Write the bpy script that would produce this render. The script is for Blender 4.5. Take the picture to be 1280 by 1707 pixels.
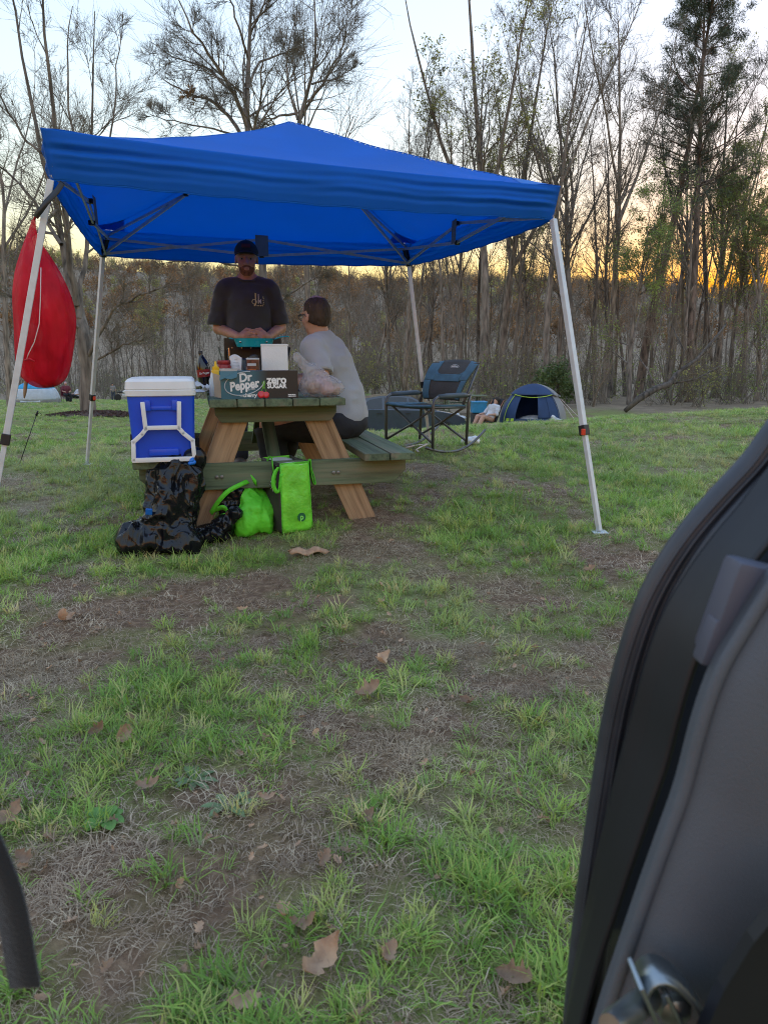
import bpy, bmesh, math, random
import numpy as np
from mathutils import Vector, Matrix, Euler

for o in list(bpy.data.objects):
    bpy.data.objects.remove(o)
SC = bpy.context.scene
COL = SC.collection
R = math.radians

# ------------------------------------------------------------------ camera, sky, sun, exposure
FPX, HORIZON, CAMH = 1240.0, 585.0, 1.0
PITCH = math.atan((853.5 - HORIZON) / FPX)
cam_d = bpy.data.cameras.new('camera')
cam = bpy.data.objects.new('camera', cam_d)
COL.objects.link(cam)
cam.location = (0, 0, CAMH)
cam.rotation_euler = (math.pi / 2 - PITCH, 0, 0)
cam_d.sensor_fit = 'VERTICAL'
cam_d.sensor_height = 24.0
cam_d.lens = 24.0 * FPX / 1707.0
cam_d.clip_start = 0.02
cam_d.clip_end = 5000
cam_d.dof.use_dof = True
cam_d.dof.focus_distance = 5.0
cam_d.dof.aperture_fstop = 5.8
SC.camera = cam

SUN_EL, SUN_AZ = R(-0.8), R(27.0)          # low evening sun, to the right of the view axis, behind the wood
world = bpy.data.worlds.new('World')
SC.world = world
world.use_nodes = True
wn = world.node_tree
wn.nodes.clear()
sky = wn.nodes.new('ShaderNodeTexSky')
sky.sky_type = 'NISHITA'
sky.sun_disc = False
sky.sun_elevation = SUN_EL
sky.sun_rotation = SUN_AZ
sky.altitude = 200
sky.air_density = 1.0
sky.dust_density = 1.0
sky.ozone_density = 1.0
bg = wn.nodes.new('ShaderNodeBackground')
bg.inputs['Strength'].default_value = 0.15
wo = wn.nodes.new('ShaderNodeOutputWorld')
# added grading evens out the whole dome to lift light on the ground (colour kept, luminance compressed)
lum = wn.nodes.new('ShaderNodeRGBToBW')
wn.links.new(sky.outputs[0], lum.inputs[0])
lum_gain = wn.nodes.new('ShaderNodeMath'); lum_gain.operation = 'POWER'; lum_gain.inputs[1].default_value = 0.16 - 1.0
wn.links.new(lum.outputs[0], lum_gain.inputs[0])
even = wn.nodes.new('ShaderNodeVectorMath'); even.operation = 'SCALE'
wn.links.new(sky.outputs[0], even.inputs[0]); wn.links.new(lum_gain.outputs[0], even.inputs['Scale'])
tint = wn.nodes.new('ShaderNodeHueSaturation')
tint.inputs['Saturation'].default_value = 1.15
wn.links.new(even.outputs[0], tint.inputs['Color'])
balance = wn.nodes.new('ShaderNodeVectorMath'); balance.operation = 'MULTIPLY'; balance.inputs[1].default_value = (0.94, 0.985, 1.075)   # camera white balance
wn.links.new(tint.outputs[0], balance.inputs[0])
wn.links.new(balance.outputs[0], bg.inputs['Color'])
wn.links.new(bg.outputs[0], wo.inputs['Surface'])

sun_d = bpy.data.lights.new('sun', 'SUN')
sun_d.energy = 0.3
sun_d.angle = R(10)
sun_d.color = (1.0, 0.72, 0.45)
sun = bpy.data.objects.new('sun', sun_d)
COL.objects.link(sun)
LAMP_EL = R(1.0)                          # last warm light along the horizon
sd = Vector((math.sin(SUN_AZ) * math.cos(LAMP_EL), math.cos(SUN_AZ) * math.cos(LAMP_EL), math.sin(LAMP_EL)))
sun.rotation_euler = (-sd).to_track_quat('-Z', 'Y').to_euler()
sun.location = sd * 50

VS = SC.view_settings
VS.view_transform = 'Standard'
VS.look = 'None'
VS.gamma = 1.0
VS.use_curve_mapping = False
VS.exposure = 3.08
SC.cycles.use_denoising = True
SC.cycles.denoising_input_passes = 'RGB_ALBEDO_NORMAL'
SC.cycles.denoising_prefilter = 'NONE'
SC.cycles.filter_width = 1.05
SC.cycles.max_bounces = 5
SC.cycles.diffuse_bounces = 3
SC.cycles.glossy_bounces = 2
SC.cycles.transmission_bounces = 3
SC.cycles.transparent_max_bounces = 12
SC.cycles.caustics_reflective = False
SC.cycles.caustics_refractive = False

# ------------------------------------------------------------------ photo geometry -> place
CP, SP = math.cos(PITCH), math.sin(PITCH)
def ray(px, py):
    u = (px - 640.0) / FPX
    v = (853.5 - py) / FPX
    return u, CP + v * SP, -SP + v * CP
def P(px, py, D):
    "point on the sight line through a photo pixel at ground distance D from the camera"
    a, b, c = ray(px, py)
    t = D / b
    return Vector((a * t, D, CAMH + c * t))
def G(px, py, lo=0.4, hi=90.0):
    "where that sight line meets the ground"
    d = lo
    while d < hi:
        p = P(px, py, d)
        if p.z <= float(gz(p.x, p.y)):
            break
        d *= 1.01
    return Vector((p.x, p.y, float(gz(p.x, p.y))))

# ------------------------------------------------------------------ noise
def _hash(ix, iy, iz, seed):
    n = (ix.astype(np.int64) * 374761393 + iy.astype(np.int64) * 668265263 + iz.astype(np.int64) * 2147483647 + seed * 974634777) & 0xFFFFFFFF
    n = ((n ^ (n >> 13)) * 1274126177) & 0xFFFFFFFF
    n = ((n ^ (n >> 16)) * 2246822519) & 0xFFFFFFFF
    return ((n ^ (n >> 15)) & 0xFFFFFF) / float(0xFFFFFF)
def vnoise(x, y, z=0.0, seed=0):
    x, y, z = np.broadcast_arrays(np.asarray(x, float), np.asarray(y, float), np.asarray(z, float))
    ix, iy, iz = np.floor(x), np.floor(y), np.floor(z)
    fx, fy, fz = x - ix, y - iy, z - iz
    fx = fx * fx * (3 - 2 * fx); fy = fy * fy * (3 - 2 * fy); fz = fz * fz * (3 - 2 * fz)
    out = 0
    for dx in (0, 1):
        for dy in (0, 1):
            for dz in (0, 1):
                w = (fx if dx else 1 - fx) * (fy if dy else 1 - fy) * (fz if dz else 1 - fz)
                out = out + w * _hash(ix + dx, iy + dy, iz + dz, seed)
    return out * 2 - 1
def fbm(x, y, z=0.0, seed=0, oct=4):
    s, a, t = 0, 1.0, 0
    for i in range(oct):
        s = s + a * vnoise(np.asarray(x) * 2**i, np.asarray(y) * 2**i, np.asarray(z) * 2**i, seed + i * 17)
        t += a; a *= 0.5
    return s / t
def sstep(a, b, x):
    t = np.clip((np.asarray(x, float) - a) / (b - a), 0, 1)
    return t * t * (3 - 2 * t)

# ------------------------------------------------------------------ materials
MATS = {}
def new_mat(name):
    m = bpy.data.materials.new(name); m.use_nodes = True
    nt = m.node_tree; nt.nodes.clear()
    out = nt.nodes.new('ShaderNodeOutputMaterial')
    MATS[name] = m
    return m, nt, out
def node(nt, t, **kw):
    n = nt.nodes.new(t)
    for k, v in kw.items():
        setattr(n, k, v)
    return n
def ramp(nt, stops):
    r = nt.nodes.new('ShaderNodeValToRGB')
    e = r.color_ramp.elements
    while len(e) > 1: e.remove(e[-1])
    e[0].position = stops[0][0]; e[0].color = (*stops[0][1], 1)
    for p, c in stops[1:]:
        k = e.new(p); k.color = (*c, 1)
    return r
def mat(name, col, rough=0.6, metal=0.0, var=0.12, vscale=6.0, bump=0.0, bscale=40.0, stretch=(1, 1, 1),
        col2=None, trans=0.0, alpha=1.0, spec=0.5, coat=0.0, sheen=0.0, coords='Object', detail=4.0, randval=0.0, sss=0.0, tcol=None):
    m, nt, out = new_mat(name)
    L = nt.links.new
    b = node(nt, 'ShaderNodeBsdfPrincipled')
    b.inputs['Roughness'].default_value = rough
    b.inputs['Metallic'].default_value = metal
    b.inputs['Specular IOR Level'].default_value = spec
    b.inputs['Coat Weight'].default_value = coat
    b.inputs['Sheen Weight'].default_value = sheen
    if sss:
        b.inputs['Subsurface Weight'].default_value = sss
        b.inputs['Subsurface Radius'].default_value = (0.012, 0.005, 0.003)
        b.inputs['Subsurface Scale'].default_value = 0.6
    tc = node(nt, 'ShaderNodeTexCoord')
    mp = node(nt, 'ShaderNodeMapping'); mp.inputs['Scale'].default_value = stretch
    L(tc.outputs[coords], mp.inputs['Vector'])
    ns = node(nt, 'ShaderNodeTexNoise'); ns.inputs['Scale'].default_value = vscale; ns.inputs['Detail'].default_value = detail
    L(mp.outputs[0], ns.inputs['Vector'])
    c2 = col2 or tuple(max(0, c * (1 - var * 2.2)) for c in col)
    c1 = col if col2 else tuple(min(1, c * (1 + var)) for c in col)
    rp = ramp(nt, [(0.3, c2), (0.7, c1)])
    L(ns.outputs['Fac'], rp.inputs[0])
    colout = rp.outputs[0]
    if randval:
        oi = node(nt, 'ShaderNodeObjectInfo')
        hs = node(nt, 'ShaderNodeHueSaturation')
        mr = node(nt, 'ShaderNodeMapRange'); mr.inputs['To Min'].default_value = 1 - randval; mr.inputs['To Max'].default_value = 1 + randval
        L(oi.outputs['Random'], mr.inputs['Value']); L(mr.outputs[0], hs.inputs['Value']); L(colout, hs.inputs['Color'])
        colout = hs.outputs[0]
    L(colout, b.inputs['Base Color'])
    # a little gloss variation keeps surfaces from looking even
    rr = node(nt, 'ShaderNodeMapRange'); rr.inputs['To Min'].default_value = max(0.02, rough - 0.08); rr.inputs['To Max'].default_value = min(1, rough + 0.08)
    L(ns.outputs['Fac'], rr.inputs['Value']); L(rr.outputs[0], b.inputs['Roughness'])
    if bump:
        nb = node(nt, 'ShaderNodeTexNoise'); nb.inputs['Scale'].default_value = bscale; nb.inputs['Detail'].default_value = 5
        L(mp.outputs[0], nb.inputs['Vector'])
        bp = node(nt, 'ShaderNodeBump'); bp.inputs['Strength'].default_value = bump; bp.inputs['Distance'].default_value = 0.01
        L(nb.outputs['Fac'], bp.inputs['Height']); L(bp.outputs[0], b.inputs['Normal'])
    sh = b.outputs[0]
    if trans:
        tr = node(nt, 'ShaderNodeBsdfTranslucent')
        if tcol: tr.inputs['Color'].default_value = (*tcol, 1)
        else: L(colout, tr.inputs['Color'])
        mx = node(nt, 'ShaderNodeMixShader'); mx.inputs[0].default_value = trans
        L(sh, mx.inputs[1]); L(tr.outputs[0], mx.inputs[2]); sh = mx.outputs[0]
    if alpha < 1:
        tp = node(nt, 'ShaderNodeBsdfTransparent')
        mx = node(nt, 'ShaderNodeMixShader'); mx.inputs[0].default_value = alpha
        L(tp.outputs[0], mx.inputs[1]); L(sh, mx.inputs[2]); sh = mx.outputs[0]
    L(sh, out.inputs['Surface'])
    return m

# ------------------------------------------------------------------ mesh building
class MB:
    def __init__(self):
        self.v = []; self.f = []
    def add(self, verts, faces):
        n = len(self.v)
        self.v.extend([tuple(map(float, p)) for p in verts])
        self.f.extend([tuple(i + n for i in q) for q in faces])
        return self
    def box(self, c, s, rot=None, bev=0.0):
        c = Vector(c); hx, hy, hz = s[0] / 2, s[1] / 2, s[2] / 2
        M = rot.to_matrix() if isinstance(rot, Euler) else (rot or Matrix.Identity(3))
        if bev <= 0:
            pts = [c + M @ Vector((sx * hx, sy * hy, sz * hz)) for sx in (-1, 1) for sy in (-1, 1) for sz in (-1, 1)]
            return self.add(pts, [(0, 1, 3, 2), (4, 6, 7, 5), (0, 4, 5, 1), (2, 3, 7, 6), (0, 2, 6, 4), (1, 5, 7, 3)])
        bm = bmesh.new(); bmesh.ops.create_cube(bm, size=1)
        for q in bm.verts: q.co = Vector((q.co.x * s[0], q.co.y * s[1], q.co.z * s[2]))
        bmesh.ops.bevel(bm, geom=bm.edges[:], offset=bev, segments=2, profile=0.6, affect='EDGES')
        bm.verts.ensure_lookup_table()
        for i, q in enumerate(bm.verts): q.index = i
        self.add([c + M @ q.co for q in bm.verts], [tuple(w.index for w in f.verts) for f in bm.faces])
        bm.free(); return self
    def bar(self, a, b, w, h, up=(0, 0, 1), bev=0.0):
        "rectangular bar from a to b, w across, h along up"
        a, b = Vector(a), Vector(b); d = b - a; L = d.length; d.normalize()
        up = Vector(up); x = d.cross(up)
        if x.length < 1e-4: x = d.cross(Vector((1, 0, 0)))
        x.normalize(); z = x.cross(d)
        M = Matrix((x, d, z)).transposed()
        return self.box((a + b) / 2, (w, L, h), M, bev)
    def tube(self, pts, r, n=8, cap=True):
        pts = [Vector(p) for p in pts]
        rs = r if hasattr(r, '__len__') else [r] * len(pts)
        V = []; F = []
        x = None
        for i, p in enumerate(pts):
            d = (pts[min(i + 1, len(pts) - 1)] - pts[max(i - 1, 0)])
            d = d.normalized() if d.length > 1e-9 else Vector((0, 0, 1))
            if x is None:
                x = d.cross(Vector((0, 0, 1)))
                if x.length < 1e-3: x = d.cross(Vector((1, 0, 0)))
            x = (x - d * x.dot(d)).normalized(); y = d.cross(x)
            for k in range(n):
                a = 2 * math.pi * k / n
                V.append(p + (x * math.cos(a) + y * math.sin(a)) * rs[i])
        for i in range(len(pts) - 1):
            for k in range(n):
                F.append((i * n + k, i * n + (k + 1) % n, (i + 1) * n + (k + 1) % n, (i + 1) * n + k))
        if cap:
            F.append(tuple(range(n))[::-1]); F.append(tuple((len(pts) - 1) * n + k for k in range(n)))
        return self.add(V, F)
    def lathe(self, prof, c=(0, 0, 0), n=20, axis=None):
        V = []; F = []; M = axis or Matrix.Identity(3); c = Vector(c)
        for r, z in prof:
            for k in range(n):
                a = 2 * math.pi * k / n
                V.append(c + M @ Vector((r * math.cos(a), r * math.sin(a), z)))
        for i in range(len(prof) - 1):
            for k in range(n):
                F.append((i * n + k, i * n + (k + 1) % n, (i + 1) * n + (k + 1) % n, (i + 1) * n + k))
        F.append(tuple(range(n))[::-1]); F.append(tuple((len(prof) - 1) * n + k for k in range(n)))
        return self.add(V, F)
    def grid(self, fn, nu, nv):
        V = [fn(i / nu, j / nv) for j in range(nv + 1) for i in range(nu + 1)]
        F = [(j * (nu + 1) + i, j * (nu + 1) + i + 1, (j + 1) * (nu + 1) + i + 1, (j + 1) * (nu + 1) + i) for j in range(nv) for i in range(nu)]
        return self.add(V, F)
    def prism(self, poly, t, M=None, c=(0, 0, 0)):
        "2D outline in the XZ plane (local), thickness t along +Y, placed by M and c"
        M = M or Matrix.Identity(3); c = Vector(c); n = len(poly)
        V = [c + M @ Vector((x, 0, z)) for x, z in poly] + [c + M @ Vector((x, t, z)) for x, z in poly]
        F = [tuple(range(n)), tuple(range(n, 2 * n))[::-1]] + [(i, i + n, (i + 1) % n + n, (i + 1) % n) for i in range(n)]
        return self.add(V, F)
    def ball(self, c, r, n=12, m=8, M=None):
        r = r if hasattr(r, '__len__') else (r, r, r); c = Vector(c); M = M or Matrix.Identity(3)
        V = [c + M @ Vector((0, 0, -r[2]))]; F = []
        for j in range(1, m):
            t = -math.pi / 2 + math.pi * j / m
            for k in range(n):
                a = 2 * math.pi * k / n
                V.append(c + M @ Vector((r[0] * math.cos(t) * math.cos(a), r[1] * math.cos(t) * math.sin(a), r[2] * math.sin(t))))
        V.append(c + M @ Vector((0, 0, r[2])))
        for k in range(n): F.append((0, 1 + (k + 1) % n, 1 + k))
        for j in range(m - 2):
            for k in range(n):
                F.append((1 + j * n + k, 1 + j * n + (k + 1) % n, 1 + (j + 1) * n + (k + 1) % n, 1 + (j + 1) * n + k))
        e = len(V) - 1
        for k in range(n): F.append((e, 1 + (m - 2) * n + k, 1 + (m - 2) * n + (k + 1) % n))
        return self.add(V, F)
    def build(self, name, m, parent=None, smooth=False, auto=None, solid=0.0, sub=0):
        return link_mesh(name, np.array(self.v, float).reshape(-1, 3), self.f, m, parent, smooth, auto, solid, sub)

def link_mesh(name, V, F, m, parent=None, smooth=False, auto=None, solid=0.0, sub=0):
    me = bpy.data.meshes.new(name)
    me.from_pydata(V.tolist() if hasattr(V, 'tolist') else V, [], F if isinstance(F, list) else F.tolist())
    bm = bmesh.new(); bm.from_mesh(me)
    bmesh.ops.recalc_face_normals(bm, faces=bm.faces); bm.to_mesh(me); bm.free()
    me.materials.append(m if not isinstance(m, str) else MATS[m])
    if smooth or auto:
        me.polygons.foreach_set('use_smooth', [True] * len(me.polygons))
    if auto:
        try: me.set_sharp_from_angle(angle=R(auto))
        except Exception: pass
    o = bpy.data.objects.new(name, me); COL.objects.link(o)
    if parent is not None: o.parent = parent
    if solid:
        md = o.modifiers.new('thickness', 'SOLIDIFY'); md.thickness = solid; md.offset = 0
    if sub:
        md = o.modifiers.new('subdivision', 'SUBSURF'); md.levels = sub; md.render_levels = sub
    return o
def raw_mesh(name, V, F, m, smooth=True):
    "fast path for big numpy meshes (equal-sided faces)"
    V = np.asarray(V, np.float32); F = np.asarray(F, np.int32)
    me = bpy.data.meshes.new(name)
    me.vertices.add(len(V)); me.vertices.foreach_set('co', V.ravel())
    k = F.shape[1]
    me.loops.add(F.size); me.loops.foreach_set('vertex_index', F.ravel())
    me.polygons.add(len(F)); me.polygons.foreach_set('loop_start', np.arange(0, F.size, k, dtype=np.int32))
    try: me.polygons.foreach_set('loop_total', np.full(len(F), k, np.int32))
    except Exception: pass
    me.update(calc_edges=True); me.validate()
    if smooth: me.polygons.foreach_set('use_smooth', np.ones(len(F), bool))
    me.materials.append(MATS[m] if isinstance(m, str) else m)
    return me
def obj(name, me, parent=None, loc=None):
    o = bpy.data.objects.new(name, me); COL.objects.link(o)
    if parent is not None: o.parent = parent
    if loc is not None: o.location = loc
    return o
def thing(name, label, cat, loc=(0, 0, 0), rz=0.0, group=None):
    o = bpy.data.objects.new(name, None); COL.objects.link(o)
    o.empty_display_size = 0.1
    o.location = loc; o.rotation_euler = (0, 0, rz)
    return tag(o, label, cat, group)
def tag(o, label=None, cat=None, group=None, kind=None):
    if label: o['label'] = label
    if cat: o['category'] = cat
    if group: o['group'] = group
    if kind: o['kind'] = kind
    return o
def copy_tree(o, parent=None):
    c = o.copy(); COL.objects.link(c); c.parent = parent
    for ch in list(o.children): copy_tree(ch, c)
    return c
def text_part(name, body, size, m, parent, M, loc, shear=0.0, bold=0.0, ext=0.0008, align='CENTER', sx=1.0, spacing=1.0):
    cu = bpy.data.curves.new(name, 'FONT'); cu.body = body; cu.size = size; cu.shear = shear; cu.offset = bold; cu.extrude = ext
    cu.align_x = align; cu.align_y = 'CENTER'; cu.resolution_u = 3; cu.space_character = spacing
    t = bpy.data.objects.new(name, cu); COL.objects.link(t)
    dg = bpy.context.evaluated_depsgraph_get()
    me = bpy.data.meshes.new_from_object(t.evaluated_get(dg)); bpy.data.objects.remove(t)
    me.name = name; me.materials.clear(); me.materials.append(MATS[m])
    M4 = M.to_4x4() if len(M.row) == 3 else M
    me.transform(Matrix.Translation(Vector(loc)) @ M4 @ Matrix.Diagonal((sx, 1, 1, 1)))
    return obj(name, me, parent)
FACE = Matrix(((1, 0, 0), (0, 0, -1), (0, 1, 0)))     # text plane XY -> upright, facing -Y

# ------------------------------------------------------------------ signed-distance modelling (bodies, bags, clothes)
class SDF:
    def __init__(self, lo, hi, h):
        self.h = h; self.lo = np.array(lo, float)
        self.n = np.ceil((np.array(hi) - self.lo) / h).astype(int) + 1
        self.f = np.full(self.n, 1.0, np.float32)
    def _sub(self, lo, hi):
        a = np.clip(np.floor((np.array(lo) - self.lo) / self.h).astype(int), 0, self.n)
        b = np.clip(np.ceil((np.array(hi) - self.lo) / self.h).astype(int) + 1, 0, self.n)
        if np.any(b <= a): return None
        g = [self.lo[i] + np.arange(a[i], b[i]) * self.h for i in range(3)]
        X, Y, Z = np.meshgrid(*g, indexing='ij')
        return tuple(slice(a[i], b[i]) for i in range(3)), X, Y, Z
    def _mix(self, s, d, k, op='add'):
        f = self.f[s]
        if op == 'add':
            if k > 0:
                h = np.clip(0.5 + 0.5 * (f - d) / k, 0, 1); r = f * (1 - h) + d * h - k * h * (1 - h)
            else: r = np.minimum(f, d)
        else:
            if k > 0:
                h = np.clip(0.5 - 0.5 * (f + d) / k, 0, 1); r = f * (1 - h) - d * h + k * h * (1 - h)
            else: r = np.maximum(f, -d)
        self.f[s] = r
    def cone(self, a, b, ra, rb=None, k=0.02, op='add'):
        rb = ra if rb is None else rb
        a = np.array(a, float); b = np.array(b, float); m = max(ra, rb) + k + 3 * self.h
        q = self._sub(np.minimum(a, b) - m, np.maximum(a, b) + m)
        if q is None: return self
        s, X, Y, Z = q; d = b - a; L2 = max(1e-9, d @ d)
        t = np.clip(((X - a[0]) * d[0] + (Y - a[1]) * d[1] + (Z - a[2]) * d[2]) / L2, 0, 1)
        dist = np.sqrt((X - a[0] - t * d[0])**2 + (Y - a[1] - t * d[1])**2 + (Z - a[2] - t * d[2])**2) - (ra + (rb - ra) * t)
        self._mix(s, dist, k, op); return self
    def chain(self, pts, rs, k=0.02, op='add'):
        for i in range(len(pts) - 1): self.cone(pts[i], pts[i + 1], rs[i], rs[i + 1], k, op)
        return self
    def ell(self, c, r, k=0.02, M=None, op='add'):
        c = np.array(c, float); r = np.array(r, float); m = max(r) + k + 3 * self.h
        q = self._sub(c - m, c + m)
        if q is None: return self
        s, X, Y, Z = q; X = X - c[0]; Y = Y - c[1]; Z = Z - c[2]
        if M is not None:
            Mi = np.array(M).T
            X, Y, Z = (Mi[0, 0] * X + Mi[0, 1] * Y + Mi[0, 2] * Z, Mi[1, 0] * X + Mi[1, 1] * Y + Mi[1, 2] * Z, Mi[2, 0] * X + Mi[2, 1] * Y + Mi[2, 2] * Z)
        k0 = np.sqrt((X / r[0])**2 + (Y / r[1])**2 + (Z / r[2])**2)
        k1 = np.sqrt((X / r[0]**2)**2 + (Y / r[1]**2)**2 + (Z / r[2]**2)**2) + 1e-9
        self._mix(s, k0 * (k0 - 1) / k1, k, op); return self
    def cut(self, p, n):
        "keep the side the normal points away from"
        n = np.array(n, float); n /= np.linalg.norm(n)
        g = [self.lo[i] + np.arange(self.n[i]) * self.h for i in range(3)]
        X, Y, Z = np.meshgrid(*g, indexing='ij')
        self.f = np.maximum(self.f, ((X - p[0]) * n[0] + (Y - p[1]) * n[1] + (Z - p[2]) * n[2]).astype(np.float32)); return self
    def warp(self, fn):
        g = [self.lo[i] + np.arange(self.n[i]) * self.h for i in range(3)]
        X, Y, Z = np.meshgrid(*g, indexing='ij'); self.f = self.f + fn(X, Y, Z).astype(np.float32); return self
    def mesh(self, smooth=1):
        f = np.pad(self.f, 1, constant_values=1.0); ins = f < 0
        c = ins[:-1, :-1, :-1]; allin = c.copy(); anyin = c.copy()
        offs = [(i, j, k) for i in (0, 1) for j in (0, 1) for k in (0, 1)]
        N = np.array(f.shape)
        def sh(a, o): return a[o[0]:N[0] - 1 + o[0], o[1]:N[1] - 1 + o[1], o[2]:N[2] - 1 + o[2]]
        for o in offs[1:]:
            allin = allin & sh(ins, o); anyin = anyin | sh(ins, o)
        act = anyin & ~allin
        idx = np.full(act.shape, -1, np.int64); cells = np.argwhere(act); idx[act] = np.arange(len(cells))
        acc = np.zeros((len(cells), 3)); cnt = np.zeros(len(cells))
        for a in offs:
            for ax in range(3):
                if a[ax]: continue
                b = list(a); b[ax] = 1
                fa = f[cells[:, 0] + a[0], cells[:, 1] + a[1], cells[:, 2] + a[2]]
                fb = f[cells[:, 0] + b[0], cells[:, 1] + b[1], cells[:, 2] + b[2]]
                m = (fa < 0) != (fb < 0)
                t = np.where(m, fa / np.where(m, fa - fb, 1), 0)
                p = np.tile(np.array(a, float), (len(cells), 1)); p[:, ax] = t
                acc[m] += p[m]; cnt[m] += 1
        V = (cells + acc / cnt[:, None] - 1) * self.h + self.lo
        Q = []
        for ax in range(3):
            o1, o2 = [(1, 2), (2, 0), (0, 1)][ax]
            e0 = [slice(1, N[i] - 1) for i in range(3)]; e1 = list(e0)
            e0[ax] = slice(0, N[ax] - 1); e1[ax] = slice(1, N[ax])
            s0 = ins[tuple(e0)]; s1 = ins[tuple(e1)]
            for flip in (False, True):
                w = np.argwhere((s0 & ~s1) if not flip else (~s0 & s1))
                if not len(w): continue
                base = w.copy(); base[:, o1] += 1; base[:, o2] += 1
                def cc(d1, d2):
                    q = base.copy(); q[:, o1] -= d1; q[:, o2] -= d2
                    return idx[q[:, 0], q[:, 1], q[:, 2]]
                quad = np.stack([cc(1, 1), cc(0, 1), cc(0, 0), cc(1, 0)], 1)
                Q.append(quad[:, ::-1] if flip else quad)
        Q = np.concatenate(Q); Q = Q[(Q >= 0).all(1)]
        for _ in range(smooth):
            s = np.zeros_like(V); n = np.zeros(len(V))
            for i in range(4):
                a, b = Q[:, i], Q[:, (i + 1) % 4]
                np.add.at(s, a, V[b]); np.add.at(n, a, 1); np.add.at(s, b, V[a]); np.add.at(n, b, 1)
            V = V * 0.5 + 0.5 * s / np.maximum(n, 1)[:, None]
        return V, Q
def normals(V, Q):
    a = np.cross(V[Q[:, 2]] - V[Q[:, 0]], V[Q[:, 3]] - V[Q[:, 1]]); N = np.zeros_like(V)
    for i in range(4): np.add.at(N, Q[:, i], a)
    return N / (np.linalg.norm(N, axis=1)[:, None] + 1e-12)
def sdf_obj(name, s, m, parent, smooth=1, disp=None):
    V, Q = s.mesh(smooth)
    if disp is not None: V = V + normals(V, Q) * disp(V)[:, None]
    return obj(name, raw_mesh(name, V, Q, m), parent)

# ------------------------------------------------------------------ scattered stuff (grass, undergrowth): instances of small source meshes
def scatter(name, pts, rots, scls, idxs, sources, m, label):
    src = bpy.data.collections.new(name + '_source')
    for i, me in enumerate(sources):
        so = bpy.data.objects.new('%s_piece_%02d' % (name, i), me); src.objects.link(so)
    me = bpy.data.meshes.new(name); n = len(pts)
    me.vertices.add(n); me.vertices.foreach_set('co', np.asarray(pts, np.float32).ravel())
    a = me.attributes.new('rot', 'FLOAT_VECTOR', 'POINT'); a.data.foreach_set('vector', np.asarray(rots, np.float32).ravel())
    a = me.attributes.new('scl', 'FLOAT_VECTOR', 'POINT'); a.data.foreach_set('vector', np.asarray(scls, np.float32).ravel())
    a = me.attributes.new('pick', 'INT', 'POINT'); a.data.foreach_set('value', np.asarray(idxs, np.int32))
    me.materials.append(MATS[m])
    o = obj(name, me)
    ng = bpy.data.node_groups.new(name + '_scatter', 'GeometryNodeTree')
    ng.interface.new_socket('Geometry', in_out='INPUT', socket_type='NodeSocketGeometry')
    ng.interface.new_socket('Geometry', in_out='OUTPUT', socket_type='NodeSocketGeometry')
    N = ng.nodes; L = ng.links.new
    gi = N.new('NodeGroupInput'); go = N.new('NodeGroupOutput')
    ci = N.new('GeometryNodeCollectionInfo'); ci.inputs['Collection'].default_value = src
    ci.inputs['Separate Children'].default_value = True; ci.inputs['Reset Children'].default_value = True
    ip = N.new('GeometryNodeInstanceOnPoints'); ip.inputs['Pick Instance'].default_value = True
    def att(nm, t):
        q = N.new('GeometryNodeInputNamedAttribute'); q.data_type = t; q.inputs['Name'].default_value = nm; return q
    mp = N.new('GeometryNodeMeshToPoints')
    L(gi.outputs[0], mp.inputs['Mesh']); L(mp.outputs[0], ip.inputs['Points'])
    L(ci.outputs[0], ip.inputs['Instance'])
    L(att('pick', 'INT').outputs[0], ip.inputs['Instance Index'])
    er = N.new('FunctionNodeEulerToRotation'); L(att('rot', 'FLOAT_VECTOR').outputs[0], er.inputs[0]); L(er.outputs[0], ip.inputs['Rotation'])
    L(att('scl', 'FLOAT_VECTOR').outputs[0], ip.inputs['Scale'])
    L(ip.outputs[0], go.inputs[0])
    md = o.modifiers.new('scatter', 'NODES'); md.node_group = ng
    tag(o, label, None, None, 'stuff')
    return o
# ------------------------------------------------------------------ the ground
def gz(x, y):
    x = np.asarray(x, float); y = np.asarray(y, float)
    bump = 0.17 * np.exp(-(((x + 0.1) / 1.5)**2 + ((y - 5.0) / 1.2)**2))
    bump = bump + 0.10 * np.exp(-(((x - 0.2) / 1.1)**2 + ((y - 6.9) / 0.9)**2))
    yl = np.maximum(y - 7.0, 0)
    zl = -0.056 * (yl - 1.5 * (1 - np.exp(-yl / 1.5))) * (1 - sstep(70, 150, y)) + -4.0 * sstep(70, 150, y) * (y > 0)
    yc = 8.0 + 0.45 * np.clip(x, -0.5, 7)
    zr = (0.07 + 0.012 * np.clip(x, 0, 8)) * sstep(4, 8, y) - 1.55 * sstep(0.0, 11.0, y - yc) - 0.9 * sstep(25, 70, y) - 1.5 * sstep(60, 150, y)
    s = sstep(-0.26, -0.03, x / np.maximum(y, 1.0))
    z = zl * (1 - s) + zr * s + bump - 0.42 * np.exp(-(((x - 0.3) / 2.6)**2 + ((y - 25.5) / 4.5)**2))
    r = np.sqrt(x * x + y * y)
    ang = np.arctan2(x, np.maximum(y, 1e-3))
    ridge = 38 - 16 * np.sin(ang * 1.2) + 3.0 * vnoise(ang * 9 + 3, 0.5, 0, 5) + 1.5 * vnoise(ang * 25, 1.5, 0, 6)
    z = z + sstep(110, 430, r) * ridge * sstep(-60, 60, y)
    near = 1 - sstep(12, 40, r)
    z = z + near * (0.014 * vnoise(x * 1.4, y * 1.4, 0, 1) + 0.010 * vnoise(x * 4, y * 4, 0, 2) + 0.004 * vnoise(x * 13, y * 13, 0, 3))
    return z
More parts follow.
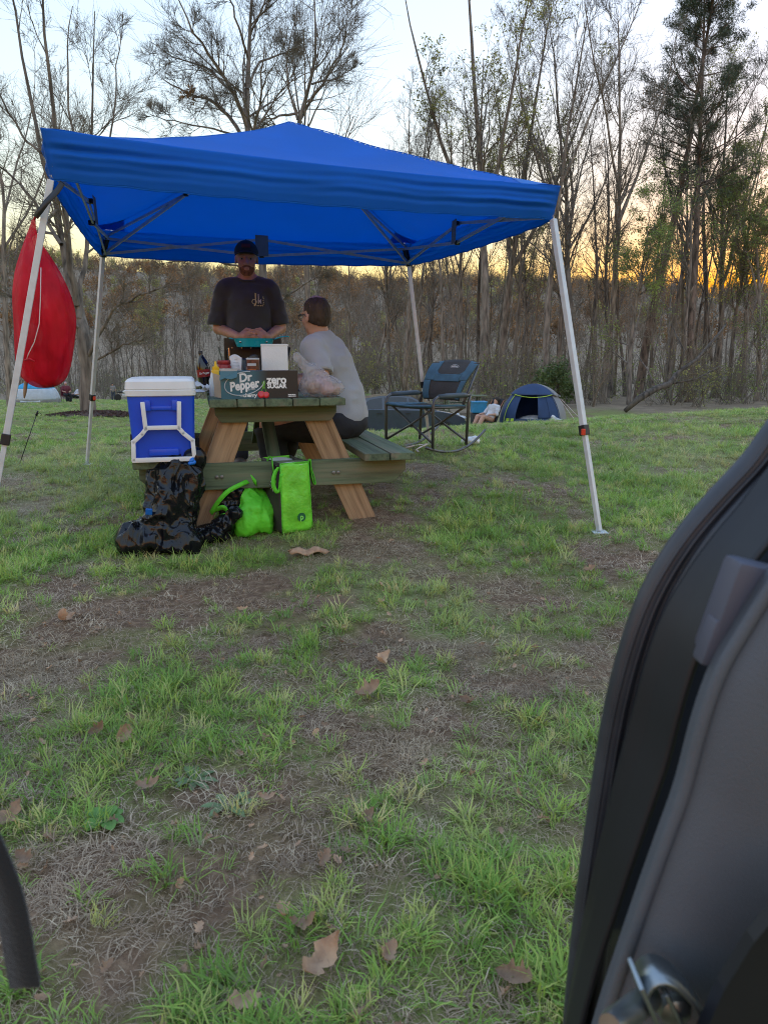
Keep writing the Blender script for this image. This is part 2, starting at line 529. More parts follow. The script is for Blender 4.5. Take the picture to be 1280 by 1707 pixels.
def green(x, y):
    "how much live grass grows at a spot (0..1): patchy, worn around the camp, lusher on the far lawn"
    x = np.asarray(x, float); y = np.asarray(y, float)
    g = 0.50 + 0.75 * fbm(x * 1.7, y * 1.7, 0, 11, 3) + 0.30 * vnoise(x * 7, y * 7, 0, 21)
    g = g + 0.22 * sstep(0.2, 1.6, x) * (1 - sstep(6, 9, y)) + 0.22 * sstep(2.6, 4.2, y)
    g = g - 0.18 * np.exp(-(((x + 0.45) / 0.75)**2 + ((y - 3.25) / 0.42)**2))      # trodden ground before the table
    g = g - 0.30 * np.exp(-(((x + 0.35) / 0.5)**2 + ((y - 1.75) / 0.35)**2))
    g = g - 0.15 * np.exp(-(((x + 0.3) / 0.9)**2 + ((y - 4.7) / 0.8)**2))
    g = g - 0.30 * np.exp(-(((x - 1.25) / 0.25)**2 + ((y - 3.3) / 0.5)**2))
    return np.clip(g, 0, 1)

def make_ground():
    front = np.radians(np.arange(-44, 44.01, 0.4)); rest = np.radians(np.arange(47, 313.1, 5.0))
    A = np.concatenate([front, rest]); na = len(A)
    rad = [0.25]
    while rad[-1] < 1500:
        rad.append(rad[-1] * (1.022 if rad[-1] < 60 else 1.06))
    Rr = np.array(rad); nr = len(Rr)
    X = np.outer(Rr, np.sin(A)); Y = np.outer(Rr, np.cos(A)); Z = gz(X, Y)
    V = np.stack([X.ravel(), Y.ravel(), Z.ravel()], 1)
    i = np.arange(nr - 1)[:, None]; j = np.arange(na)[None, :]; j2 = (j + 1) % na
    F = np.stack([i * na + j, i * na + j2, (i + 1) * na + j2, (i + 1) * na + j], -1).reshape(-1, 4)
    # close the disc under the viewer
    V = np.vstack([V, [[0, 0, float(gz(0, 0))]]]); c = len(V) - 1
    me = raw_mesh('ground', V, F, 'ground')
    at = me.attributes.new('green', 'FLOAT', 'POINT'); at.data.foreach_set('value', green(V[:, 0], V[:, 1]).astype(np.float32))
    rr = np.hypot(V[:, 0], V[:, 1]); fa = np.arctan2(V[:, 0], V[:, 1])
    wood_start = np.where(fa < -0.2, 72, np.where(fa < 0.0, 60, 31.0)) + 4 * vnoise(fa * 14, 0, 0, 9)
    wood = sstep(-2, 4, rr - wood_start)
    at = me.attributes.new('wood', 'FLOAT', 'POINT'); at.data.foreach_set('value', wood.astype(np.float32))
    o = obj('ground', me); tag(o, kind='structure')
    return o
def ground_material():
    m, nt, out = new_mat('ground'); L = nt.links.new
    b = node(nt, 'ShaderNodeBsdfPrincipled'); b.inputs['Roughness'].default_value = 0.95; b.inputs['Specular IOR Level'].default_value = 0.2
    tc = node(nt, 'ShaderNodeTexCoord')
    def noise(scale, detail=5, rough=0.6):
        n = node(nt, 'ShaderNodeTexNoise'); n.inputs['Scale'].default_value = scale; n.inputs['Detail'].default_value = detail; n.inputs['Roughness'].default_value = rough
        L(tc.outputs['Object'], n.inputs['Vector']); return n
    n1 = noise(28, 6, 0.7); n2 = noise(2.3, 4); n3 = noise(140, 3, 0.7)
    soil = ramp(nt, [(0.25, (0.072, 0.042, 0.025)), (0.5, (0.185, 0.115, 0.070)), (0.72, (0.35, 0.24, 0.15))])
    L(n1.outputs['Fac'], soil.inputs[0])
    red = node(nt, 'ShaderNodeMixRGB', blend_type='MIX'); red.inputs[2].default_value = (0.29, 0.185, 0.115, 1)
    rr = ramp(nt, [(0.56, (0, 0, 0)), (0.68, (0.7, 0.7, 0.7))]); L(n2.outputs['Fac'], rr.inputs[0]); L(rr.outputs[0], red.inputs[0]); L(soil.outputs[0], red.inputs[1])
    grs = ramp(nt, [(0.3, (0.09, 0.13, 0.030)), (0.5, (0.19, 0.235, 0.060)), (0.7, (0.32, 0.33, 0.115))])
    L(n3.outputs['Fac'], grs.inputs[0])
    at = node(nt, 'ShaderNodeAttribute'); at.attribute_name = 'green'
    mr = node(nt, 'ShaderNodeMapRange'); mr.inputs['From Min'].default_value = 0.30; mr.inputs['From Max'].default_value = 0.75; mr.inputs['To Max'].default_value = 0.85
    L(at.outputs['Fac'], mr.inputs['Value'])
    mx = node(nt, 'ShaderNodeMixRGB'); L(mr.outputs[0], mx.inputs[0]); L(red.outputs[0], mx.inputs[1]); L(grs.outputs[0], mx.inputs[2])
    # straw-coloured drifts on the far lawn
    n4 = noise(0.55, 5, 0.6); st = ramp(nt, [(0.50, (0, 0, 0)), (0.66, (0.55, 0.55, 0.55))]); L(n4.outputs['Fac'], st.inputs[0])
    mx2 = node(nt, 'ShaderNodeMixRGB'); mx2.inputs[2].default_value = (0.30, 0.28, 0.15, 1); L(st.outputs[0], mx2.inputs[0]); L(mx.outputs[0], mx2.inputs[1])
    wd = node(nt, 'ShaderNodeAttribute'); wd.attribute_name = 'wood'
    n5 = noise(1.1, 6, 0.7); lit = ramp(nt, [(0.3, (0.15, 0.112, 0.078)), (0.5, (0.25, 0.19, 0.13)), (0.72, (0.35, 0.27, 0.185))]); L(n5.outputs['Fac'], lit.inputs[0])
    mx3 = node(nt, 'ShaderNodeMixRGB'); L(wd.outputs['Fac'], mx3.inputs[0]); L(mx2.outputs[0], mx3.inputs[1]); L(lit.outputs[0], mx3.inputs[2])
    L(mx3.outputs[0], b.inputs['Base Color'])
    bp = node(nt, 'ShaderNodeBump'); bp.inputs['Strength'].default_value = 0.8; bp.inputs['Distance'].default_value = 0.02
    L(n1.outputs['Fac'], bp.inputs['Height'])
    bp2 = node(nt, 'ShaderNodeBump'); bp2.inputs['Strength'].default_value = 0.6; bp2.inputs['Distance'].default_value = 0.006
    L(n3.outputs['Fac'], bp2.inputs['Height']); L(bp.outputs[0], bp2.inputs['Normal']); L(bp2.outputs[0], b.inputs['Normal'])
    L(b.outputs[0], out.inputs['Surface'])
ground_material()
make_ground()
mat('dead_leaf', (0.50, 0.33, 0.205), 0.75, var=0.25, vscale=40, col2=(0.30, 0.18, 0.11), trans=0.2, randval=0.4, bump=.4, bscale=60)
# ------------------------------------------------------------------ pop-up canopy with slanted legs
mat('canopy_fabric', (0.016, 0.20, 0.74), 0.6, var=0.05, vscale=3, bump=0.12, bscale=900, trans=0.50, spec=0.2, tcol=(0.022, 0.40, 0.90))
mat('canopy_seam', (0.010, 0.20, 0.68), 0.6, var=0.08, vscale=9, trans=0.3)
mat('leg_steel', (0.62, 0.65, 0.68), 0.42, metal=0.15, var=0.05, vscale=20)
mat('truss_steel', (0.52, 0.53, 0.54), 0.45, metal=0.3, var=0.08, vscale=20)
mat('black_plastic', (0.018, 0.018, 0.02), 0.45, var=0.1, vscale=30)
mat('red_plastic', (0.65, 0.05, 0.02), 0.4)
mat('grey_webbing', (0.22, 0.22, 0.23), 0.8, bump=0.3, bscale=300)

def make_canopy():
    foot = {'fl': G(-24, 930), 'fr': G(998, 890), 'bl': G(146, 776), 'br': G(716, 742)}
    top = {'fl': P(86, 296, 3.74), 'fr': P(921, 362, 4.27), 'bl': P(172, 424, 6.27), 'br': P(681, 440, 6.72)}
    peak = P(482, 205, 5.25)
    base = (foot['fl'] + foot['fr'] + foot['bl'] + foot['br']) / 4
    t = thing('canopy_tent', 'blue pop-up canopy on slanted white legs over the picnic table', 'canopy', base)
    off = -base
    foot = {k: v + off for k, v in foot.items()}; top = {k: v + off for k, v in top.items()}; peak = peak + off
    order = ['fl', 'fr', 'br', 'bl']
    ctr = sum((top[k] for k in order), Vector()) / 4
    # eave corners stand a little outside and above the leg tops
    eave = {}
    for k, h in (('fl', 0.205), ('fr', 0.150), ('br', 0.17), ('bl', 0.19)):
        d = (top[k] - ctr); d.z = 0
        eave[k] = top[k] + d.normalized() * 0.035 + Vector((0, 0, h))
    def roof(u, v):
        s, q = u * 2 - 1, v * 2 - 1
        a = eave['fl'].lerp(eave['fr'], u); b = eave['bl'].lerp(eave['br'], u)
        p = a.lerp(b, v)
        m = 1 - max(abs(s), abs(q))
        # the cloth sags between the frame's ridges and lifts a little along them
        ridge = 1 - min(1, abs(abs(s) - abs(q)) / 0.55)
        h = m ** 1.06
        p = p.copy()
        e = p.z
        p.x += (peak.x - ctr.x) * m; p.y += (peak.y - ctr.y) * m
        p.z = e + (peak.z - e) * h - 0.035 * math.sin(math.pi * min(1, m)) * (1 - ridge) - 0.03 * math.sin(math.pi * m)
        edge = max(abs(s), abs(q)); along = s if abs(q) >= abs(s) else q
        if edge > 0.5:
            p.z -= 0.022 * (edge - 0.5) / 0.5 * (1 - along * along)
        w = 0.004 * math.sin(40 * (s * q) + 9 * s) * ridge * m
        p.z += w + 0.008 * m * float(vnoise(s * 4, q * 4, 0, 3))
        cx = max(0.0, abs(s) + abs(q) - 1.15)          # tension creases running in from the corners
        p.z += 0.007 * cx * math.sin(26 * (abs(s) - abs(q)) + 3 * s) + 0.004 * math.sin(9 * along + 4 * edge) * m
        return p
    mb = MB(); mb.grid(roof, 96, 96)
    rf = mb.build('roof_fabric', 'canopy_fabric', t, smooth=True, solid=0.0015)
    for (su, sv) in ((0, 0), (1, 0), (1, 1), (0, 1)):
        q = MB(); q.tube([Vector(roof(.5 + (su - .5) * i / 30 * .998, .5 + (sv - .5) * i / 30 * .998)) + Vector((0, 0, .001)) for i in range(31)], .0028, 5); q.build('ridge_seam', 'canopy_seam', rf, smooth=True)
        q = MB(); q.grid(lambda u, v, su=su, sv=sv: Vector(roof(.5 + (su - .5) * (.84 + .155 * u), .5 + (sv - .5) * (.84 + .155 * v))) + Vector((0, 0, .003)), 8, 8); q.build('corner_patch', 'canopy_seam', rf, smooth=True)
    # valance strips: one continuous skirt per side, pulled into lengthwise folds towards the corners
    for si in range(4):
        k0, k1 = order[si], order[(si + 1) % 4]
        a, b = eave[k0], eave[k1]; ta, tb = top[k0], top[k1]
        d = (b - a).normalized(); outw = Vector((d.y, -d.x, 0))
        mid = (a + b) / 2 - ctr; mid.z = 0
        if outw.dot(mid) < 0: outw = -outw
        def skirt(u, v, a=a, b=b, ta=ta, tb=tb, outw=outw, si=si):
            # start where the roof edge ends (it hangs slightly between the corners)
            e = a.lerp(b, u); al = u * 2 - 1
            e = e + Vector((0, 0, 0.003 - 0.022 * (1 - al * al)))
            lowa = ta + Vector((0, 0, -0.012)); lowb = tb + Vector((0, 0, -0.012))
            lo = lowa.lerp(lowb, u) + Vector((0, 0, -0.022 * (1 - al * al)))
            cf = 1 - abs(al) ** 10
            lo = lo + outw * 0.02 * cf
            p = e.lerp(lo, v)
            amp = 0.0045 + 0.011 * abs(al) ** 1.5
            fold = math.sin(v * 17 + 2.5 * float(vnoise(u * 3, si, 0, 4)) + si) * 0.6 + 0.45 * math.sin(v * 31 + 5 * u + 2 * float(vnoise(u * 7, si, 0, 8)))
            p = p + outw * (amp * fold * math.sin(math.pi * min(1, v * 1.15)) + 0.016 * math.sin(math.pi * v)) * min(1, cf * 1.6)
            p.z += 0.003 * math.sin(u * 60) * v
            return p
        q = MB(); q.grid(skirt, 110, 26)
        va = q.build('valance', 'canopy_fabric', rf, smooth=True, solid=0.0015)
        h = MB()
        h.tube([skirt(i / 30, 1.0) for i in range(31)], 0.0035, 5)
        h.build('hem', 'canopy_fabric', rf, smooth=True)
    # legs: outer tube, clamp, slimmer inner tube, foot plate
    for k in order:
        a, b = top[k], foot[k]; d = (b - a)
        j = a.lerp(b, 0.68 if k in ('fl', 'fr') else 0.66)
        lg = MB(); lg.bar(a + d.normalized() * 0.012, j, 0.030, 0.030, bev=0.003); l = lg.build('leg', 'leg_steel', t)
        q = MB(); q.bar(j, b + Vector((0, 0, 0.01)), 0.024, 0.024, bev=0.002); q.build('lower_tube', 'leg_steel', l)
        q = MB(); q.bar(j - d.normalized() * 0.035, j + d.normalized() * 0.02, 0.042, 0.042, bev=0.004); q.build('clamp', 'black_plastic', l)
        c = j + Vector((0.024, -0.012, 0)) if k in ('bl',) else j + Vector((-0.012, -0.024, 0))
        if k in ('fr', 'bl'):
            q = MB(); q.box(c, (0.022, 0.018, 0.034), bev=0.004); q.build('release_button', 'red_plastic', l)
        q = MB(); q.box(b + Vector((0, 0, 0.004)), (0.08, 0.08, 0.006), bev=0.002); q.build('foot_plate', 'leg_steel', l)
        q = MB(); inn = (ctr - a); inn.z = 0; inn = inn.normalized() * 0.035; q.bar(a + inn + d.normalized() * -0.13, a + inn * .3 + d.normalized() * -0.04, 0.036, 0.036, bev=0.004); q.build('corner_bracket', 'black_plastic' if k in ('bl', 'br') else 'truss_steel', t)
        s = a - d.normalized() * 0.01
        if k in ('bl', 'br'):
            q = MB(); q.bar(s - d.normalized() * 0.03, s + d.normalized() * 0.03, 0.046, 0.046, bev=0.004); q.build('slider', 'black_plastic', t)
    # scissor trusses: two crossing pairs on every side
    for si in range(4):
        k0, k1 = order[si], order[(si + 1) % 4]
        a, b = top[k0], top[k1]
        da, db = (foot[k0] - a).normalized(), (foot[k1] - b).normalized()
        inw = ctr - (a + b) / 2; inw.z = 0; inw.normalize()
        mid_hi = (a + b) / 2 + Vector((0, 0, 0.15)) + inw * 0.05; mid_lo = mid_hi - Vector((0, 0, 0.13))
        ia, ib = a + inw * 0.03 - da * 0.12, b + inw * 0.03 - db * 0.12
        la, lb = ia + da * 0.12, ib + db * 0.12
        for (p, q_) in ((ia, mid_lo), (la, mid_hi), (ib, mid_lo), (lb, mid_hi)):
            g = inw * (0.008 if p in (ia, ib) else -0.008)
            q = MB(); q.bar(p + g, q_ + g, 0.011, 0.020, bev=0.001); q.build('truss_bar', 'truss_steel', t)
        for c in (mid_hi, mid_lo):
            q = MB(); q.box(c, (0.035, 0.035, 0.03), bev=0.004); q.build('truss_joint', 'black_plastic', t)
        q = MB(); q.bar(mid_hi + Vector((0, 0, 0.03)) + inw * 0.025, mid_lo + inw * 0.03 + Vector((0, 0, -0.005)), 0.105, 0.002, up=inw); q.build('warning_label', 'grey_webbing', t)
    # peak hub and the four bars that reach up to it
    hub = peak - Vector((0, 0, 0.10))
    q = MB(); q.lathe([(0.03, -0.03), (0.045, -0.01), (0.045, 0.02), (0.02, 0.05)], hub, 12); q.build('peak_hub', 'black_plastic', t, smooth=True, auto=40)
    for k in order:
        a = top[k] + (foot[k] - top[k]).normalized() * 0.0
        h = top[k].lerp(hub, 0.5) + Vector((0, 0, 0.06))
        q = MB(); q.bar(a, h, 0.012, 0.022, bev=0.001); q.build('peak_bar', 'truss_steel', t)
        q = MB(); q.bar(h, hub, 0.012, 0.022, bev=0.001); q.build('peak_bar', 'truss_steel', t)
        q = MB(); q.bar(top[k] + Vector((0, 0, 0.12)), h, 0.012, 0.018, bev=0.001); q.build('peak_bar', 'truss_steel', t)
        q = MB(); q.box(h, (0.03, 0.03, 0.03), bev=0.004); q.build('truss_joint', 'black_plastic', t)
    return t, {k: v - off for k, v in top.items()}, {k: v - off for k, v in foot.items()}
canopy, CTOP, CFOOT = make_canopy()

# red mesh bag slung from the canopy's left front leg
def red_mesh_material():
    m, nt, out = new_mat('red_mesh'); L = nt.links.new
    b = node(nt, 'ShaderNodeBsdfPrincipled'); b.inputs['Roughness'].default_value = 0.45
    tc = node(nt, 'ShaderNodeTexCoord'); mp = node(nt, 'ShaderNodeMapping'); mp.inputs['Scale'].default_value = (1, 1, .35); L(tc.outputs['Object'], mp.inputs['Vector'])
    n = node(nt, 'ShaderNodeTexNoise'); n.inputs['Scale'].default_value = 14; n.inputs['Detail'].default_value = 4; L(mp.outputs[0], n.inputs['Vector'])
    r = ramp(nt, [(0.35, (0.72, 0.008, 0.036)), (0.6, (0.92, 0.022, 0.07)), (0.72, (0.95, 0.16, 0.19))]); L(n.outputs['Fac'], r.inputs[0]); L(r.outputs[0], b.inputs['Base Color'])
    bp = node(nt, 'ShaderNodeBump'); bp.inputs['Strength'].default_value = 0.8; bp.inputs['Distance'].default_value = 0.03; L(n.outputs['Fac'], bp.inputs['Height']); L(bp.outputs[0], b.inputs['Normal'])
    tl = node(nt, 'ShaderNodeBsdfTranslucent'); L(r.outputs[0], tl.inputs['Color'])
    mx0 = node(nt, 'ShaderNodeMixShader'); mx0.inputs[0].default_value = 0.6; L(b.outputs[0], mx0.inputs[1]); L(tl.outputs[0], mx0.inputs[2])
    tp = node(nt, 'ShaderNodeBsdfTransparent')
    mx = node(nt, 'ShaderNodeMixShader'); mx.inputs[0].default_value = 0.78; L(tp.outputs[0], mx.inputs[1]); L(mx0.outputs[0], mx.inputs[2])   # open weave: a fifth of it is holes
    L(mx.outputs[0], out.inputs['Surface'])
red_mesh_material()
mat('red_cloth', (0.62, 0.008, 0.03), 0.7, var=0.25, vscale=9)
mat('pinkish', (0.60, 0.34, 0.32), 0.6, var=0.2, vscale=14)
mat('white_cord', (0.85, 0.72, 0.72), 0.7)
def red_bag():
    D = 3.62
    c = P(74, 560, D)
    t = thing('mesh_bag', 'bulging red mesh sack hanging from the left front canopy leg', 'bag', c)
    W = lambda px, py, d=D: P(px, py, d) - c
    k = 3.86 / 1240 * 0.965
    # silhouette rows: (y, left, right) in the photo, turned into elliptical sections behind the leg
    rows = [(366, 54, 60), (380, 50, 60), (398, 43, 63), (418, 37, 76), (440, 31, 92), (470, 27, 108), (500, 25, 119), (530, 24, 126), (560, 25, 126), (590, 27, 123), (612, 31, 118), (630, 38, 110), (641, 50, 100), (647, 66, 86)]
    mb = MB(); n = 44; V = []; F = []
    for i, (y, a, b) in enumerate(rows):
        cc = W((a + b) / 2, y, D + 0.24); hw = (b - a) / 2 * k
        for j in range(n):
            t_ = 2 * math.pi * j / n
            ph = 1.5 * float(vnoise(i * .35, 3, 0, 5)); rr = 1 + 0.11 * float(vnoise(math.cos(t_) * 1.6, math.sin(t_) * 1.6, i * 0.7, 7)) + (0.09 + 0.06 * max(0, 4 - i) / 4) * math.sin(t_ * 8 + ph) * (0.5 + 0.5 * float(vnoise(t_ * 2, i * .5, 0, 9)))
            V.append(cc + Vector((math.cos(t_) * hw * rr, math.sin(t_) * min(hw * 0.75, 0.12) * rr, 0)))
    for i in range(len(rows) - 1):
        for j in range(n): F.append((i * n + j, i * n + (j + 1) % n, (i + 1) * n + (j + 1) % n, (i + 1) * n + j))
    F.append(tuple(range((len(rows) - 1) * n, len(rows) * n)))
    mb.add(V, F); sack = mb.build('sack', 'red_mesh', t, smooth=True, sub=1)
    # things packed inside show as darker red masses
    s = SDF((-0.20, 0.06, -0.32), (0.22, 0.42, 0.44), 0.011)
    for (px, py, r) in ((60, 600, 30), (88, 590, 28), (80, 545, 40), (55, 540, 24), (95, 510, 22), (70, 490, 34), (80, 620, 24), (62, 450, 22)):
        q = W(px, py, D + 0.24); s.ell(q, (r * k, min(0.085, r * k), r * k * 1.1), 0.03)
    sdf_obj('contents', s, 'red_cloth', t, 2, lambda V: 0.006 * vnoise(V[:, 0] * 25, V[:, 1] * 25, V[:, 2] * 25, 3))
    s = SDF((-0.20, 0.04, -0.30), (0.10, 0.40, 0.10), 0.010); s.ell(W(60, 556, D + .19), (0.055, .05, .06), .03).ell(W(72, 575, D + .2), (.04, .04, .03), .03); sdf_obj('pale_bundle', s, 'pinkish', t, 2, lambda V: 0.012 * vnoise(V[:, 0] * 30, V[:, 1] * 30, V[:, 2] * 30, 6))
    q = MB(); q.tube([W(69, 446, D + .135), W(68, 500, D + .118), W(66, 540, D + .11), W(58, 570, D + .11), W(48, 590, D + .12), W(45, 600, D + .13)], 0.0022, 5); q.build('drawstring', 'white_cord', sack, smooth=True)
    q = MB(); q.tube([W(40, 601, D + .14), W(50, 598, D + .12), W(58, 602, D + .115)], 0.004, 6); q.build('drawstring', 'red_cloth', sack, smooth=True)
    q = MB(); q.tube([W(58, 366, D + .24), W(60, 360, D + .22), W(66, 352, D + .14)], 0.006, 6); q.build('neck_tie', 'red_cloth', sack, smooth=True)
    # hanging cord under the sack
    q = MB(); q.tube([W(44, 636, D + .24), W(42, 655, D + .24), W(41, 664, D + .24)], [0.010, 0.008, 0.003], 6); q.build('loose_tag', 'wood_leg', sack, smooth=True)
    return t
# ------------------------------------------------------------------ picnic table
def wood_material(name, base, dark, grain=38.0, paint=None):
    m, nt, out = new_mat(name); L = nt.links.new
    b = node(nt, 'ShaderNodeBsdfPrincipled'); b.inputs['Roughness'].default_value = 0.72; b.inputs['Specular IOR Level'].default_value = 0.3
    tc = node(nt, 'ShaderNodeTexCoord')
    uv = node(nt, 'ShaderNodeAttribute'); uv.attribute_name = 'grain'          # grain runs along each board
    mp = node(nt, 'ShaderNodeMapping'); mp.inputs['Scale'].default_value = (1.0, 0.045, 1.0); L(uv.outputs['Vector'], mp.inputs['Vector'])
    n = node(nt, 'ShaderNodeTexNoise'); n.inputs['Scale'].default_value = grain; n.inputs['Detail'].default_value = 6; n.inputs['Roughness'].default_value = 0.65; L(mp.outputs[0], n.inputs['Vector'])
    r = ramp(nt, [(0.32, dark), (0.52, base), (0.70, tuple(c * 1.22 for c in base))]); L(n.outputs['Fac'], r.inputs[0])
    col = r.outputs[0]
    if paint:
        n2 = node(nt, 'ShaderNodeTexNoise'); n2.inputs['Scale'].default_value = 14; n2.inputs['Detail'].default_value = 6; L(mp.outputs[0], n2.inputs['Vector'])
        r2 = ramp(nt, [(0.50, (0, 0, 0)), (0.66, (0.75, 0.75, 0.75))]); L(n2.outputs['Fac'], r2.inputs[0])
        mx = node(nt, 'ShaderNodeMixRGB'); mx.inputs[2].default_value = (*paint, 1); L(r2.outputs[0], mx.inputs[0]); L(col, mx.inputs[1]); col = mx.outputs[0]
    oi = node(nt, 'ShaderNodeObjectInfo'); hs = node(nt, 'ShaderNodeHueSaturation'); mr = node(nt, 'ShaderNodeMapRange'); mr.inputs['To Min'].default_value = 0.85; mr.inputs['To Max'].default_value = 1.15
    L(oi.outputs['Random'], mr.inputs['Value']); L(mr.outputs[0], hs.inputs['Value']); L(col, hs.inputs['Color'])
    L(hs.outputs[0], b.inputs['Base Color'])
    bp = node(nt, 'ShaderNodeBump'); bp.inputs['Strength'].default_value = 0.5; bp.inputs['Distance'].default_value = 0.003; L(n.outputs['Fac'], bp.inputs['Height']); L(bp.outputs[0], b.inputs['Normal'])
    L(b.outputs[0], out.inputs['Surface'])
wood_material('wood_green', (0.115, 0.150, 0.090), (0.050, 0.068, 0.042), paint=(0.20, 0.17, 0.12))
wood_material('wood_leg', (0.40, 0.265, 0.155), (0.20, 0.120, 0.068))
mat('bolt_steel', (0.25, 0.24, 0.23), 0.5, metal=0.8)

def board(name, a, b, w, h, m, parent, up=(0, 0, 1), trim=0.0, bev=0.003):
    "a sawn board from a to b with its own grain coordinates; trim slants its lower end corners"
    a, b = Vector(a), Vector(b); d = b - a; Ln = d.length; d.normalize(); up = Vector(up)
    x = d.cross(up).normalized(); z = x.cross(d); M = Matrix((x, d, z)).transposed(); c = (a + b) / 2
    bm = bmesh.new()
    if trim:
        prof = [(-Ln / 2, h / 2), (-Ln / 2, 0), (-Ln / 2 + trim, -h / 2), (Ln / 2 - trim, -h / 2), (Ln / 2, 0), (Ln / 2, h / 2)]
    else:
        prof = [(-Ln / 2, h / 2), (-Ln / 2, -h / 2), (Ln / 2, -h / 2), (Ln / 2, h / 2)]
    vs = [[bm.verts.new((sx * w / 2, y, zz)) for y, zz in prof] for sx in (-1, 1)]
    n = len(prof)
    bm.faces.new(vs[0]); bm.faces.new(vs[1][::-1])
    for i in range(n): bm.faces.new((vs[0][i], vs[1][i], vs[1][(i + 1) % n], vs[0][(i + 1) % n]))
    bmesh.ops.recalc_face_normals(bm, faces=bm.faces)
    bmesh.ops.bevel(bm, geom=bm.edges[:], offset=bev, segments=2, affect='EDGES')
    me = bpy.data.meshes.new(name); bm.to_mesh(me); bm.free()
    at = me.attributes.new('grain', 'FLOAT_VECTOR', 'POINT'); k = random.random() * 50
    at.data.foreach_set('vector', [q for v in me.vertices for q in (v.co.x + k, v.co.y, v.co.z + k)])
    me.transform(Matrix.Translation(c) @ M.to_4x4()); me.materials.append(MATS[m])
    return obj(name, me, parent)

TAB_YAW = R(14.0)
TP = P(348, 667, 3.70)                     # front left corner of the table top
TAB_Z = TP.z
random.seed(3)
table = thing('picnic_table', 'weathered green wooden picnic table with brown legs under the canopy', 'table', (TP.x, TP.y, 0), TAB_YAW)
def TW(u, v, z):
    "table coordinates -> world"
    c, s = math.cos(TAB_YAW), math.sin(TAB_YAW)
    return Vector((TP.x + u * c - v * s, TP.y + u * s + v * c, z))
def TG(u, v):
    p = TW(u, v, 0); return float(gz(p.x, p.y))
TWID, TLEN = 0.69, 1.83
BENCH_Z = 0.468
for i in range(5):
    u = TWID / 5 * (i + 0.5)
    board('top_board', (u, random.uniform(-0.008, 0.008), TAB_Z - 0.019), (u, TLEN + random.uniform(-0.01, 0.01), TAB_Z - 0.019), TWID / 5 - 0.005, 0.038, 'wood_green', table)
for v in (0.14, TLEN - 0.16, TLEN / 2):
    board('top_cleat', (0.03, v, TAB_Z - 0.038 - 0.044), (TWID - 0.03, v, TAB_Z - 0.038 - 0.044), 0.036, 0.086, 'wood_green', table, trim=0.03)
for v in (0.14 + 0.038, TLEN - 0.16 - 0.038):
    zt = TAB_Z - 0.04
    for (u0, u1) in ((0.155, -0.13), (0.535, 0.82)):
        g = TG(u1, v)
        a = Vector((u0, v, zt)); b = Vector((u1, v, g - 0.03)); d = (b - a).normalized()
        board('leg', a - d * 0.0, b, 0.036, 0.14, 'wood_leg', table, up=(1, 0, 0))
    vb = v - 0.038 if v < 1 else v + 0.038
    board('bench_brace', (-0.36, vb, BENCH_Z - 0.038 - 0.0705), (1.045, vb, BENCH_Z - 0.038 - 0.0705), 0.036, 0.138, 'wood_green', table, trim=0.07)
    for u in (0.05, 0.64, 0.025, 0.665):
        q = MB(); q.lathe([(0.010, 0), (0.010, 0.006), (0.004, 0.008)], (u, vb - (0.018 if v < 1 else -0.018), BENCH_Z - 0.11), 8, Matrix(((1, 0, 0), (0, 0, -1 if v < 1 else 1), (0, 1, 0)))); q.build('bolt', 'bolt_steel', table)
for u in (-0.31, -0.17, 0.855, 0.997):
    e = random.uniform(-0.01, 0.01)
    board('bench_board', (u, 0.0 + e, BENCH_Z - 0.019), (u, TLEN + e, BENCH_Z - 0.019), 0.136, 0.038, 'wood_green', table)
for s, v in ((1, 0.14), (-1, TLEN - 0.16)):
    board('diagonal_strut', (TWID / 2, v + s * 0.085, BENCH_Z - 0.10), (TWID / 2, TLEN / 2 - s * 0.03, TAB_Z - 0.075), 0.07, 0.036, 'wood_green', table)
red_bag()
# ------------------------------------------------------------------ trees
mat('bark_grey', (0.23, 0.20, 0.17), 0.9, var=0.35, vscale=3, bump=0.9, bscale=14, stretch=(3, 3, 0.5), randval=0.25)
mat('bark_dark', (0.13, 0.11, 0.092), 0.9, var=0.35, vscale=3, bump=0.9, bscale=14, stretch=(3, 3, 0.5), randval=0.2)
mat('bark_pine', (0.19, 0.145, 0.115), 0.9, var=0.4, vscale=4, bump=1.0, bscale=9, stretch=(2, 2, 0.5))
mat('twig', (0.195, 0.172, 0.132), 0.85, var=0.2, vscale=2, randval=0.2)
mat('twig_red', (0.225, 0.178, 0.128), 0.85, var=0.2, vscale=2, randval=0.2)
mat('spring_leaf', (0.42, 0.43, 0.14), 0.6, var=0.3, vscale=0.9, trans=0.45)
mat('fresh_leaf', (0.33, 0.43, 0.12), 0.6, var=0.3, vscale=0.9, trans=0.45)
mat('evergreen_leaf', (0.13, 0.20, 0.07), 0.6, var=0.3, vscale=2, trans=0.3)
mat('pine_needle', (0.075, 0.105, 0.055), 0.6, var=0.35, vscale=1.2, trans=0.15)
mat('rust_bud', (0.36, 0.21, 0.09), 0.7, var=0.3, vscale=0.8, trans=0.4)

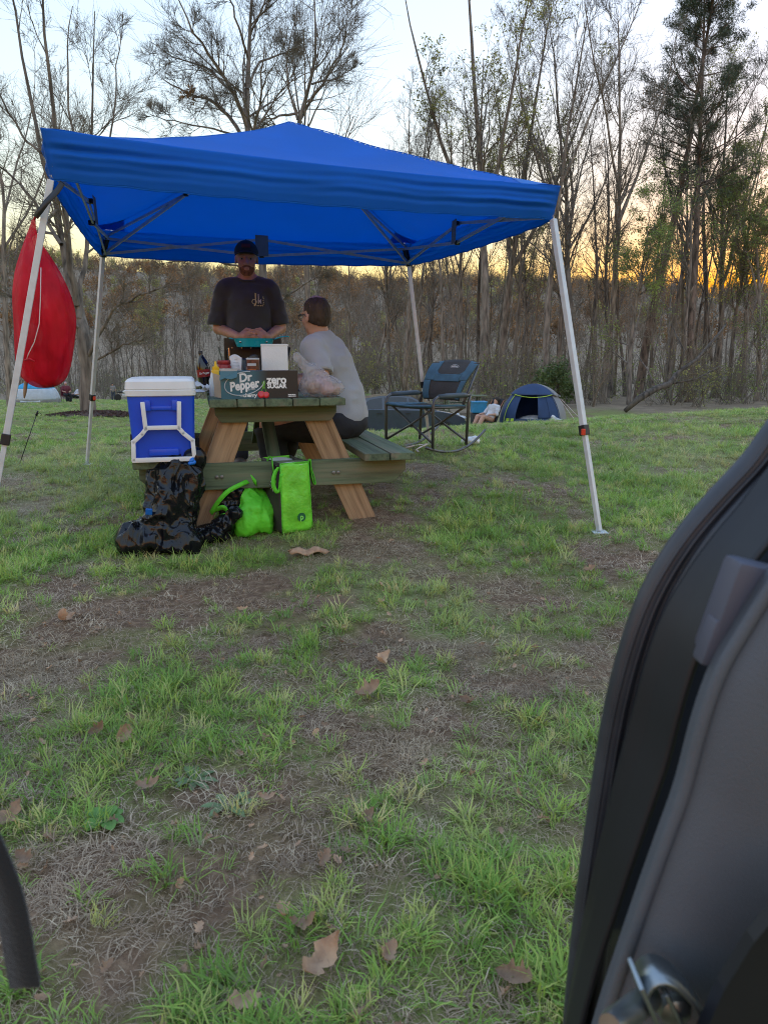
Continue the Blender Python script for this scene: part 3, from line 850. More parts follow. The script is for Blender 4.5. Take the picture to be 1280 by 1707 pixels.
def nrm(a): return a / (np.linalg.norm(a, axis=-1, keepdims=True) + 1e-12)
def walk(rng, start, dirs, length, n, wander, up):
    B = len(start); pts = np.zeros((B, n, 3)); pts[:, 0] = start; d = nrm(dirs.copy()); st = (length / (n - 1))[:, None]
    for i in range(1, n):
        d = nrm(d + rng.normal(0, wander, (B, 3)) + np.array([0, 0, up]))
        pts[:, i] = pts[:, i - 1] + d * st
    return pts
def spawn(rng, pts, rad, length, per, tmin, tmax, ang, lr, rr, shape=1.0):
    B, n, _ = pts.shape; k = per
    t = np.sort(rng.uniform(tmin, tmax, (B, k)), axis=1)
    f = t * (n - 1); i = np.minimum(f.astype(int), n - 2); w = (f - i)[..., None]
    b = np.arange(B)[:, None]
    p = pts[b, i] * (1 - w) + pts[b, i + 1] * w
    tan = nrm(pts[b, i + 1] - pts[b, i])
    r = (rad[b, i] * (1 - w[..., 0]) + rad[b, i + 1] * w[..., 0])
    q = rng.normal(0, 1, (B, k, 3)); q -= (q * tan).sum(-1, keepdims=True) * tan; q = nrm(q)
    a = rng.uniform(ang[0], ang[1], (B, k, 1))
    d = tan * np.cos(a) + q * np.sin(a)
    L = length[:, None] * rng.uniform(lr[0], lr[1], (B, k)) * (1 - shape * 0.55 * t)
    r0 = np.minimum(r * 0.85, r * rr * rng.uniform(0.8, 1.1, (B, k)))
    return p.reshape(-1, 3), d.reshape(-1, 3), L.ravel(), r0.ravel()
def taper(r0, n, end=0.35):
    return r0[:, None] * (1 - (1 - end) * np.linspace(0, 1, n)[None, :] ** 0.9)
def tubes(groups):
    VV = []; FF = []; base = 0
    for pts, rad, ns in groups:
        B, n, _ = pts.shape
        tan = np.zeros_like(pts); tan[:, 1:-1] = pts[:, 2:] - pts[:, :-2]; tan[:, 0] = pts[:, 1] - pts[:, 0]; tan[:, -1] = pts[:, -1] - pts[:, -2]; tan = nrm(tan)
        ref = np.where(np.abs(tan[..., 2:3]) > 0.8, np.array([1.0, 0, 0]), np.array([0, 0, 1.0]))
        m = np.abs(tan[:, :, 2]).mean(1) > 0.75
        ref = np.where(m[:, None, None], np.array([1.0, 0, 0]), np.array([0, 0, 1.0])) * np.ones_like(tan)
        x = nrm(np.cross(tan, ref)); y = np.cross(tan, x)
        a = 2 * np.pi * np.arange(ns) / ns
        V = pts[:, :, None, :] + rad[:, :, None, None] * (x[:, :, None, :] * np.cos(a)[None, None, :, None] + y[:, :, None, :] * np.sin(a)[None, None, :, None])
        VV.append(V.reshape(-1, 3))
        b = np.arange(B)[:, None, None] * n * ns + np.arange(n - 1)[None, :, None] * ns
        k = np.arange(ns)[None, None, :]; k2 = (k + 1) % ns
        F = np.stack(np.broadcast_arrays(b + k, b + k2, b + ns + k2, b + ns + k), -1).reshape(-1, 4) + base
        FF.append(F); base += B * n * ns
    return np.concatenate(VV), np.concatenate(FF)
def leaf_quads(rng, pts, size, per, spread):
    B, n, _ = pts.shape
    c = pts[:, -2:, :].reshape(-1, 3); c = np.repeat(c, per, 0) + rng.normal(0, spread, (len(c) * per, 3))
    a = nrm(rng.normal(0, 1, c.shape)); b = nrm(np.cross(a, rng.normal(0, 1, c.shape)))
    s = size * rng.uniform(0.6, 1.3, (len(c), 1))
    V = np.stack([c - a * s, c + b * s * 0.55, c + a * s, c - b * s * 0.55], 1).reshape(-1, 3)
    return V, np.arange(len(V)).reshape(-1, 4)
def make_tree(seed, H, trunk_r, nlimb=16, clear=0.35, limb_len=0.34, limb_ang=(0.45, 0.95), up=0.10, lean=(0, 0), per=(7, 6, 4), wander=0.07, twig_r=0.006, leaf=None, fork=True, extra=None, twigs='twig', bark='bark_grey', top_r=0.3, tw=1.0):
    "templates: returns (trunk mesh, crown mesh, leaf mesh or None)"
    rng = np.random.default_rng(seed)
    n0 = 16
    if extra is None:
        d = np.array([[lean[0], lean[1], 1.0]])
        T = walk(rng, np.zeros((1, 3)), d, np.array([H]), n0, wander * 0.5, 0.03); TR = taper(np.array([trunk_r]), n0, 0.10); TR[:, 0] *= 1.35; TR[:, 1] *= 1.08
        gl = [(T, TR, 10)]; mains = [(T, TR, np.array([H]), nlimb, clear)]
        if fork:
            p, dd, L, r = spawn(rng, T, TR, np.array([H]), 2, 0.35, 0.6, (0.3, 0.5), (0.5, 0.62), 0.8, 0.2)
            F2 = walk(rng, p, dd, L, 10, wander * 0.7, 0.10); R2 = taper(r, 10, 0.15); gl.append((F2, R2, 7)); mains.append((F2, R2, L, max(5, nlimb // 2), 0.25))
    else:
        gl = []; mains = []
        for pl, r0, r1, nl in extra:
            pl = np.array(pl, float)[None]; m = pl.shape[1]
            # resample smoothly
            tt = np.linspace(0, m - 1, 12); i = np.minimum(tt.astype(int), m - 2); w = (tt - i)[:, None]
            q = pl[0, i] * (1 - w) + pl[0, i + 1] * w
            q = (q + rng.normal(0, 0.02, q.shape))[None]
            rr = np.linspace(r0, r1, 12)[None] * (0.82 if nl else 1.0)
            Ln = np.array([np.linalg.norm(np.diff(q[0], axis=0), axis=1).sum()])
            gl.append((q, rr, 9)); mains.append((q, rr, Ln * 0.9, nl, 0.2))
    crown = []; tips = []
    for (T, TR, LL, nl, cl) in mains:
        if nl == 0: continue
        p, d, L, r = spawn(rng, T, TR, LL, nl, cl, 0.99, limb_ang, (limb_len * 0.7, limb_len * 1.25), 0.55, 0.8)
        l1 = walk(rng, p, d, L, 8, wander * 1.3, up); r1 = taper(np.maximum(r, twig_r * 2), 8, 0.25); gl.append((l1[:, :], r1, 5))
        p, d, L2, r = spawn(rng, l1, r1, L, per[0], 0.15, 0.98, (0.4 / tw, 0.95 / tw), (0.38 * tw, 0.68 * tw), 0.6, 0.6)
        l2 = walk(rng, p, d, L2, 6, wander * 1.7, up * 0.9); r2 = taper(np.maximum(r, twig_r * 1.4), 6, 0.35); crown.append((l2, r2, 4))
        p, d, L3, r = spawn(rng, l2, r2, L2, per[1], 0.15, 0.98, (0.4 / tw, 1.0 / tw), (0.4 * tw, 0.75 * tw), 0.65, 0.5)
        l3 = walk(rng, p, d, L3, 5, wander * 2.0, up * 0.8); r3 = taper(np.maximum(r, twig_r), 5, 0.5); crown.append((l3, r3, 3))
        if per[2]:
            p, d, L4, r = spawn(rng, l3, r3, L3, per[2], 0.2, 1.0, (0.4 / tw, 1.0 / tw), (0.45 * tw, 0.8 * tw), 0.7, 0.4)
            l4 = walk(rng, p, d, np.maximum(L4, 0.16), 3, wander * 2.2, up * 0.8); r4 = taper(np.maximum(r * 0.9, twig_r * 0.75), 3, 0.6); crown.append((l4, r4, 3)); tips.append(l4)
        else: tips.append(l3)
    tm = raw_mesh('trunk', *tubes(gl), bark); cm = raw_mesh('crown', *tubes(crown), twigs)
    lm = None
    if leaf:
        VL = []; FL = []; b = 0
        for t in tips:
            keep = t[rng.random(len(t)) < leaf[3]]
            if not len(keep): continue
            v, f = leaf_quads(rng, keep, leaf[1], leaf[2], leaf[1] * 1.6); VL.append(v); FL.append(f + b); b += len(v)
        if VL: lm = raw_mesh('leaves', np.concatenate(VL), np.concatenate(FL), leaf[0], smooth=False)
    return tm, cm, lm
def make_pine(seed, H, r0, clear=0.5, spread=2.4, nb=46):
    rng = np.random.default_rng(seed)
    T = walk(rng, np.zeros((1, 3)), np.array([[0.02, 0, 1.0]]), np.array([H]), 16, 0.02, 0.05); TR = taper(np.array([r0]), 16, 0.12)
    t = np.sort(rng.uniform(clear, 0.995, nb)); f = t * 15; i = np.minimum(f.astype(int), 14); w = (f - i)[:, None]
    p = T[0, i] * (1 - w) + T[0, i + 1] * w
    a = rng.uniform(0, 2 * np.pi, nb); rel = (t - clear) / (1 - clear)
    el = 0.05 + 0.75 * rel + rng.normal(0, 0.15, nb)
    d = np.stack([np.cos(a) * np.cos(el), np.sin(a) * np.cos(el), np.sin(el)], 1)
    L = spread * (0.45 + 0.75 * np.sin(np.pi * np.clip(rel * 0.85 + 0.12, 0, 1))) * rng.uniform(0.6, 1.15, nb) * (1 - 0.55 * rel)
    l1 = walk(rng, p, d, L, 7, 0.10, 0.06); r1 = taper(0.045 * (1.1 - 0.7 * rel), 7, 0.3)
    p2, d2, L2, rr = spawn(rng, l1, r1, L, 6, 0.35, 1.0, (0.4, 0.9), (0.25, 0.5), 0.6, 0.4)
    l2 = walk(rng, p2, d2, L2, 4, 0.12, 0.08); r2 = taper(np.maximum(rr, 0.01), 4, 0.6)
    tm = raw_mesh('trunk', *tubes([(T, TR, 10), (l1, r1, 5), (l2, r2, 3)]), 'bark_pine')
    # needle tufts: fans of slim blades round the shoots
    c = l2[:, 2:, :].reshape(-1, 3); c = np.concatenate([c, l1[:, -2:, :].reshape(-1, 3)])
    c = np.repeat(c, 26, 0); c = c + rng.normal(0, 0.09, c.shape)
    dn = nrm(rng.normal(0, 1, c.shape) + np.array([0, 0, 0.5])); sd_ = nrm(np.cross(dn, rng.normal(0, 1, c.shape))) * 0.012; ln = rng.uniform(0.12, 0.24, (len(c), 1))
    V = np.stack([c - sd_, c + sd_, c + dn * ln], 1).reshape(-1, 3)
    nm = raw_mesh('crown', V, np.arange(len(V)).reshape(-1, 3), 'pine_needle', smooth=False)
    return tm, nm
def place_tree(name, meshes, label, base, rz=0.0, sc=1.0, group=None, names=('trunk', 'crown', 'leaves'), tilt=None):
    t = thing(name, label, 'tree', base, rz, group); t.scale = (sc, sc, sc)
    if tilt: t.rotation_euler = (tilt[1], tilt[0], rz)
    for nm, me in zip(names, meshes):
        if me is not None: obj(nm, me, t)
    return t
def wood_base(px, D):
    a = (px - 640) / FPX * 1.0
    x = a * D * 1.0
    return Vector((x, D, float(gz(x, D)) - 0.15))

# --- tree standing in the mulch ring (left), its limbs read from the photo
b0 = G(148, 694); D0 = b0.y
def rel(px, py, D=None): return tuple(P(px, py, D or D0) - b0)
limbs_left = [
    ([(0, 0, -0.1), rel(146, 640), rel(140, 560), rel(122, 490, D0 + .2)], 0.185, 0.14, 0),
    ([rel(124, 495), rel(106, 420, D0 + .3), rel(92, 330, D0 + .5), rel(64, 230, D0 + .7), rel(40, 110, D0 + .7), rel(10, -60, D0 + .6)], 0.105, 0.02, 9),
    ([rel(128, 510), rel(118, 440, D0 - .2), rel(108, 330, D0 - .4), rel(92, 200, D0 - .6), rel(78, 70, D0 - .8), rel(70, -70, D0 - 1)], 0.10, 0.018, 9),
    ([rel(132, 530), rel(135, 470, D0 + .2), rel(148, 400, D0 + .6), rel(150, 300, D0 + .8), rel(155, 160, D0 + 1), rel(158, 20, D0 + 1)], 0.085, 0.012, 8),
    ([rel(104, 410), rel(60, 340, D0 + .8), rel(20, 290, D0 + 1.2), rel(-40, 250, D0 + 1.4)], 0.06, 0.015, 8),
    ([rel(112, 370), rel(120, 260, D0 - .3), rel(112, 140, D0 - .4), rel(118, 10, D0 - .3)], 0.05, 0.01, 7),
    ([rel(144, 600), rel(185, 520, D0 - .4), rel(235, 490, D0 - .8), rel(300, 470, D0 - 1.2)], 0.06, 0.012, 9),
    ([rel(143, 610), rel(200, 575, D0 - .2), rel(260, 560, D0 - .6)], 0.04, 0.01, 8),
    ([rel(138, 550), rel(80, 520, D0 - .6), rel(30, 500, D0 - 1), rel(-30, 460, D0 - 1.2)], 0.06, 0.012, 8),
    ([rel(96, 350), rel(50, 400, D0 - .4), rel(10, 430, D0 - .8)], 0.045, 0.01, 7),
    ([rel(78, 260), rel(40, 230, D0), rel(0, 160, D0 - .3), rel(-30, 60, D0 - .4)], 0.04, 0.01, 7),
    ([rel(150, 330), rel(185, 230, D0 + .4), rel(195, 130, D0 + .3), rel(205, 20, D0 + .2)], 0.034, 0.008, 6),
]
ms = make_tree(41, 8, 0.18, extra=limbs_left, limb_len=0.26, limb_ang=(0.35, 1.0), up=0.07, per=(6, 5, 3), twig_r=0.0038, wander=0.10, tw=1.3)
place_tree('bare_tree', ms, 'many-limbed bare tree rising from the mulch ring on the left lawn', b0)
# mulch ring
mat('mulch', (0.085, 0.042, 0.030), 0.95, var=0.5, vscale=25, bump=1.0, bscale=60)
def mulch():
    rng = np.random.default_rng(5); V = []; F = []
    c = MB()
    def f(u, v):
        a = u * 2 * math.pi; r = v * 1.15 * (1 + 0.08 * math.sin(3 * a) + 0.05 * math.sin(7 * a))
        x, y = b0.x + 0.25 + math.cos(a) * r, b0.y - 0.1 + math.sin(a) * r * 0.9
        return (x - b0.x, y - b0.y, float(gz(x, y)) - b0.z + 0.02 + 0.10 * (1 - v * v) + 0.02 * float(vnoise(x * 12, y * 12, 0, 3)))
    c.grid(f, 72, 14)
    o = c.build('mulch_ring', 'mulch', None, smooth=True); o.location = b0
    tag(o, 'round bed of red-brown bark mulch at the foot of the left lawn tree', 'mulch bed')
    n = 700; q = MB()
    for i in range(n):
        a = rng.uniform(0, 6.283); r = 1.15 * math.sqrt(rng.random()); x, y = 0.25 + math.cos(a) * r, -0.1 + math.sin(a) * r * 0.9
        z = float(gz(x + b0.x, y + b0.y)) - b0.z + 0.035 + 0.10 * (1 - (r / 1.15)**2)
        q.box((x, y, z), (rng.uniform(.03, .09), rng.uniform(.015, .03), 0.01), Euler((rng.normal(0, .4), rng.normal(0, .4), rng.uniform(0, 3))))
    w = q.build('wood_chips', 'mulch', o); tag(w, kind='stuff')
mulch()

# --- the big bare tree behind the canopy and its smaller neighbour
bC = wood_base(440, 25.0)
def relC(px, py, D=25.0): return tuple(P(px, py, D) - bC)
limbs_c = [
    ([(0, 0, -0.2), relC(442, 560), relC(438, 430), relC(420, 300), relC(410, 200), relC(415, 110, 25.2), relC(417, 20, 25.4), relC(420, -60, 25.6)], 0.20, 0.03, 12),
    ([relC(412, 210), relC(393, 160, 24.6), relC(355, 100, 24), relC(320, 50, 23.6), relC(290, -20, 23.4)], 0.09, 0.015, 11),
    ([relC(420, 260), relC(385, 195, 25.5), relC(350, 165, 26), relC(312, 156, 26.3), relC(270, 130, 26.5)], 0.085, 0.018, 11),
    ([relC(412, 150, 25.1), relC(430, 105, 25.6), relC(470, 88, 26.3), relC(500, 78, 26.6)], 0.06, 0.012, 9),
    ([relC(415, 100, 25.2), relC(400, 50, 24.6), relC(380, -10, 24.2), relC(370, -70, 24)], 0.05, 0.012, 9),
    ([relC(395, 165, 24.6), relC(345, 110, 25), relC(300, 100, 25.5), relC(250, 70, 26)], 0.05, 0.01, 9),
    ([relC(416, 60, 25.3), relC(440, 10, 25), relC(455, -50, 24.8)], 0.045, 0.012, 8),
    ([relC(405, 230), relC(360, 215, 24.5), relC(300, 205, 24), relC(250, 190, 24)], 0.045, 0.01, 9),
    ([relC(440, 480), relC(400, 445, 24), relC(340, 430, 23.5), relC(270, 440, 23)], 0.06, 0.012, 9),
    ([relC(442, 520), relC(500, 480, 24), relC(550, 450, 23.4)], 0.05, 0.012, 8),
]
ms = make_tree(42, 14, 0.22, extra=limbs_c, limb_len=0.30, limb_ang=(0.4, 1.05), up=0.06, per=(6, 5, 4), twig_r=0.0050, wander=0.10, tw=1.32)
tC = place_tree('bare_tree', ms, 'tall bare tree with wide fan of twigs rising behind the canopy peak', bC)
rng = np.random.default_rng(3); q = P(316, 156, 26.2) - bC
v, f = leaf_quads(rng, np.array([[tuple(q), tuple(q)]]), 0.09, 24, 0.12); tag(obj('dead_leaf_cluster', raw_mesh('dead_leaf_cluster', v, f, 'rust_bud', smooth=False), tC), kind='stuff')
bE = wood_base(520, 31.0)
def relE(px, py, D=31.0): return tuple(P(px, py, D) - bE)
limbs_e = [
    ([(0, 0, -0.2), relE(512, 420), relE(500, 260), relE(497, 205), relE(512, 160), relE(528, 100), relE(525, 20), relE(520, -50)], 0.16, 0.02, 12),
    ([relE(498, 200), relE(480, 150), relE(478, 90), relE(495, 20, 31.5)], 0.07, 0.012, 9),
    ([relE(505, 190), relE(545, 130, 30.5), relE(575, 70, 30), relE(580, 10, 30)], 0.07, 0.012, 10),
    ([relE(520, 140), relE(565, 130, 32), relE(595, 110, 32.4)], 0.05, 0.012, 8),
    ([relE(490, 190), relE(460, 195, 30), relE(435, 200, 30), relE(430, 215, 30)], 0.06, 0.012, 8),
]
ms = make_tree(43, 14, 0.2, extra=limbs_e, limb_len=0.30, limb_ang=(0.4, 1.0), up=0.07, per=(6, 5, 4), twig_r=0.0060, wander=0.10, tw=1.3)
place_tree('bare_tree', ms, 'slimmer rounded bare tree just right of the canopy peak', bE)

# --- the wood on the right: shared tree forms, each standing individual placed and named
FORM = {
    'tall_budding': make_tree(51, 21, 0.26, 15, 0.36, 0.24, (0.35, 0.7), 0.10, per=(6, 5, 4), twig_r=0.008, leaf=('spring_leaf', 0.060, 2, 0.35)),
    'tall_bare': make_tree(52, 19, 0.22, 14, 0.36, 0.25, (0.35, 0.75), 0.11, per=(6, 5, 3), twig_r=0.008),
    'bare_forked': make_tree(53, 18, 0.20, 12, 0.30, 0.30, (0.4, 0.85), 0.10, per=(6, 5, 3), twig_r=0.008, wander=0.10),
    'slim': make_tree(54, 16, 0.13, 13, 0.35, 0.20, (0.4, 0.8), 0.08, per=(5, 4, 3), twig_r=0.007, fork=False),
    'rusty': make_tree(55, 16, 0.16, 13, 0.38, 0.24, (0.4, 0.9), 0.08, per=(6, 5, 3), twig_r=0.007, leaf=('rust_bud', 0.055, 1, 0.40), twigs='twig_red'),
    'leafing': make_tree(56, 10.5, 0.15, 16, 0.22, 0.36, (0.5, 1.15), 0.05, per=(7, 6, 4), twig_r=0.006, leaf=('fresh_leaf', 0.050, 2, 0.50), wander=0.10),
    'olive': make_tree(57, 14, 0.16, 14, 0.28, 0.28, (0.45, 1.0), 0.07, per=(6, 5, 4), twig_r=0.006, leaf=('spring_leaf', 0.060, 2, 0.45)),
}
PINE = make_pine(61, 19.5, 0.24, 0.50, 2.5, 60)
PINE2 = make_pine(62, 18.5, 0.22, 0.44, 2.8, 64)
TREES = [  # form, px at base, D, scale, turn, lean x, label
    ('tall_budding', 800, 37, 1.00, 0.4, 0.02, 'tallest budding tree with yellow-green haze above the canopy right side'),
    ('tall_bare', 905, 38, 0.93, 1.2, 0.03, 'straight grey bare tree just left of the right canopy leg'),
    ('bare_forked', 948, 37, 0.98, 2.0, 0.14, 'bare tree leaning right, crossing behind the right canopy leg'),
    ('slim', 737, 39, 0.86, 0.2, -0.02, 'slim dark trunk rising directly behind the rocking chair'),
    ('tall_bare', 762, 44, 0.82, 3.3, 0.00, 'grey trunk close behind and right of the rocking chair'),
    ('slim', 694, 45, 0.80, 4.2, -0.04, 'thin pale trunk beside the back right canopy leg'),
    ('bare_forked', 652, 47, 0.74, 5.1, -0.03, 'forked bare tree above the dark parked car'),
    ('slim', 586, 42, 0.66, 2.4, 0.02, 'short slim trunk just right of the seated man'),
    ('rusty', 622, 52, 0.82, 0.9, 0.00, 'thin rusty-budded tree behind the seated man'),
    ('slim', 850, 42, 0.98, 5.5, 0.05, 'slender bare trunk behind the black reclining chair'),
    ('olive', 872, 48, 0.98, 1.7, 0.00, 'olive-budded tree behind the blue dome tent'),
    ('leafing', 1046, 36, 0.84, 0.0, -0.05, 'small tree in fresh green leaf right of the canopy leg'),
    ('rusty', 1012, 45, 1.00, 2.6, 0.02, 'tree with rusty orange buds left of the pines'),
    ('tall_bare', 1108, 43, 0.86, 0.7, 0.05, 'bare grey tree between the two pines'),
    ('slim', 1128, 39, 0.90, 1.1, 0.04, 'thin leaning trunk above the fallen branch'),
    ('rusty', 1155, 47, 1.02, 3.9, -0.02, 'rust-tinged tree behind the taller-crowned right pine'),
    ('olive', 1205, 42, 0.92, 4.4, 0.00, 'olive-leafed tree near the right edge of the wood'),
    ('leafing', 1255, 40, 1.05, 2.2, 0.00, 'green-leafed tree at the far right edge of the photo'),
    ('bare_forked', 1232, 46, 0.95, 3.1, 0.03, 'forked bare tree beyond the right pine'),
    ('tall_bare', 1295, 41, 0.95, 1.9, -0.03, 'bare tree cut by the right edge of the photo'),
    ('slim', 982, 41, 0.92, 0.5, 0.00, 'thin straight trunk immediately right of the right canopy leg'),
    ('slim', 1078, 48, 1.00, 4.9, -0.03, 'thin pale trunk behind the fresh green tree'),
    ('tall_bare', 672, 41, 0.80, 2.7, -0.05, 'grey bare tree above the gap right of the back canopy leg'),
    ('tall_budding', 832, 43, 0.95, 3.4, -0.02, 'second budding tree right of the tallest one'),
    ('bare_forked', 925, 44, 0.96, 0.6, -0.05, 'forked bare tree left of the leaning tree'),
    ('tall_bare', 1000, 39, 0.92, 5.0, 0.08, 'bare trunk leaning right just past the right canopy leg'),
    ('tall_budding', 1185, 45, 0.85, 1.5, 0.03, 'budding tree standing behind the right pine'),
    ('rusty', 712, 54, 0.95, 5.8, 0.00, 'rust-budded tree far back above the rocking chair'),
]
for form, px, D, sc, rz, lean, label in TREES:
    place_tree('woodland_tree', FORM[form], label, wood_base(px, D), rz, sc, 'trees along the edge of the wood', tilt=(lean, 0))
place_tree('pine_tree', PINE, 'dark pine with narrow tufted top, left of the two pines', wood_base(1058, 42), 0.3, 1.16, 'two pines in the wood', tilt=(0.07, 0))
place_tree('pine_tree', PINE2, 'dark pine with tufted bushy head, right of the two pines', wood_base(1142, 39), 2.3, 1.12, 'two pines in the wood', tilt=(0.08, 0))
# left background trees
LEFT = [
    ('bare_forked', 24, 33, 0.78, 1.0, 0.00, 'dark straight trunk at the left edge of the lawn'),
    ('olive', 268, 78, 0.80, 2.0, 0.00, 'yellow-budded tree beyond the lawn left of the standing man'),
    ('tall_bare', 330, 82, 0.78, 0.4, 0.00, 'grey bare tree beyond the lawn behind the blue cooler'),
    ('slim', 300, 86, 0.85, 3.0, 0.00, 'thin bare tree beyond the back left canopy leg'),
    ('bare_forked', 200, 84, 0.72, 3.6, 0.00, 'bare tree behind the far standing camper'),
    ('rusty', 90, 88, 0.74, 5.0, 0.00, 'reddish bare tree behind the far white and blue tent'),
    ('bare_forked', 545, 60, 0.70, 4.0, 0.00, 'bare tree behind the gap between the two men'),
    ('slim', 480, 48, 0.70, 2.8, 0.00, 'thin bare trunk right of the standing man'),
]
for form, px, D, sc, rz, lean, label in LEFT:
    place_tree('lawn_edge_tree', FORM[form], label, wood_base(px, D), rz, sc, 'trees beyond the lawn', tilt=(lean, 0))

# --- undergrowth, distant trunks, wooded hill: too many to count
def sapling(seed, H, stems, r, per=(5, 4), spread=0.35, leaf=None, m='twig'):
    rng = np.random.default_rng(seed); gl = []
    st = rng.normal(0, 0.15, (stems, 3)); st[:, 2] = -0.1
    d = rng.normal(0, spread, (stems, 3)); d[:, 2] = 1
    L = H * rng.uniform(0.6, 1.0, stems)
    l0 = walk(rng, st, d, L, 8, 0.15, 0.05); r0 = taper(np.full(stems, r), 8, 0.2); gl.append((l0, r0, 4))
    p, d, L1, rr = spawn(rng, l0, r0, L, per[0], 0.2, 0.98, (0.4, 1.0), (0.22, 0.45), 0.6, 0.5)
    l1 = walk(rng, p, d, L1, 5, 0.15, 0.06); r1 = taper(np.maximum(rr, 0.008), 5, 0.5); gl.append((l1, r1, 3))
    p, d, L2, rr = spawn(rng, l1, r1, L1, per[1], 0.2, 0.98, (0.4, 1.0), (0.4, 0.7), 0.6, 0.5)
    l2 = walk(rng, p, d, L2, 3, 0.18, 0.05); r2 = taper(np.maximum(rr, 0.006), 3, 0.6); gl.append((l2, r2, 3))
    V, F = tubes(gl)
    if leaf:
        v, f = leaf_quads(rng, l2[rng.random(len(l2)) < leaf[2]], leaf[1], 3, leaf[1] * 1.5)
        me = raw_mesh('sapling', np.vstack([V, v]), np.vstack([F, f + len(V)]), m, smooth=False)
        me.materials.append(MATS[leaf[0]])
        mi = np.zeros(len(F) + len(f), np.int32); mi[len(F):] = 1; me.polygons.foreach_set('material_index', mi[:len(me.polygons)])
        return me
    return raw_mesh('sapling', V, F, m, smooth=False)
def belt(n, seed, angs, dist, power=1.0):
    rng = np.random.default_rng(seed); a = rng.uniform(angs[0], angs[1], n); d = dist[0] + (dist[1] - dist[0]) * rng.random(n) ** power
    x = np.tan(a) * d; y = d; return rng, x, y
UG = [sapling(71, 5.0, 5, 0.030), sapling(72, 3.2, 9, 0.014, (5, 4), 0.5), sapling(73, 7.5, 2, 0.050), sapling(74, 2.2, 12, 0.010, (4, 3), 0.7, ('fresh_leaf', 0.05, 0.35)),
      sapling(75, 6.5, 3, 0.035, m='twig_red'), sapling(76, 4.0, 6, 0.020, (6, 4), 0.45, ('spring_leaf', 0.05, 0.35))]
r1, x1, y1 = belt(290, 81, (0.02, 0.60), (33.5, 80), 1.2)
r2, x2, y2 = belt(300, 82, (-0.60, 0.02), (72, 120), 1.4)
r3, x3, y3 = belt(60, 83, (-0.16, 0.02), (46, 72), 1.0)
x = np.concatenate([x1, x2, x3]); y = np.concatenate([y1, y2, y3]); n = len(x); rr = np.random.default_rng(84)
sc = (0.4 + 0.9 * rr.random(n) ** 1.6) * np.where(y > 70, 1.3, 1.0)
scatter('undergrowth', np.stack([x, y, gz(x, y)], 1), np.stack([rr.normal(0, .16, n), rr.normal(0, .16, n), rr.uniform(0, 6.28, n)], 1), np.stack([sc, sc, sc * rr.uniform(.8, 1.2, n)], 1), rr.integers(0, len(UG), n), UG, 'twig', 'tangled brown undergrowth of saplings and brush filling the wood')
POLE = [FORM['slim'][0], FORM['slim'][1], FORM['tall_bare'][0], FORM['tall_bare'][1]]
def pole(seed, H, r, m='twig'):
    tm = make_tree(seed, H, r, 9, 0.4, 0.20, (0.4, 0.8), 0.10, per=(4, 4, 0), twig_r=0.016, fork=False, bark=m, twigs=m)
    V = []; F = []; b = 0
    for me in tm[:2]:
        v = np.zeros(len(me.vertices) * 3, np.float32); me.vertices.foreach_get('co', v); v = v.reshape(-1, 3)
        f = np.zeros(len(me.loops), np.int32); me.loops.foreach_get('vertex_index', f); V.append(v); F.append(f.reshape(-1, 4) + b); b += len(v)
        bpy.data.meshes.remove(me)
    return raw_mesh('pole', np.concatenate(V), np.concatenate(F), m)
PL = [pole(91, 15, 0.15), pole(92, 17, 0.18, 'bark_grey'), pole(93, 13, 0.12, 'twig_red'), pole(94, 18, 0.2, 'bark_dark')]
r1, x1, y1 = belt(140, 85, (0.0, 0.62), (46, 130), 1.3)
r2, x2, y2 = belt(300, 86, (-0.62, 0.0), (85, 190), 1.2)
x = np.concatenate([x1, x2]); y = np.concatenate([y1, y2]); n = len(x); rr = np.random.default_rng(87); sc = rr.uniform(0.65, 1.0, n)
sc = np.where((x / y < -0.05), sc * 0.62, sc * np.where(y < 85, 0.98, 0.85))
scatter('distant_wood', np.stack([x, y, gz(x, y) - .1], 1), np.stack([rr.normal(0, .03, n), rr.normal(0, .03, n), rr.uniform(0, 6.28, n)], 1), np.stack([sc, sc, sc], 1), rr.integers(0, len(PL), n), PL, 'twig', 'mass of bare trunks deep in the wood')
r4, x4, y4 = belt(2600, 88, (-0.70, 0.70), (170, 470), 0.8)
n = len(x4); rr = np.random.default_rng(89); sc = rr.uniform(0.7, 1.05, n)
HL = [sapling(95, 11, 3, 0.16, (9, 6), 0.35, m='twig_red'), sapling(96, 10, 3, 0.15, (9, 6), 0.4), sapling(97, 9, 3, 0.15, (9, 6), 0.4, ('rust_bud', 0.35, 0.5), 'twig_red'), sapling(98, 9, 3, 0.15, (8, 5), 0.4, ('spring_leaf', 0.30, 0.25))]
scatter('hillside_wood', np.stack([x4, y4, gz(x4, y4)], 1), np.stack([0 * sc, 0 * sc, rr.uniform(0, 6.28, n)], 1), np.stack([sc, sc, sc], 1), rr.choice(4, n, p=[.4, .3, .2, .1]), HL, 'twig_red', 'brown leafless wood covering the far hillside')

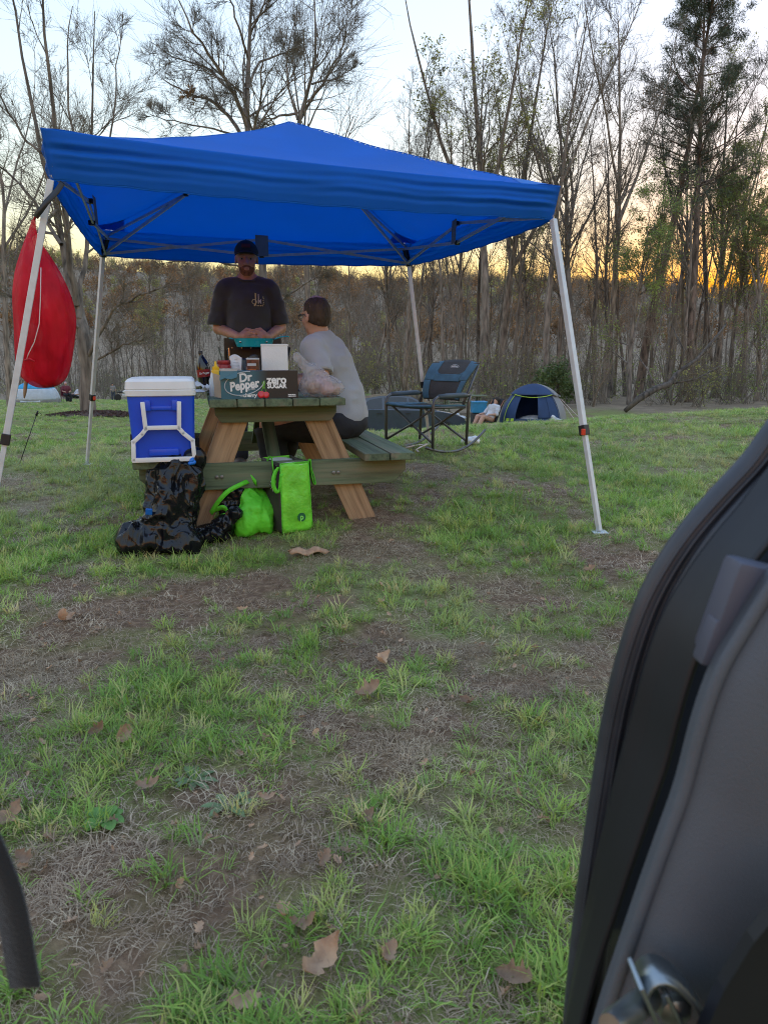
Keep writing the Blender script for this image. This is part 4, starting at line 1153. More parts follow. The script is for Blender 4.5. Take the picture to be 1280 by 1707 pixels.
# fallen branch at the wood's edge, evergreen shrub
def fallen_branch():
    D = 30.0; c = P(1045, 668, D); c.z = float(gz(c.x, c.y))
    t = thing('fallen_branch', 'long dark bough sagging to the ground at the right wood edge', 'branch', c)
    pts = [P(1042, 668, D) - c, P(1065, 664, D) - c, P(1092, 648, D + .3) - c, P(1115, 640, D + .6) - c, P(1130, 620, D + .9) - c, P(1160, 600, D + 1.4) - c, P(1190, 565, D + 2) - c, P(1210, 540, D + 3) - c]
    pts[0].z = 0.05
    q = MB(); q.tube(pts, [0.09, 0.14, 0.13, 0.12, 0.09, 0.07, 0.05, 0.03], 8); q.build('bough', 'bark_dark', t, smooth=True)
    for (a, b_, e) in ((3, (1160, 632), (1200, 610)), (2, (1080, 618), (1060, 590)), (4, (1140, 585), (1120, 545))):
        q = MB(); q.tube([pts[a], P(*b_, D + 1) - c, P(*e, D + 1.5) - c], [0.05, 0.035, 0.015], 6); q.build('side_branch', 'bark_dark', t, smooth=True)
fallen_branch()
def evergreen():
    c = wood_base(925, 34); rng = np.random.default_rng(7)
    t = thing('evergreen_shrub', 'small bright green evergreen bush behind the blue tent', 'shrub', c)
    q = MB(); q.tube([(0, 0, 0), (0.03, 0, 0.9), (0.0, 0.05, 2.0)], [0.05, 0.04, 0.02], 6); q.build('stem', 'bark_dark', t, smooth=True)
    ctr = np.array([[0, 0, 1.3], [-.45, 0, 1.1], [.4, .1, 1.2], [.1, 0, 1.9], [-.2, -.2, 1.6], [.5, 0, .8], [-.6, .1, 1.5]])
    p = ctr[rng.integers(0, 7, 1500)] + rng.normal(0, .22, (1500, 3))
    v, f = leaf_quads(rng, np.stack([p, p], 1), 0.06, 1, 0.03); obj('crown', raw_mesh('crown', v, f, 'evergreen_leaf', smooth=False), t)
evergreen()
# ------------------------------------------------------------------ things on and around the table
mat('cooler_blue', (0.010, 0.075, 0.62), 0.35, var=0.06, vscale=5, bump=0.05, bscale=300)
mat('cooler_white', (0.74, 0.75, 0.76), 0.4, var=0.04, vscale=8)
mat('tyre_black', (0.02, 0.02, 0.02), 0.7)
def rot_box_loft(levels, n=8, r=0.03):
    "stack of rounded rectangles: (z, halfx, halfy, corner radius)"
    V = []; F = []; m = 0
    for z, hx, hy, r in levels:
        ring = []
        for (cx, cy, a0) in ((hx - r, hy - r, 0), (-hx + r, hy - r, 90), (-hx + r, -hy + r, 180), (hx - r, -hy + r, 270)):
            for k in range(n + 1):
                a = R(a0 + 90 * k / n); ring.append((cx + r * math.cos(a), cy + r * math.sin(a), z))
        V += ring; m = len(ring)
    for i in range(len(levels) - 1):
        for k in range(m): F.append((i * m + k, i * m + (k + 1) % m, (i + 1) * m + (k + 1) % m, (i + 1) * m + k))
    F.append(tuple(range(m))[::-1]); F.append(tuple((len(levels) - 1) * m + k for k in range(m)))
    return V, F
def cooler():
    fz = BENCH_Z + 0.002; c = TW(-0.225, 0.175, fz)
    t = thing('cooler', 'blue wheeled cooler with white lid and pull handle on the left bench', 'cooler', c, TAB_YAW); t.scale = (.94, .94, .94)
    W, Dp, H = 0.345, 0.40, 0.335
    V, F = rot_box_loft([(0.0, W / 2 - .028, Dp / 2 - .028, .03), (0.012, W / 2 - .018, Dp / 2 - .018, .035), (H, W / 2 - 0.004, Dp / 2 - .004, .035)])
    q = MB(); q.add(V, F); body = q.build('body', 'cooler_blue', t, smooth=True, auto=35)
    V, F = rot_box_loft([(H, W / 2 - .002, Dp / 2, .035), (H + .004, W / 2 + .004, Dp / 2 + .006, .037), (H + .03, W / 2 + .005, Dp / 2 + .007, .037), (H + .034, W / 2 + .001, Dp / 2 + .003, .036), (H + .038, W / 2 + .004, Dp / 2 + .006, .037), (H + .075, W / 2 + .000, Dp / 2 + .002, .037), (H + .088, W / 2 - .012, Dp / 2 - .010, .034), (H + .091, W / 2 - .05, Dp / 2 - .05, .02)])
    q = MB(); q.add(V, F); lid = q.build('lid', 'cooler_white', t, smooth=True, auto=28)
    yf = -Dp / 2
    # recessed panel ribs and the blue keeper for the handle
    for z, w, h in ((0.275, 0.165, 0.022), (0.047, 0.15, 0.035)):
        q = MB(); q.box((0, yf + 0.008, z), (w, 0.022, h), bev=0.006); q.build('grip', 'cooler_blue', body, smooth=True, auto=35)
    for sx in (-1, 1):
        q = MB(); q.box((sx * 0.068, yf - 0.004, 0.290), (0.03, 0.02, 0.055), bev=0.005); q.build('latch', 'cooler_blue', body, smooth=True, auto=35)
    # white telescoping handle: two uprights, cross bar, shoulders flaring to a wide foot frame
    y = yf - 0.012
    def strip(pts, w=0.022, d=0.02):
        m = MB()
        for a, b in zip(pts[:-1], pts[1:]):
            a, b = Vector((a[0], y, a[1])), Vector((b[0], y, b[1])); e = (b - a).normalized() * w * 0.42
            m.bar(a - e, b + e, w, d, up=(0, 1, 0), bev=0.004)
        return m
    h = thing_part('pull_handle', t)
    for sx in (-1, 1):
        strip([(sx * 0.090, 0.300), (sx * 0.083, 0.170), (sx * 0.103, 0.145), (sx * 0.148, 0.105), (sx * 0.152, 0.012)]).build('handle_upright', 'cooler_white', h, smooth=True, auto=35)
    strip([(-0.080, 0.176), (0.080, 0.176)]).build('handle_bar', 'cooler_white', h, smooth=True, auto=35)
    strip([(-0.150, 0.010), (0.150, 0.010)], 0.024).build('handle_bar', 'cooler_white', h, smooth=True, auto=35)
    for sx in (-1, 1):
        q = MB(); ax = Matrix(((0, 0, 1), (0, 1, 0), (-1, 0, 0)))
        q.lathe([(0.02, -.014), (.036, -.014), (.04, -.009), (.04, .009), (.036, .014), (.02, .014)], (sx * (W / 2 - .004), Dp / 2 - .05, .04), 20, ax); q.build('wheel', 'tyre_black', t, smooth=True, auto=40)
    q = MB(); q.box((-(W / 2 - .012), yf + 0.06, 0.085), (0.012, 0.05, 0.11), bev=0.004); q.build('side_grip', 'tyre_black', t)
def thing_part(name, parent):
    o = bpy.data.objects.new(name, None); COL.objects.link(o); o.parent = parent; o.empty_display_size = .05; return o
cooler()

# plastic bags ------------------------------------------------------------
def plastic_film(name, col, rough, scale=18, strength=1.0, alpha=1.0, dist=0.05, trans=0.0):
    m, nt, out = new_mat(name); L = nt.links.new
    b = node(nt, 'ShaderNodeBsdfPrincipled'); b.inputs['Base Color'].default_value = (*col, 1); b.inputs['Roughness'].default_value = rough; b.inputs['Specular IOR Level'].default_value = 0.4
    tc = node(nt, 'ShaderNodeTexCoord')
    mp = node(nt, 'ShaderNodeMapping'); mp.inputs['Scale'].default_value = (1, 1, 0.45); L(tc.outputs['Object'], mp.inputs['Vector'])
    n0 = node(nt, 'ShaderNodeTexNoise'); n0.inputs['Scale'].default_value = 4; L(mp.outputs[0], n0.inputs['Vector'])
    ad = node(nt, 'ShaderNodeVectorMath', operation='ADD'); L(mp.outputs[0], ad.inputs[0])
    sc = node(nt, 'ShaderNodeVectorMath', operation='SCALE'); sc.inputs['Scale'].default_value = 0.25; L(n0.outputs['Color'], sc.inputs[0]); L(sc.outputs[0], ad.inputs[1])
    hgt = None
    for k, wgt in ((1.0, 1.0), (2.3, 0.45)):            # two sizes of crumple facets
        v = node(nt, 'ShaderNodeTexVoronoi'); v.inputs['Scale'].default_value = scale * k; L(ad.outputs[0], v.inputs['Vector'])
        mlt = node(nt, 'ShaderNodeMath', operation='MULTIPLY'); mlt.inputs[1].default_value = wgt; L(v.outputs['Distance'], mlt.inputs[0])
        if hgt is None: hgt = mlt
        else:
            sm = node(nt, 'ShaderNodeMath', operation='ADD'); L(hgt.outputs[0], sm.inputs[0]); L(mlt.outputs[0], sm.inputs[1]); hgt = sm
    b2 = node(nt, 'ShaderNodeBump'); b2.inputs['Strength'].default_value = strength; b2.inputs['Distance'].default_value = dist; L(hgt.outputs[0], b2.inputs['Height']); L(b2.outputs[0], b.inputs['Normal'])
    sh = b.outputs[0]
    if trans:
        t_ = node(nt, 'ShaderNodeBsdfTranslucent'); t_.inputs['Color'].default_value = (*col, 1); mx = node(nt, 'ShaderNodeMixShader'); mx.inputs[0].default_value = trans; L(sh, mx.inputs[1]); L(t_.outputs[0], mx.inputs[2]); sh = mx.outputs[0]
    if alpha < 1:
        tp = node(nt, 'ShaderNodeBsdfTransparent'); mx = node(nt, 'ShaderNodeMixShader'); mx.inputs[0].default_value = alpha; L(tp.outputs[0], mx.inputs[1]); L(sh, mx.inputs[2]); sh = mx.outputs[0]
    L(sh, out.inputs['Surface'])
plastic_film('black_film', (0.007, 0.008, 0.011), 0.22, 8, 0.8, dist=0.06)
plastic_film('clear_film', (0.60, 0.57, 0.58), 0.25, 22, 0.9, alpha=0.45, dist=0.03, trans=0.3)
mat('blue_tie', (0.01, 0.16, 0.62), 0.4)
mat('white_print', (0.7, 0.7, 0.7), 0.6)
mat('tote_green', (0.13, 0.68, 0.030), 0.6, var=0.08, vscale=8, bump=0.7, bscale=30, trans=0.12)
mat('tote_lime', (0.20, 0.74, 0.045), 0.42, var=0.16, vscale=10, bump=1.0, bscale=20, trans=0.08)
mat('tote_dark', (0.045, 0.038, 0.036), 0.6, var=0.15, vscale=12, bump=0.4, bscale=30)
mat('tote_lining', (0.70, 0.71, 0.72), 0.5, bump=0.3, bscale=40)
mat('logo_green', (0.006, 0.12, 0.045), 0.5)
mat('logo_lime', (0.25, 0.75, 0.12), 0.5)
def folds(V, s, a, seed=1, z=0.5):
    n = np.abs(vnoise(V[:, 0] * s, V[:, 1] * s, V[:, 2] * s * z, seed)); m = np.abs(vnoise(V[:, 0] * s * 2.3 + 5, V[:, 1] * s * 2.3, V[:, 2] * s * 1.4, seed + 3))
    return a * (0.7 * (0.45 - n) + 0.4 * (0.4 - m))
def trash_bag():
    c = G(276, 928); c.y += 0.07; c.z = float(gz(c.x, c.y))
    t = thing('trash_bag', 'tall crumpled black trash bag slumped below the blue cooler', 'trash bag', c)
    K = c.y / 1240 * 1.0
    def w(px, py, dy=0.0):
        p = P(px, py, c.y + dy) - c; return (p.x, p.y, p.z)
    s = SDF((-0.30, -0.22, -0.02), (0.30, 0.26, 0.56), 0.006)
    s.ell(w(264, 898), (0.155, 0.13, 0.085), 0.05).ell(w(232, 905, -.02), (0.085, 0.10, 0.06), 0.04).ell(w(300, 902), (0.09, 0.10, 0.07), 0.04)
    s.ell(w(282, 850, .04), (0.110, 0.10, 0.14), 0.06).ell(w(292, 812, .06), (0.108, 0.09, 0.12), 0.05).ell(w(268, 800, .06), (0.06, 0.07, 0.07), 0.04)
    s.cone(w(305, 800, .07), w(318, 772, .08), 0.07, 0.028, 0.04).cone(w(275, 795, .07), w(288, 778, .07), 0.05, 0.035, 0.03)
    s.cone(w(318, 772, .08), w(323, 764, .08), 0.022, 0.03, 0.01)
    s.cut((0, 0, 0.0), (0, 0, -1))
    sdf_obj('bag', s, 'black_film', t, 1, lambda V: folds(V, 8, 0.07, 4, .35) + folds(V, 17, 0.03, 9, .3))
    q = MB(); a = Vector(w(319, 773, .05)); q.tube([a + Vector((-.012, 0, 0)), a + Vector((0, -.018, .004)), a + Vector((.016, -.012, .006)), a + Vector((.022, .0, .014))], 0.010, 6); q.tube([a + Vector((.0, -.012, .004)), a + Vector((.010, -.014, .022)), a + Vector((.014, -.006, .030))], [.009, .011, .006], 6); q.build('drawstring', 'blue_tie', t, smooth=True)
    q = MB(); a = Vector(w(249, 853, -.09)); q.box(a, (0.032, 0.012, 0.030), Euler((0.2, 0.1, 0.2)), bev=0.003); q.build('drawstring', 'blue_tie', t)
trash_bag()
def small_black_bag():
    c = G(352, 912); c.y += 0.08; c.z = float(gz(c.x, c.y))
    t = thing('trash_bag', 'small flattened black plastic bag lying between trash bag and green tote', 'trash bag', c)
    def w(px, py, dy=0.0):
        p = P(px, py, c.y + dy) - c; return (p.x, p.y, p.z)
    s = SDF((-0.16, -0.14, -0.02), (0.20, 0.16, 0.22), 0.008)
    s.ell(w(345, 893), (0.075, 0.08, 0.05), 0.03).ell(w(365, 888, .02), (0.06, 0.07, 0.05), 0.03).ell(w(376, 872, .01), (0.045, 0.06, 0.045), 0.03).ell(w(390, 856, .0), (0.04, 0.05, 0.045), 0.03).cut((0, 0, 0), (0, 0, -1))
    sdf_obj('bag', s, 'black_film', t, 1, lambda V: folds(V, 16, 0.035, 14) + folds(V, 34, 0.014, 2))
small_black_bag()
def ribbon(pts, w, up, m, name, parent, thick=0.003):
    "flat webbing following pts; up gives the width direction"
    pts = [Vector(p) for p in pts]; up = Vector(up).normalized(); V = []; F = []
    # smooth the path
    fine = []
    for i in range(len(pts) - 1):
        p0 = pts[max(i - 1, 0)]; p1 = pts[i]; p2 = pts[i + 1]; p3 = pts[min(i + 2, len(pts) - 1)]
        for k in range(6):
            s = k / 6; fine.append(0.5 * ((2 * p1) + (p2 - p0) * s + (2 * p0 - 5 * p1 + 4 * p2 - p3) * s * s + (3 * p1 - p0 - 3 * p2 + p3) * s ** 3))
    fine.append(pts[-1])
    for p in fine: V += [p - up * w / 2, p + up * w / 2]
    F = [(2 * i, 2 * i + 1, 2 * i + 3, 2 * i + 2) for i in range(len(fine) - 1)]
    q = MB(); q.add(V, F); return q.build(name, m, parent, smooth=True, solid=thick)
def slumped_tote():
    c = G(408, 898); c.y += 0.075; c.z = float(gz(c.x, c.y))
    t = thing('tote_bag', 'slumped lime green fabric tote with a black plastic bag spilling out', 'tote bag', c)
    def w(px, py, dy=0.0):
        p = P(px, py, c.y + dy) - c; return (p.x, p.y, p.z)
    s = SDF((-0.24, -0.22, -0.02), (0.24, 0.24, 0.40), 0.007)
    s.ell(w(420, 868), (0.115, 0.12, 0.115), 0.04).ell(w(408, 848, .03), (0.115, 0.12, 0.13), 0.05).ell(w(432, 860, 0), (0.075, 0.10, 0.115), 0.04).ell(w(398, 825, .06), (0.085, 0.08, 0.09), 0.04).ell(w(408, 800, .08), (0.055, 0.05, 0.05), 0.03).cone(w(388, 885), w(440, 888), 0.05, 0.05, 0.03)
    s.ell(w(384, 884, .0), (0.075, 0.09, 0.055), 0.04).ell(w(404, 806, .05), (0.075, 0.07, 0.065), 0.04).ell(w(438, 880, -.01), (0.055, 0.07, 0.06), 0.04)
    s.cut((0, 0, 0), (0, 0, -1))
    # mouth: the front upper left is folded open
    s.ell(w(386, 838, -.12), (0.075, 0.075, 0.065), 0.01, op='sub')
    sdf_obj('bag', s, 'tote_green', t, 1, lambda V: folds(V, 12, 0.04, 5, 0.35) + folds(V, 26, 0.012, 6, .4))
    s = SDF((-0.20, -0.20, 0.0), (0.12, 0.12, 0.32), 0.008)
    s.ell(w(384, 842, -.045), (0.062, 0.055, 0.055), 0.02).ell(w(392, 822, -.03), (0.045, 0.05, 0.04), 0.02).ell(w(380, 868, -.07), (0.045, 0.045, 0.035), 0.02)
    i = sdf_obj('plastic_liner', s, 'black_film', t, 1, lambda V: folds(V, 20, 0.03, 8) + folds(V, 40, 0.012, 2))
    q = MB(); q.box(w(386, 853, -.112), (0.038, 0.008, 0.018), Euler((.2, .1, .1)), bev=0.003); q.build('blue_label', 'blue_tie', i)
    ribbon([w(420, 800, .0), w(405, 806, -.08), w(382, 818, -.12), w(366, 834, -.13), w(354, 852, -.12), (w(352, 856, -.10))], 0.024, (-0.62, 0, 0.78), 'tote_green', 'strap', t)
    ribbon([w(354, 852, -.115), w(372, 846, -.125), w(380, 856, -.12), w(366, 862, -.115)], 0.030, (0.2, -.3, 0.9), 'tote_green', 'strap', t)
    ribbon([w(372, 810, -.02), w(390, 794, -.03), w(412, 792, -.03), w(428, 806, -.04)], 0.034, (0.0, -.2, 1), 'tote_green', 'strap', t)
slumped_tote()
def upright_tote():
    c = G(484, 890); c.y += 0.075; c.z = float(gz(c.x, c.y))
    rz = R(33); t = thing('tote_bag', 'upright bright green insulated tote with white lining and round p logo', 'tote bag', c, rz)
    # open box with five walls; narrow green end faces the camera, long dark sides run back
    w0, w1, d, H = 0.175, 0.160, 0.24, 0.365
    def wall(p00, p10, p01, p11, bulge, seed):
        p00, p10, p01, p11 = map(Vector, (p00, p10, p01, p11)); nrm_ = (p10 - p00).cross(p01 - p00).normalized()
        def f(u, v):
            p = p00.lerp(p10, u).lerp(p01.lerp(p11, u), v)
            return p + nrm_ * (bulge * math.sin(math.pi * u) * math.sin(math.pi * min(1, v * 1.1)) + 0.006 * float(vnoise(u * 5 + seed, v * 8, 0, seed)) * math.sin(math.pi * u))
        q = MB(); q.grid(f, 12, 20); return q
    y0, y1 = -0.07, d - 0.07
    fl, fr = (-w0 / 2, y0, 0), (w0 / 2, y0, 0); bl, br = (-w0 / 2 - .01, y1, 0), (w0 / 2 + .01, y1, 0)
    tfl, tfr = (-w1 / 2, y0 + 0.02, H), (w1 / 2, y0 + 0.02, H); tbl, tbr = (-w1 / 2, y1, H + .01), (w1 / 2, y1, H + .01)
    fp = wall(fl, fr, tfl, tfr, 0.012, 1).build('front_panel', 'tote_lime', t, smooth=True, solid=0.004)
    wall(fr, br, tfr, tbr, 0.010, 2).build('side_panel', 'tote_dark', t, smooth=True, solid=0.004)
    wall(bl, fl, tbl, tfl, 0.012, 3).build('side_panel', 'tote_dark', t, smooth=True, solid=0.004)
    wall(br, bl, tbr, tbl, 0.006, 4).build('back_panel', 'tote_lime', t, smooth=True, solid=0.004)
    q = MB(); q.grid(lambda u, v: Vector(fl).lerp(Vector(fr), u).lerp(Vector(bl).lerp(Vector(br), u), v) + Vector((0, 0, .004)), 3, 3); q.build('base_panel', 'tote_dark', t, solid=0.004)
    q = MB(); q.grid(lambda u, v: Vector(tfl).lerp(Vector(tfr), u).lerp(Vector(tbl).lerp(Vector(tbr), u), v) + Vector((0, 0, -.022 + .012 * math.sin(u * 3.1) + .006 * math.sin(v * 9))), 10, 14); q.build('lining', 'tote_lining', t, smooth=True, solid=0.003)
    for a, b in ((fl, tfl), (fr, tfr)):
        q = MB(); q.tube([Vector(a).lerp(Vector(b), i / 6) for i in range(7)], 0.0035, 6); q.build('piping', 'tote_green', t, smooth=True)
    q = MB(); q.tube([tfl, tfr], 0.004, 6); q.build('piping', 'tote_green', t, smooth=True)
    # handles: one flopped to the left, one to the right
    ribbon([(-w1 / 2 - .006, .0, H - .11), (-w1 / 2 - .02, .0, H - .03), (-w1 / 2 - .012, .03, H + .025), (-w1 / 2 - .004, .08, H + .02), (-w1 / 2 - .02, .10, H - .04), (-w1 / 2 - .012, .12, H - .12)], 0.030, (.25, 1, 0), 'tote_green', 'handle', t)
    ribbon([(-w1 / 2 - .006, -.045, H - .015), (-w1 / 2 - .035, -.05, H - .05), (-w1 / 2 - .045, -.055, H - .11), (-w1 / 2 - .012, -.05, H - .15), (-w1 / 2 + .004, -.056, H - .05)], 0.026, (1, .2, 0), 'tote_green', 'handle', t)
    ribbon([(w1 / 2 + .004, -.03, H - .02), (w1 / 2 + .02, -.035, H + .01), (w1 / 2 + .022, -.035, H - .06), (w1 / 2 + .036, -.035, H - .12), (w1 / 2 + .05, -.03, H - .12), (w1 / 2 + .035, -.02, H - .05), (w1 / 2 + .02, -.015, H - .0)], 0.026, (.15, 1, 0), 'tote_green', 'handle', t)
    # logo roundel with a letter p
    q = MB(); q.lathe([(0.0235, 0), (0.0235, 0.0025)], (0.018, y0 - 0.0125, 0.078), 28, Matrix(((1, 0, 0), (0, 0, -1), (0, 1, 0)))); lg = q.build('logo', 'logo_green', fp, smooth=True, auto=30)
    text_part('logo_letter', 'p', 0.043, 'logo_lime', fp, FACE, (0.018, y0 - 0.0165, 0.079), bold=0.001)
    # a sun doodle printed on the dark side
    sd_ = Matrix(((0, 0, -1), (-1, 0, 0), (0, 1, 0)))
    q = MB(); cc = Vector((-w0 / 2 - 0.014, 0.01, 0.245))
    q.tube([cc + Vector((0, math.cos(a) * .015, math.sin(a) * .015)) for a in [i * math.pi / 8 for i in range(17)]], 0.0014, 4)
    for i in range(8):
        a = i * math.pi / 4; q.tube([cc + Vector((0, math.cos(a) * .021, math.sin(a) * .021)), cc + Vector((0, math.cos(a) * .031, math.sin(a) * .031))], 0.0014, 4)
    q.build('sun_print', 'white_print', t)
upright_tote()

# soda carton --------------------------------------------------------------
def carton_material():
    m, nt, out = new_mat('carton_print'); L = nt.links.new
    b = node(nt, 'ShaderNodeBsdfPrincipled'); b.inputs['Roughness'].default_value = 0.35; b.inputs['Coat Weight'].default_value = 0.2
    tc = node(nt, 'ShaderNodeTexCoord'); sp = node(nt, 'ShaderNodeSeparateXYZ'); L(tc.outputs['Object'], sp.inputs[0])
    r = ramp(nt, [(0.0, (0.030, 0.125, 0.165)), (0.42, (0.032, 0.110, 0.150)), (0.60, (0.018, 0.020, 0.026)), (1.0, (0.016, 0.017, 0.022))])
    mr = node(nt, 'ShaderNodeMapRange'); mr.inputs['From Min'].default_value = -0.2; mr.inputs['From Max'].default_value = 0.2; L(sp.outputs[0], mr.inputs['Value']); L(mr.outputs[0], r.inputs[0])
    L(r.outputs[0], b.inputs['Base Color']); L(b.outputs[0], out.inputs['Surface'])
carton_material()
mat('carton_inside', (0.40, 0.33, 0.25), 0.8); mat('print_white', (0.80, 0.80, 0.80), 0.5); mat('print_silver', (0.52, 0.55, 0.58), 0.45); mat('cherry_red', (0.50, 0.006, 0.02), 0.3, coat=0.5); mat('stem_green', (0.12, 0.32, 0.03), 0.5)
def soda_carton():
    zt = TAB_Z + 0.001; c = TW(0.255, 0.115, zt)
    t = thing('soda_carton', 'dark cherry soda twelve-pack carton, torn open, on the table front', 'carton', c, TAB_YAW + R(1))
    Lx, Dy, H = 0.385, 0.125, 0.137
    # carton as separate panels so the torn left end stands open
    q = MB(); q.box((0.0, -Dy / 2, H / 2), (Lx, 0.003, H)); q.build('front_panel', 'carton_print', t)
    q = MB(); q.box((0.0, Dy / 2, H / 2), (Lx, 0.003, H)); q.build('back_panel', 'carton_print', t)
    q = MB(); q.box((0.045, 0, H), (Lx - 0.09, Dy, 0.003)); q.build('top_panel', 'carton_print', t)
    q = MB(); q.box((0, 0, 0.002), (Lx, Dy - 0.004, 0.003)); q.build('bottom_panel', 'carton_print', t)
    q = MB(); q.box((Lx / 2, 0, H / 2), (0.003, Dy, H)); q.build('end_panel', 'carton_print', t)
    q = MB(); q.add([(-Lx / 2, -Dy / 2 - .002, H), (-Lx / 2 + .085, -Dy / 2 - .002, H), (-Lx / 2 + .08, -Dy / 2 - .012, H - .030), (-Lx / 2 + .05, -Dy / 2 - .016, H - .040), (-Lx / 2 + .02, -Dy / 2 - .016, H - .034), (-Lx / 2 - .006, -Dy / 2 - .012, H - .045)], [(0, 1, 2, 3, 4, 5)]); q.build('torn_flap', 'carton_print', t, solid=0.002)
    q = MB(); q.add([(-Lx / 2, -Dy / 2, H), (-Lx / 2 + .03, -Dy / 2 + .02, H + .012), (-Lx / 2 + .055, -Dy / 2 + .03, H + .004), (-Lx / 2 + .085, -Dy / 2 + .03, H + .014), (-Lx / 2 + .085, -Dy / 2, H)], [(0, 1, 2, 3, 4)]); q.build('torn_edge', 'carton_inside', t, solid=0.002)
    q = MB(); q.add([(-Lx / 2, -Dy / 2, 0.005), (-Lx / 2 - .03, -Dy / 2 + .03, 0.01), (-Lx / 2 - .035, -Dy / 2 + .04, H - .01), (-Lx / 2, -Dy / 2, H - .02)], [(0, 1, 2, 3)]); q.build('end_flap', 'carton_inside', t, solid=0.002)
    yf = -Dy / 2 - 0.0022
    def txt(nm, s, size, m, x, z, **k): return text_part(nm, s, size, m, t, FACE @ Matrix.Rotation(k.pop('rot', 0), 3, 'Z'), (x, yf, z), ext=0.0004, **k)
    txt('lettering', 'Dr', 0.058, 'print_white', -0.072, 0.104, shear=0.12, bold=0.0022, rot=R(8), sx=0.95)
    txt('lettering', 'Pepper', 0.062, 'print_white', -0.078, 0.067, shear=0.12, bold=0.0024, rot=R(8), sx=0.82)
    txt('lettering', '.', 0.05, 'print_white', -0.012, 0.075, bold=0.002)
    txt('lettering', 'Est.1885', 0.012, 'print_silver', -0.044, 0.047, rot=R(8), bold=0.0004)
    txt('lettering', 'cherry', 0.026, 'print_white', -0.051, 0.0165, bold=0.0009, shear=0.1, sx=1.0)
    txt('lettering', 'zero', 0.056, 'print_white', 0.086, 0.092, bold=0.0022, sx=0.95)
    txt('lettering', 'SUGAR', 0.032, 'print_white', 0.086, 0.061, bold=0.0014, sx=0.95)
    q = MB()                                            # two lines of print too small to read
    for z, ws in ((0.0175, (5, 3, 4, 2, 5, 3, 4)), (0.0095, (3, 5, 4, 4, 2, 5, 4))):
        x = 0.142
        for k in ws:
            q.box((x + k * .0006, yf, z), (k * .0011, .0008, .0052)); x += k * .0012 + .0012
    q.build('fine_print', 'print_white', t)
    # the open oval swoosh round the name
    q = MB(); pts = []
    for i in range(44):
        a = R(-150 + i * 6.6 * -1 + 330 - 180); pts.append((-0.076 + 0.098 * math.cos(a) + 0.008 * math.sin(a), yf, 0.076 + 0.058 * math.sin(a) + 0.010 * math.cos(a)))
    q.tube(pts, 0.0024, 5); q.build('oval_print', 'print_silver', t)
    q = MB(); q.tube([(-0.115, yf, 0.019), (-0.095, yf, 0.012), (-0.080, yf, 0.013)], 0.0016, 4); q.build('oval_print', 'print_silver', t)
    for k, (x, z, r) in enumerate(((0.006, 0.020, 0.0185), (0.030, 0.018, 0.0165))):
        q = MB(); q.lathe([(0, -0.0006), (r, 0.0), (r * .97, 0.0012), (r * 0.8, 0.002), (0, 0.0026)][1:], (x, yf, z), 20, Matrix(((1, 0, 0), (0, 0, -1), (0, 1, 0)))); q.build('cherry_print', 'cherry_red', t, smooth=True)
    q = MB()
    for x0 in (0.006, 0.030): q.tube([(x0, yf - .001, 0.034), (0.020, yf - .001, 0.065), (0.026, yf - .001, 0.088)], 0.0016, 4)
    q.add([(0.024, yf - .001, 0.092), (0.012, yf - .0015, 0.080), (0.011, yf - .0015, 0.060), (0.017, yf - .001, 0.046), (0.025, yf - .0015, 0.062), (0.029, yf - .0015, 0.078)], [(0, 1, 2, 3, 4, 5)])
    q.build('leaf_print', 'stem_green', t)
soda_carton()

# produce bag, box, bottles, stove -------------------------------------------
mat('bread', (0.52, 0.30, 0.19), 0.7, var=0.3, vscale=18, bump=0.4, bscale=40)
def grocery_bag():
    c = TW(0.575, 0.12, TAB_Z + 0.001); t = thing('grocery_bag', 'knotted clear plastic grocery bag of buns beside the soda carton', 'grocery bag', c, TAB_YAW)
    s = SDF((-0.16, -0.12, -0.01), (0.17, 0.14, 0.27), 0.007)
    s.ell((0.0, 0, 0.060), (0.095, 0.085, 0.062), 0.03).ell((0.055, 0, 0.045), (0.07, 0.075, 0.045), 0.03).ell((-0.055, .01, 0.05), (0.05, 0.07, 0.05), 0.03)
    s.cone((-0.02, 0, 0.10), (-0.085, 0.0, 0.165), 0.05, 0.024, 0.03).cone((-0.085, 0, 0.165), (-0.115, 0, 0.205), 0.022, 0.022, 0.01).cone((-0.02, .02, 0.12), (-0.03, .02, 0.15), 0.035, 0.02, 0.02)
    s.cut((0, 0, 0.001), (0, 0, -1))
    sdf_obj('bag', s, 'clear_film', t, 1, lambda V: folds(V, 20, 0.012, 5) + folds(V, 45, 0.006, 6))
    for (x, y, z, r, m) in ((-.035, 0, .045, .038, 'bread'), (.03, -.02, .042, .04, 'pinkish'), (.075, .0, .038, .034, 'bread'), (.0, .035, .075, .034, 'pinkish')):
        q = MB(); q.ball((x, y, z), (r, r * 1.1, r * .9)); q.build('bun', m, t, smooth=True)
grocery_bag()
mat('foam_white', (0.78, 0.80, 0.80), 0.7, var=0.03, vscale=9, bump=0.2, bscale=120)
def white_box():
    # D about 4.35: upright foam pack
    a = P(459, 640, 4.42); u = 0; c = Vector((a.x, a.y, TAB_Z + 0.001)); t = thing('foam_box', 'plain upright white box behind the soda carton', 'box', c, TAB_YAW - R(3))
    H = P(459, 574, 4.42).z - c.z; w = 43 * 4.42 / 1240 * 0.98
    q = MB(); q.box((0, 0, H / 2), (w, 0.09, H - .004), bev=0.006); b = q.build('carton', 'foam_white', t, smooth=True, auto=35)
    q = MB(); q.box((0, 0, H * 0.985), (w + .004, .094, 0.012), bev=0.003); q.build('lid', 'foam_white', t, smooth=True, auto=35)
white_box()
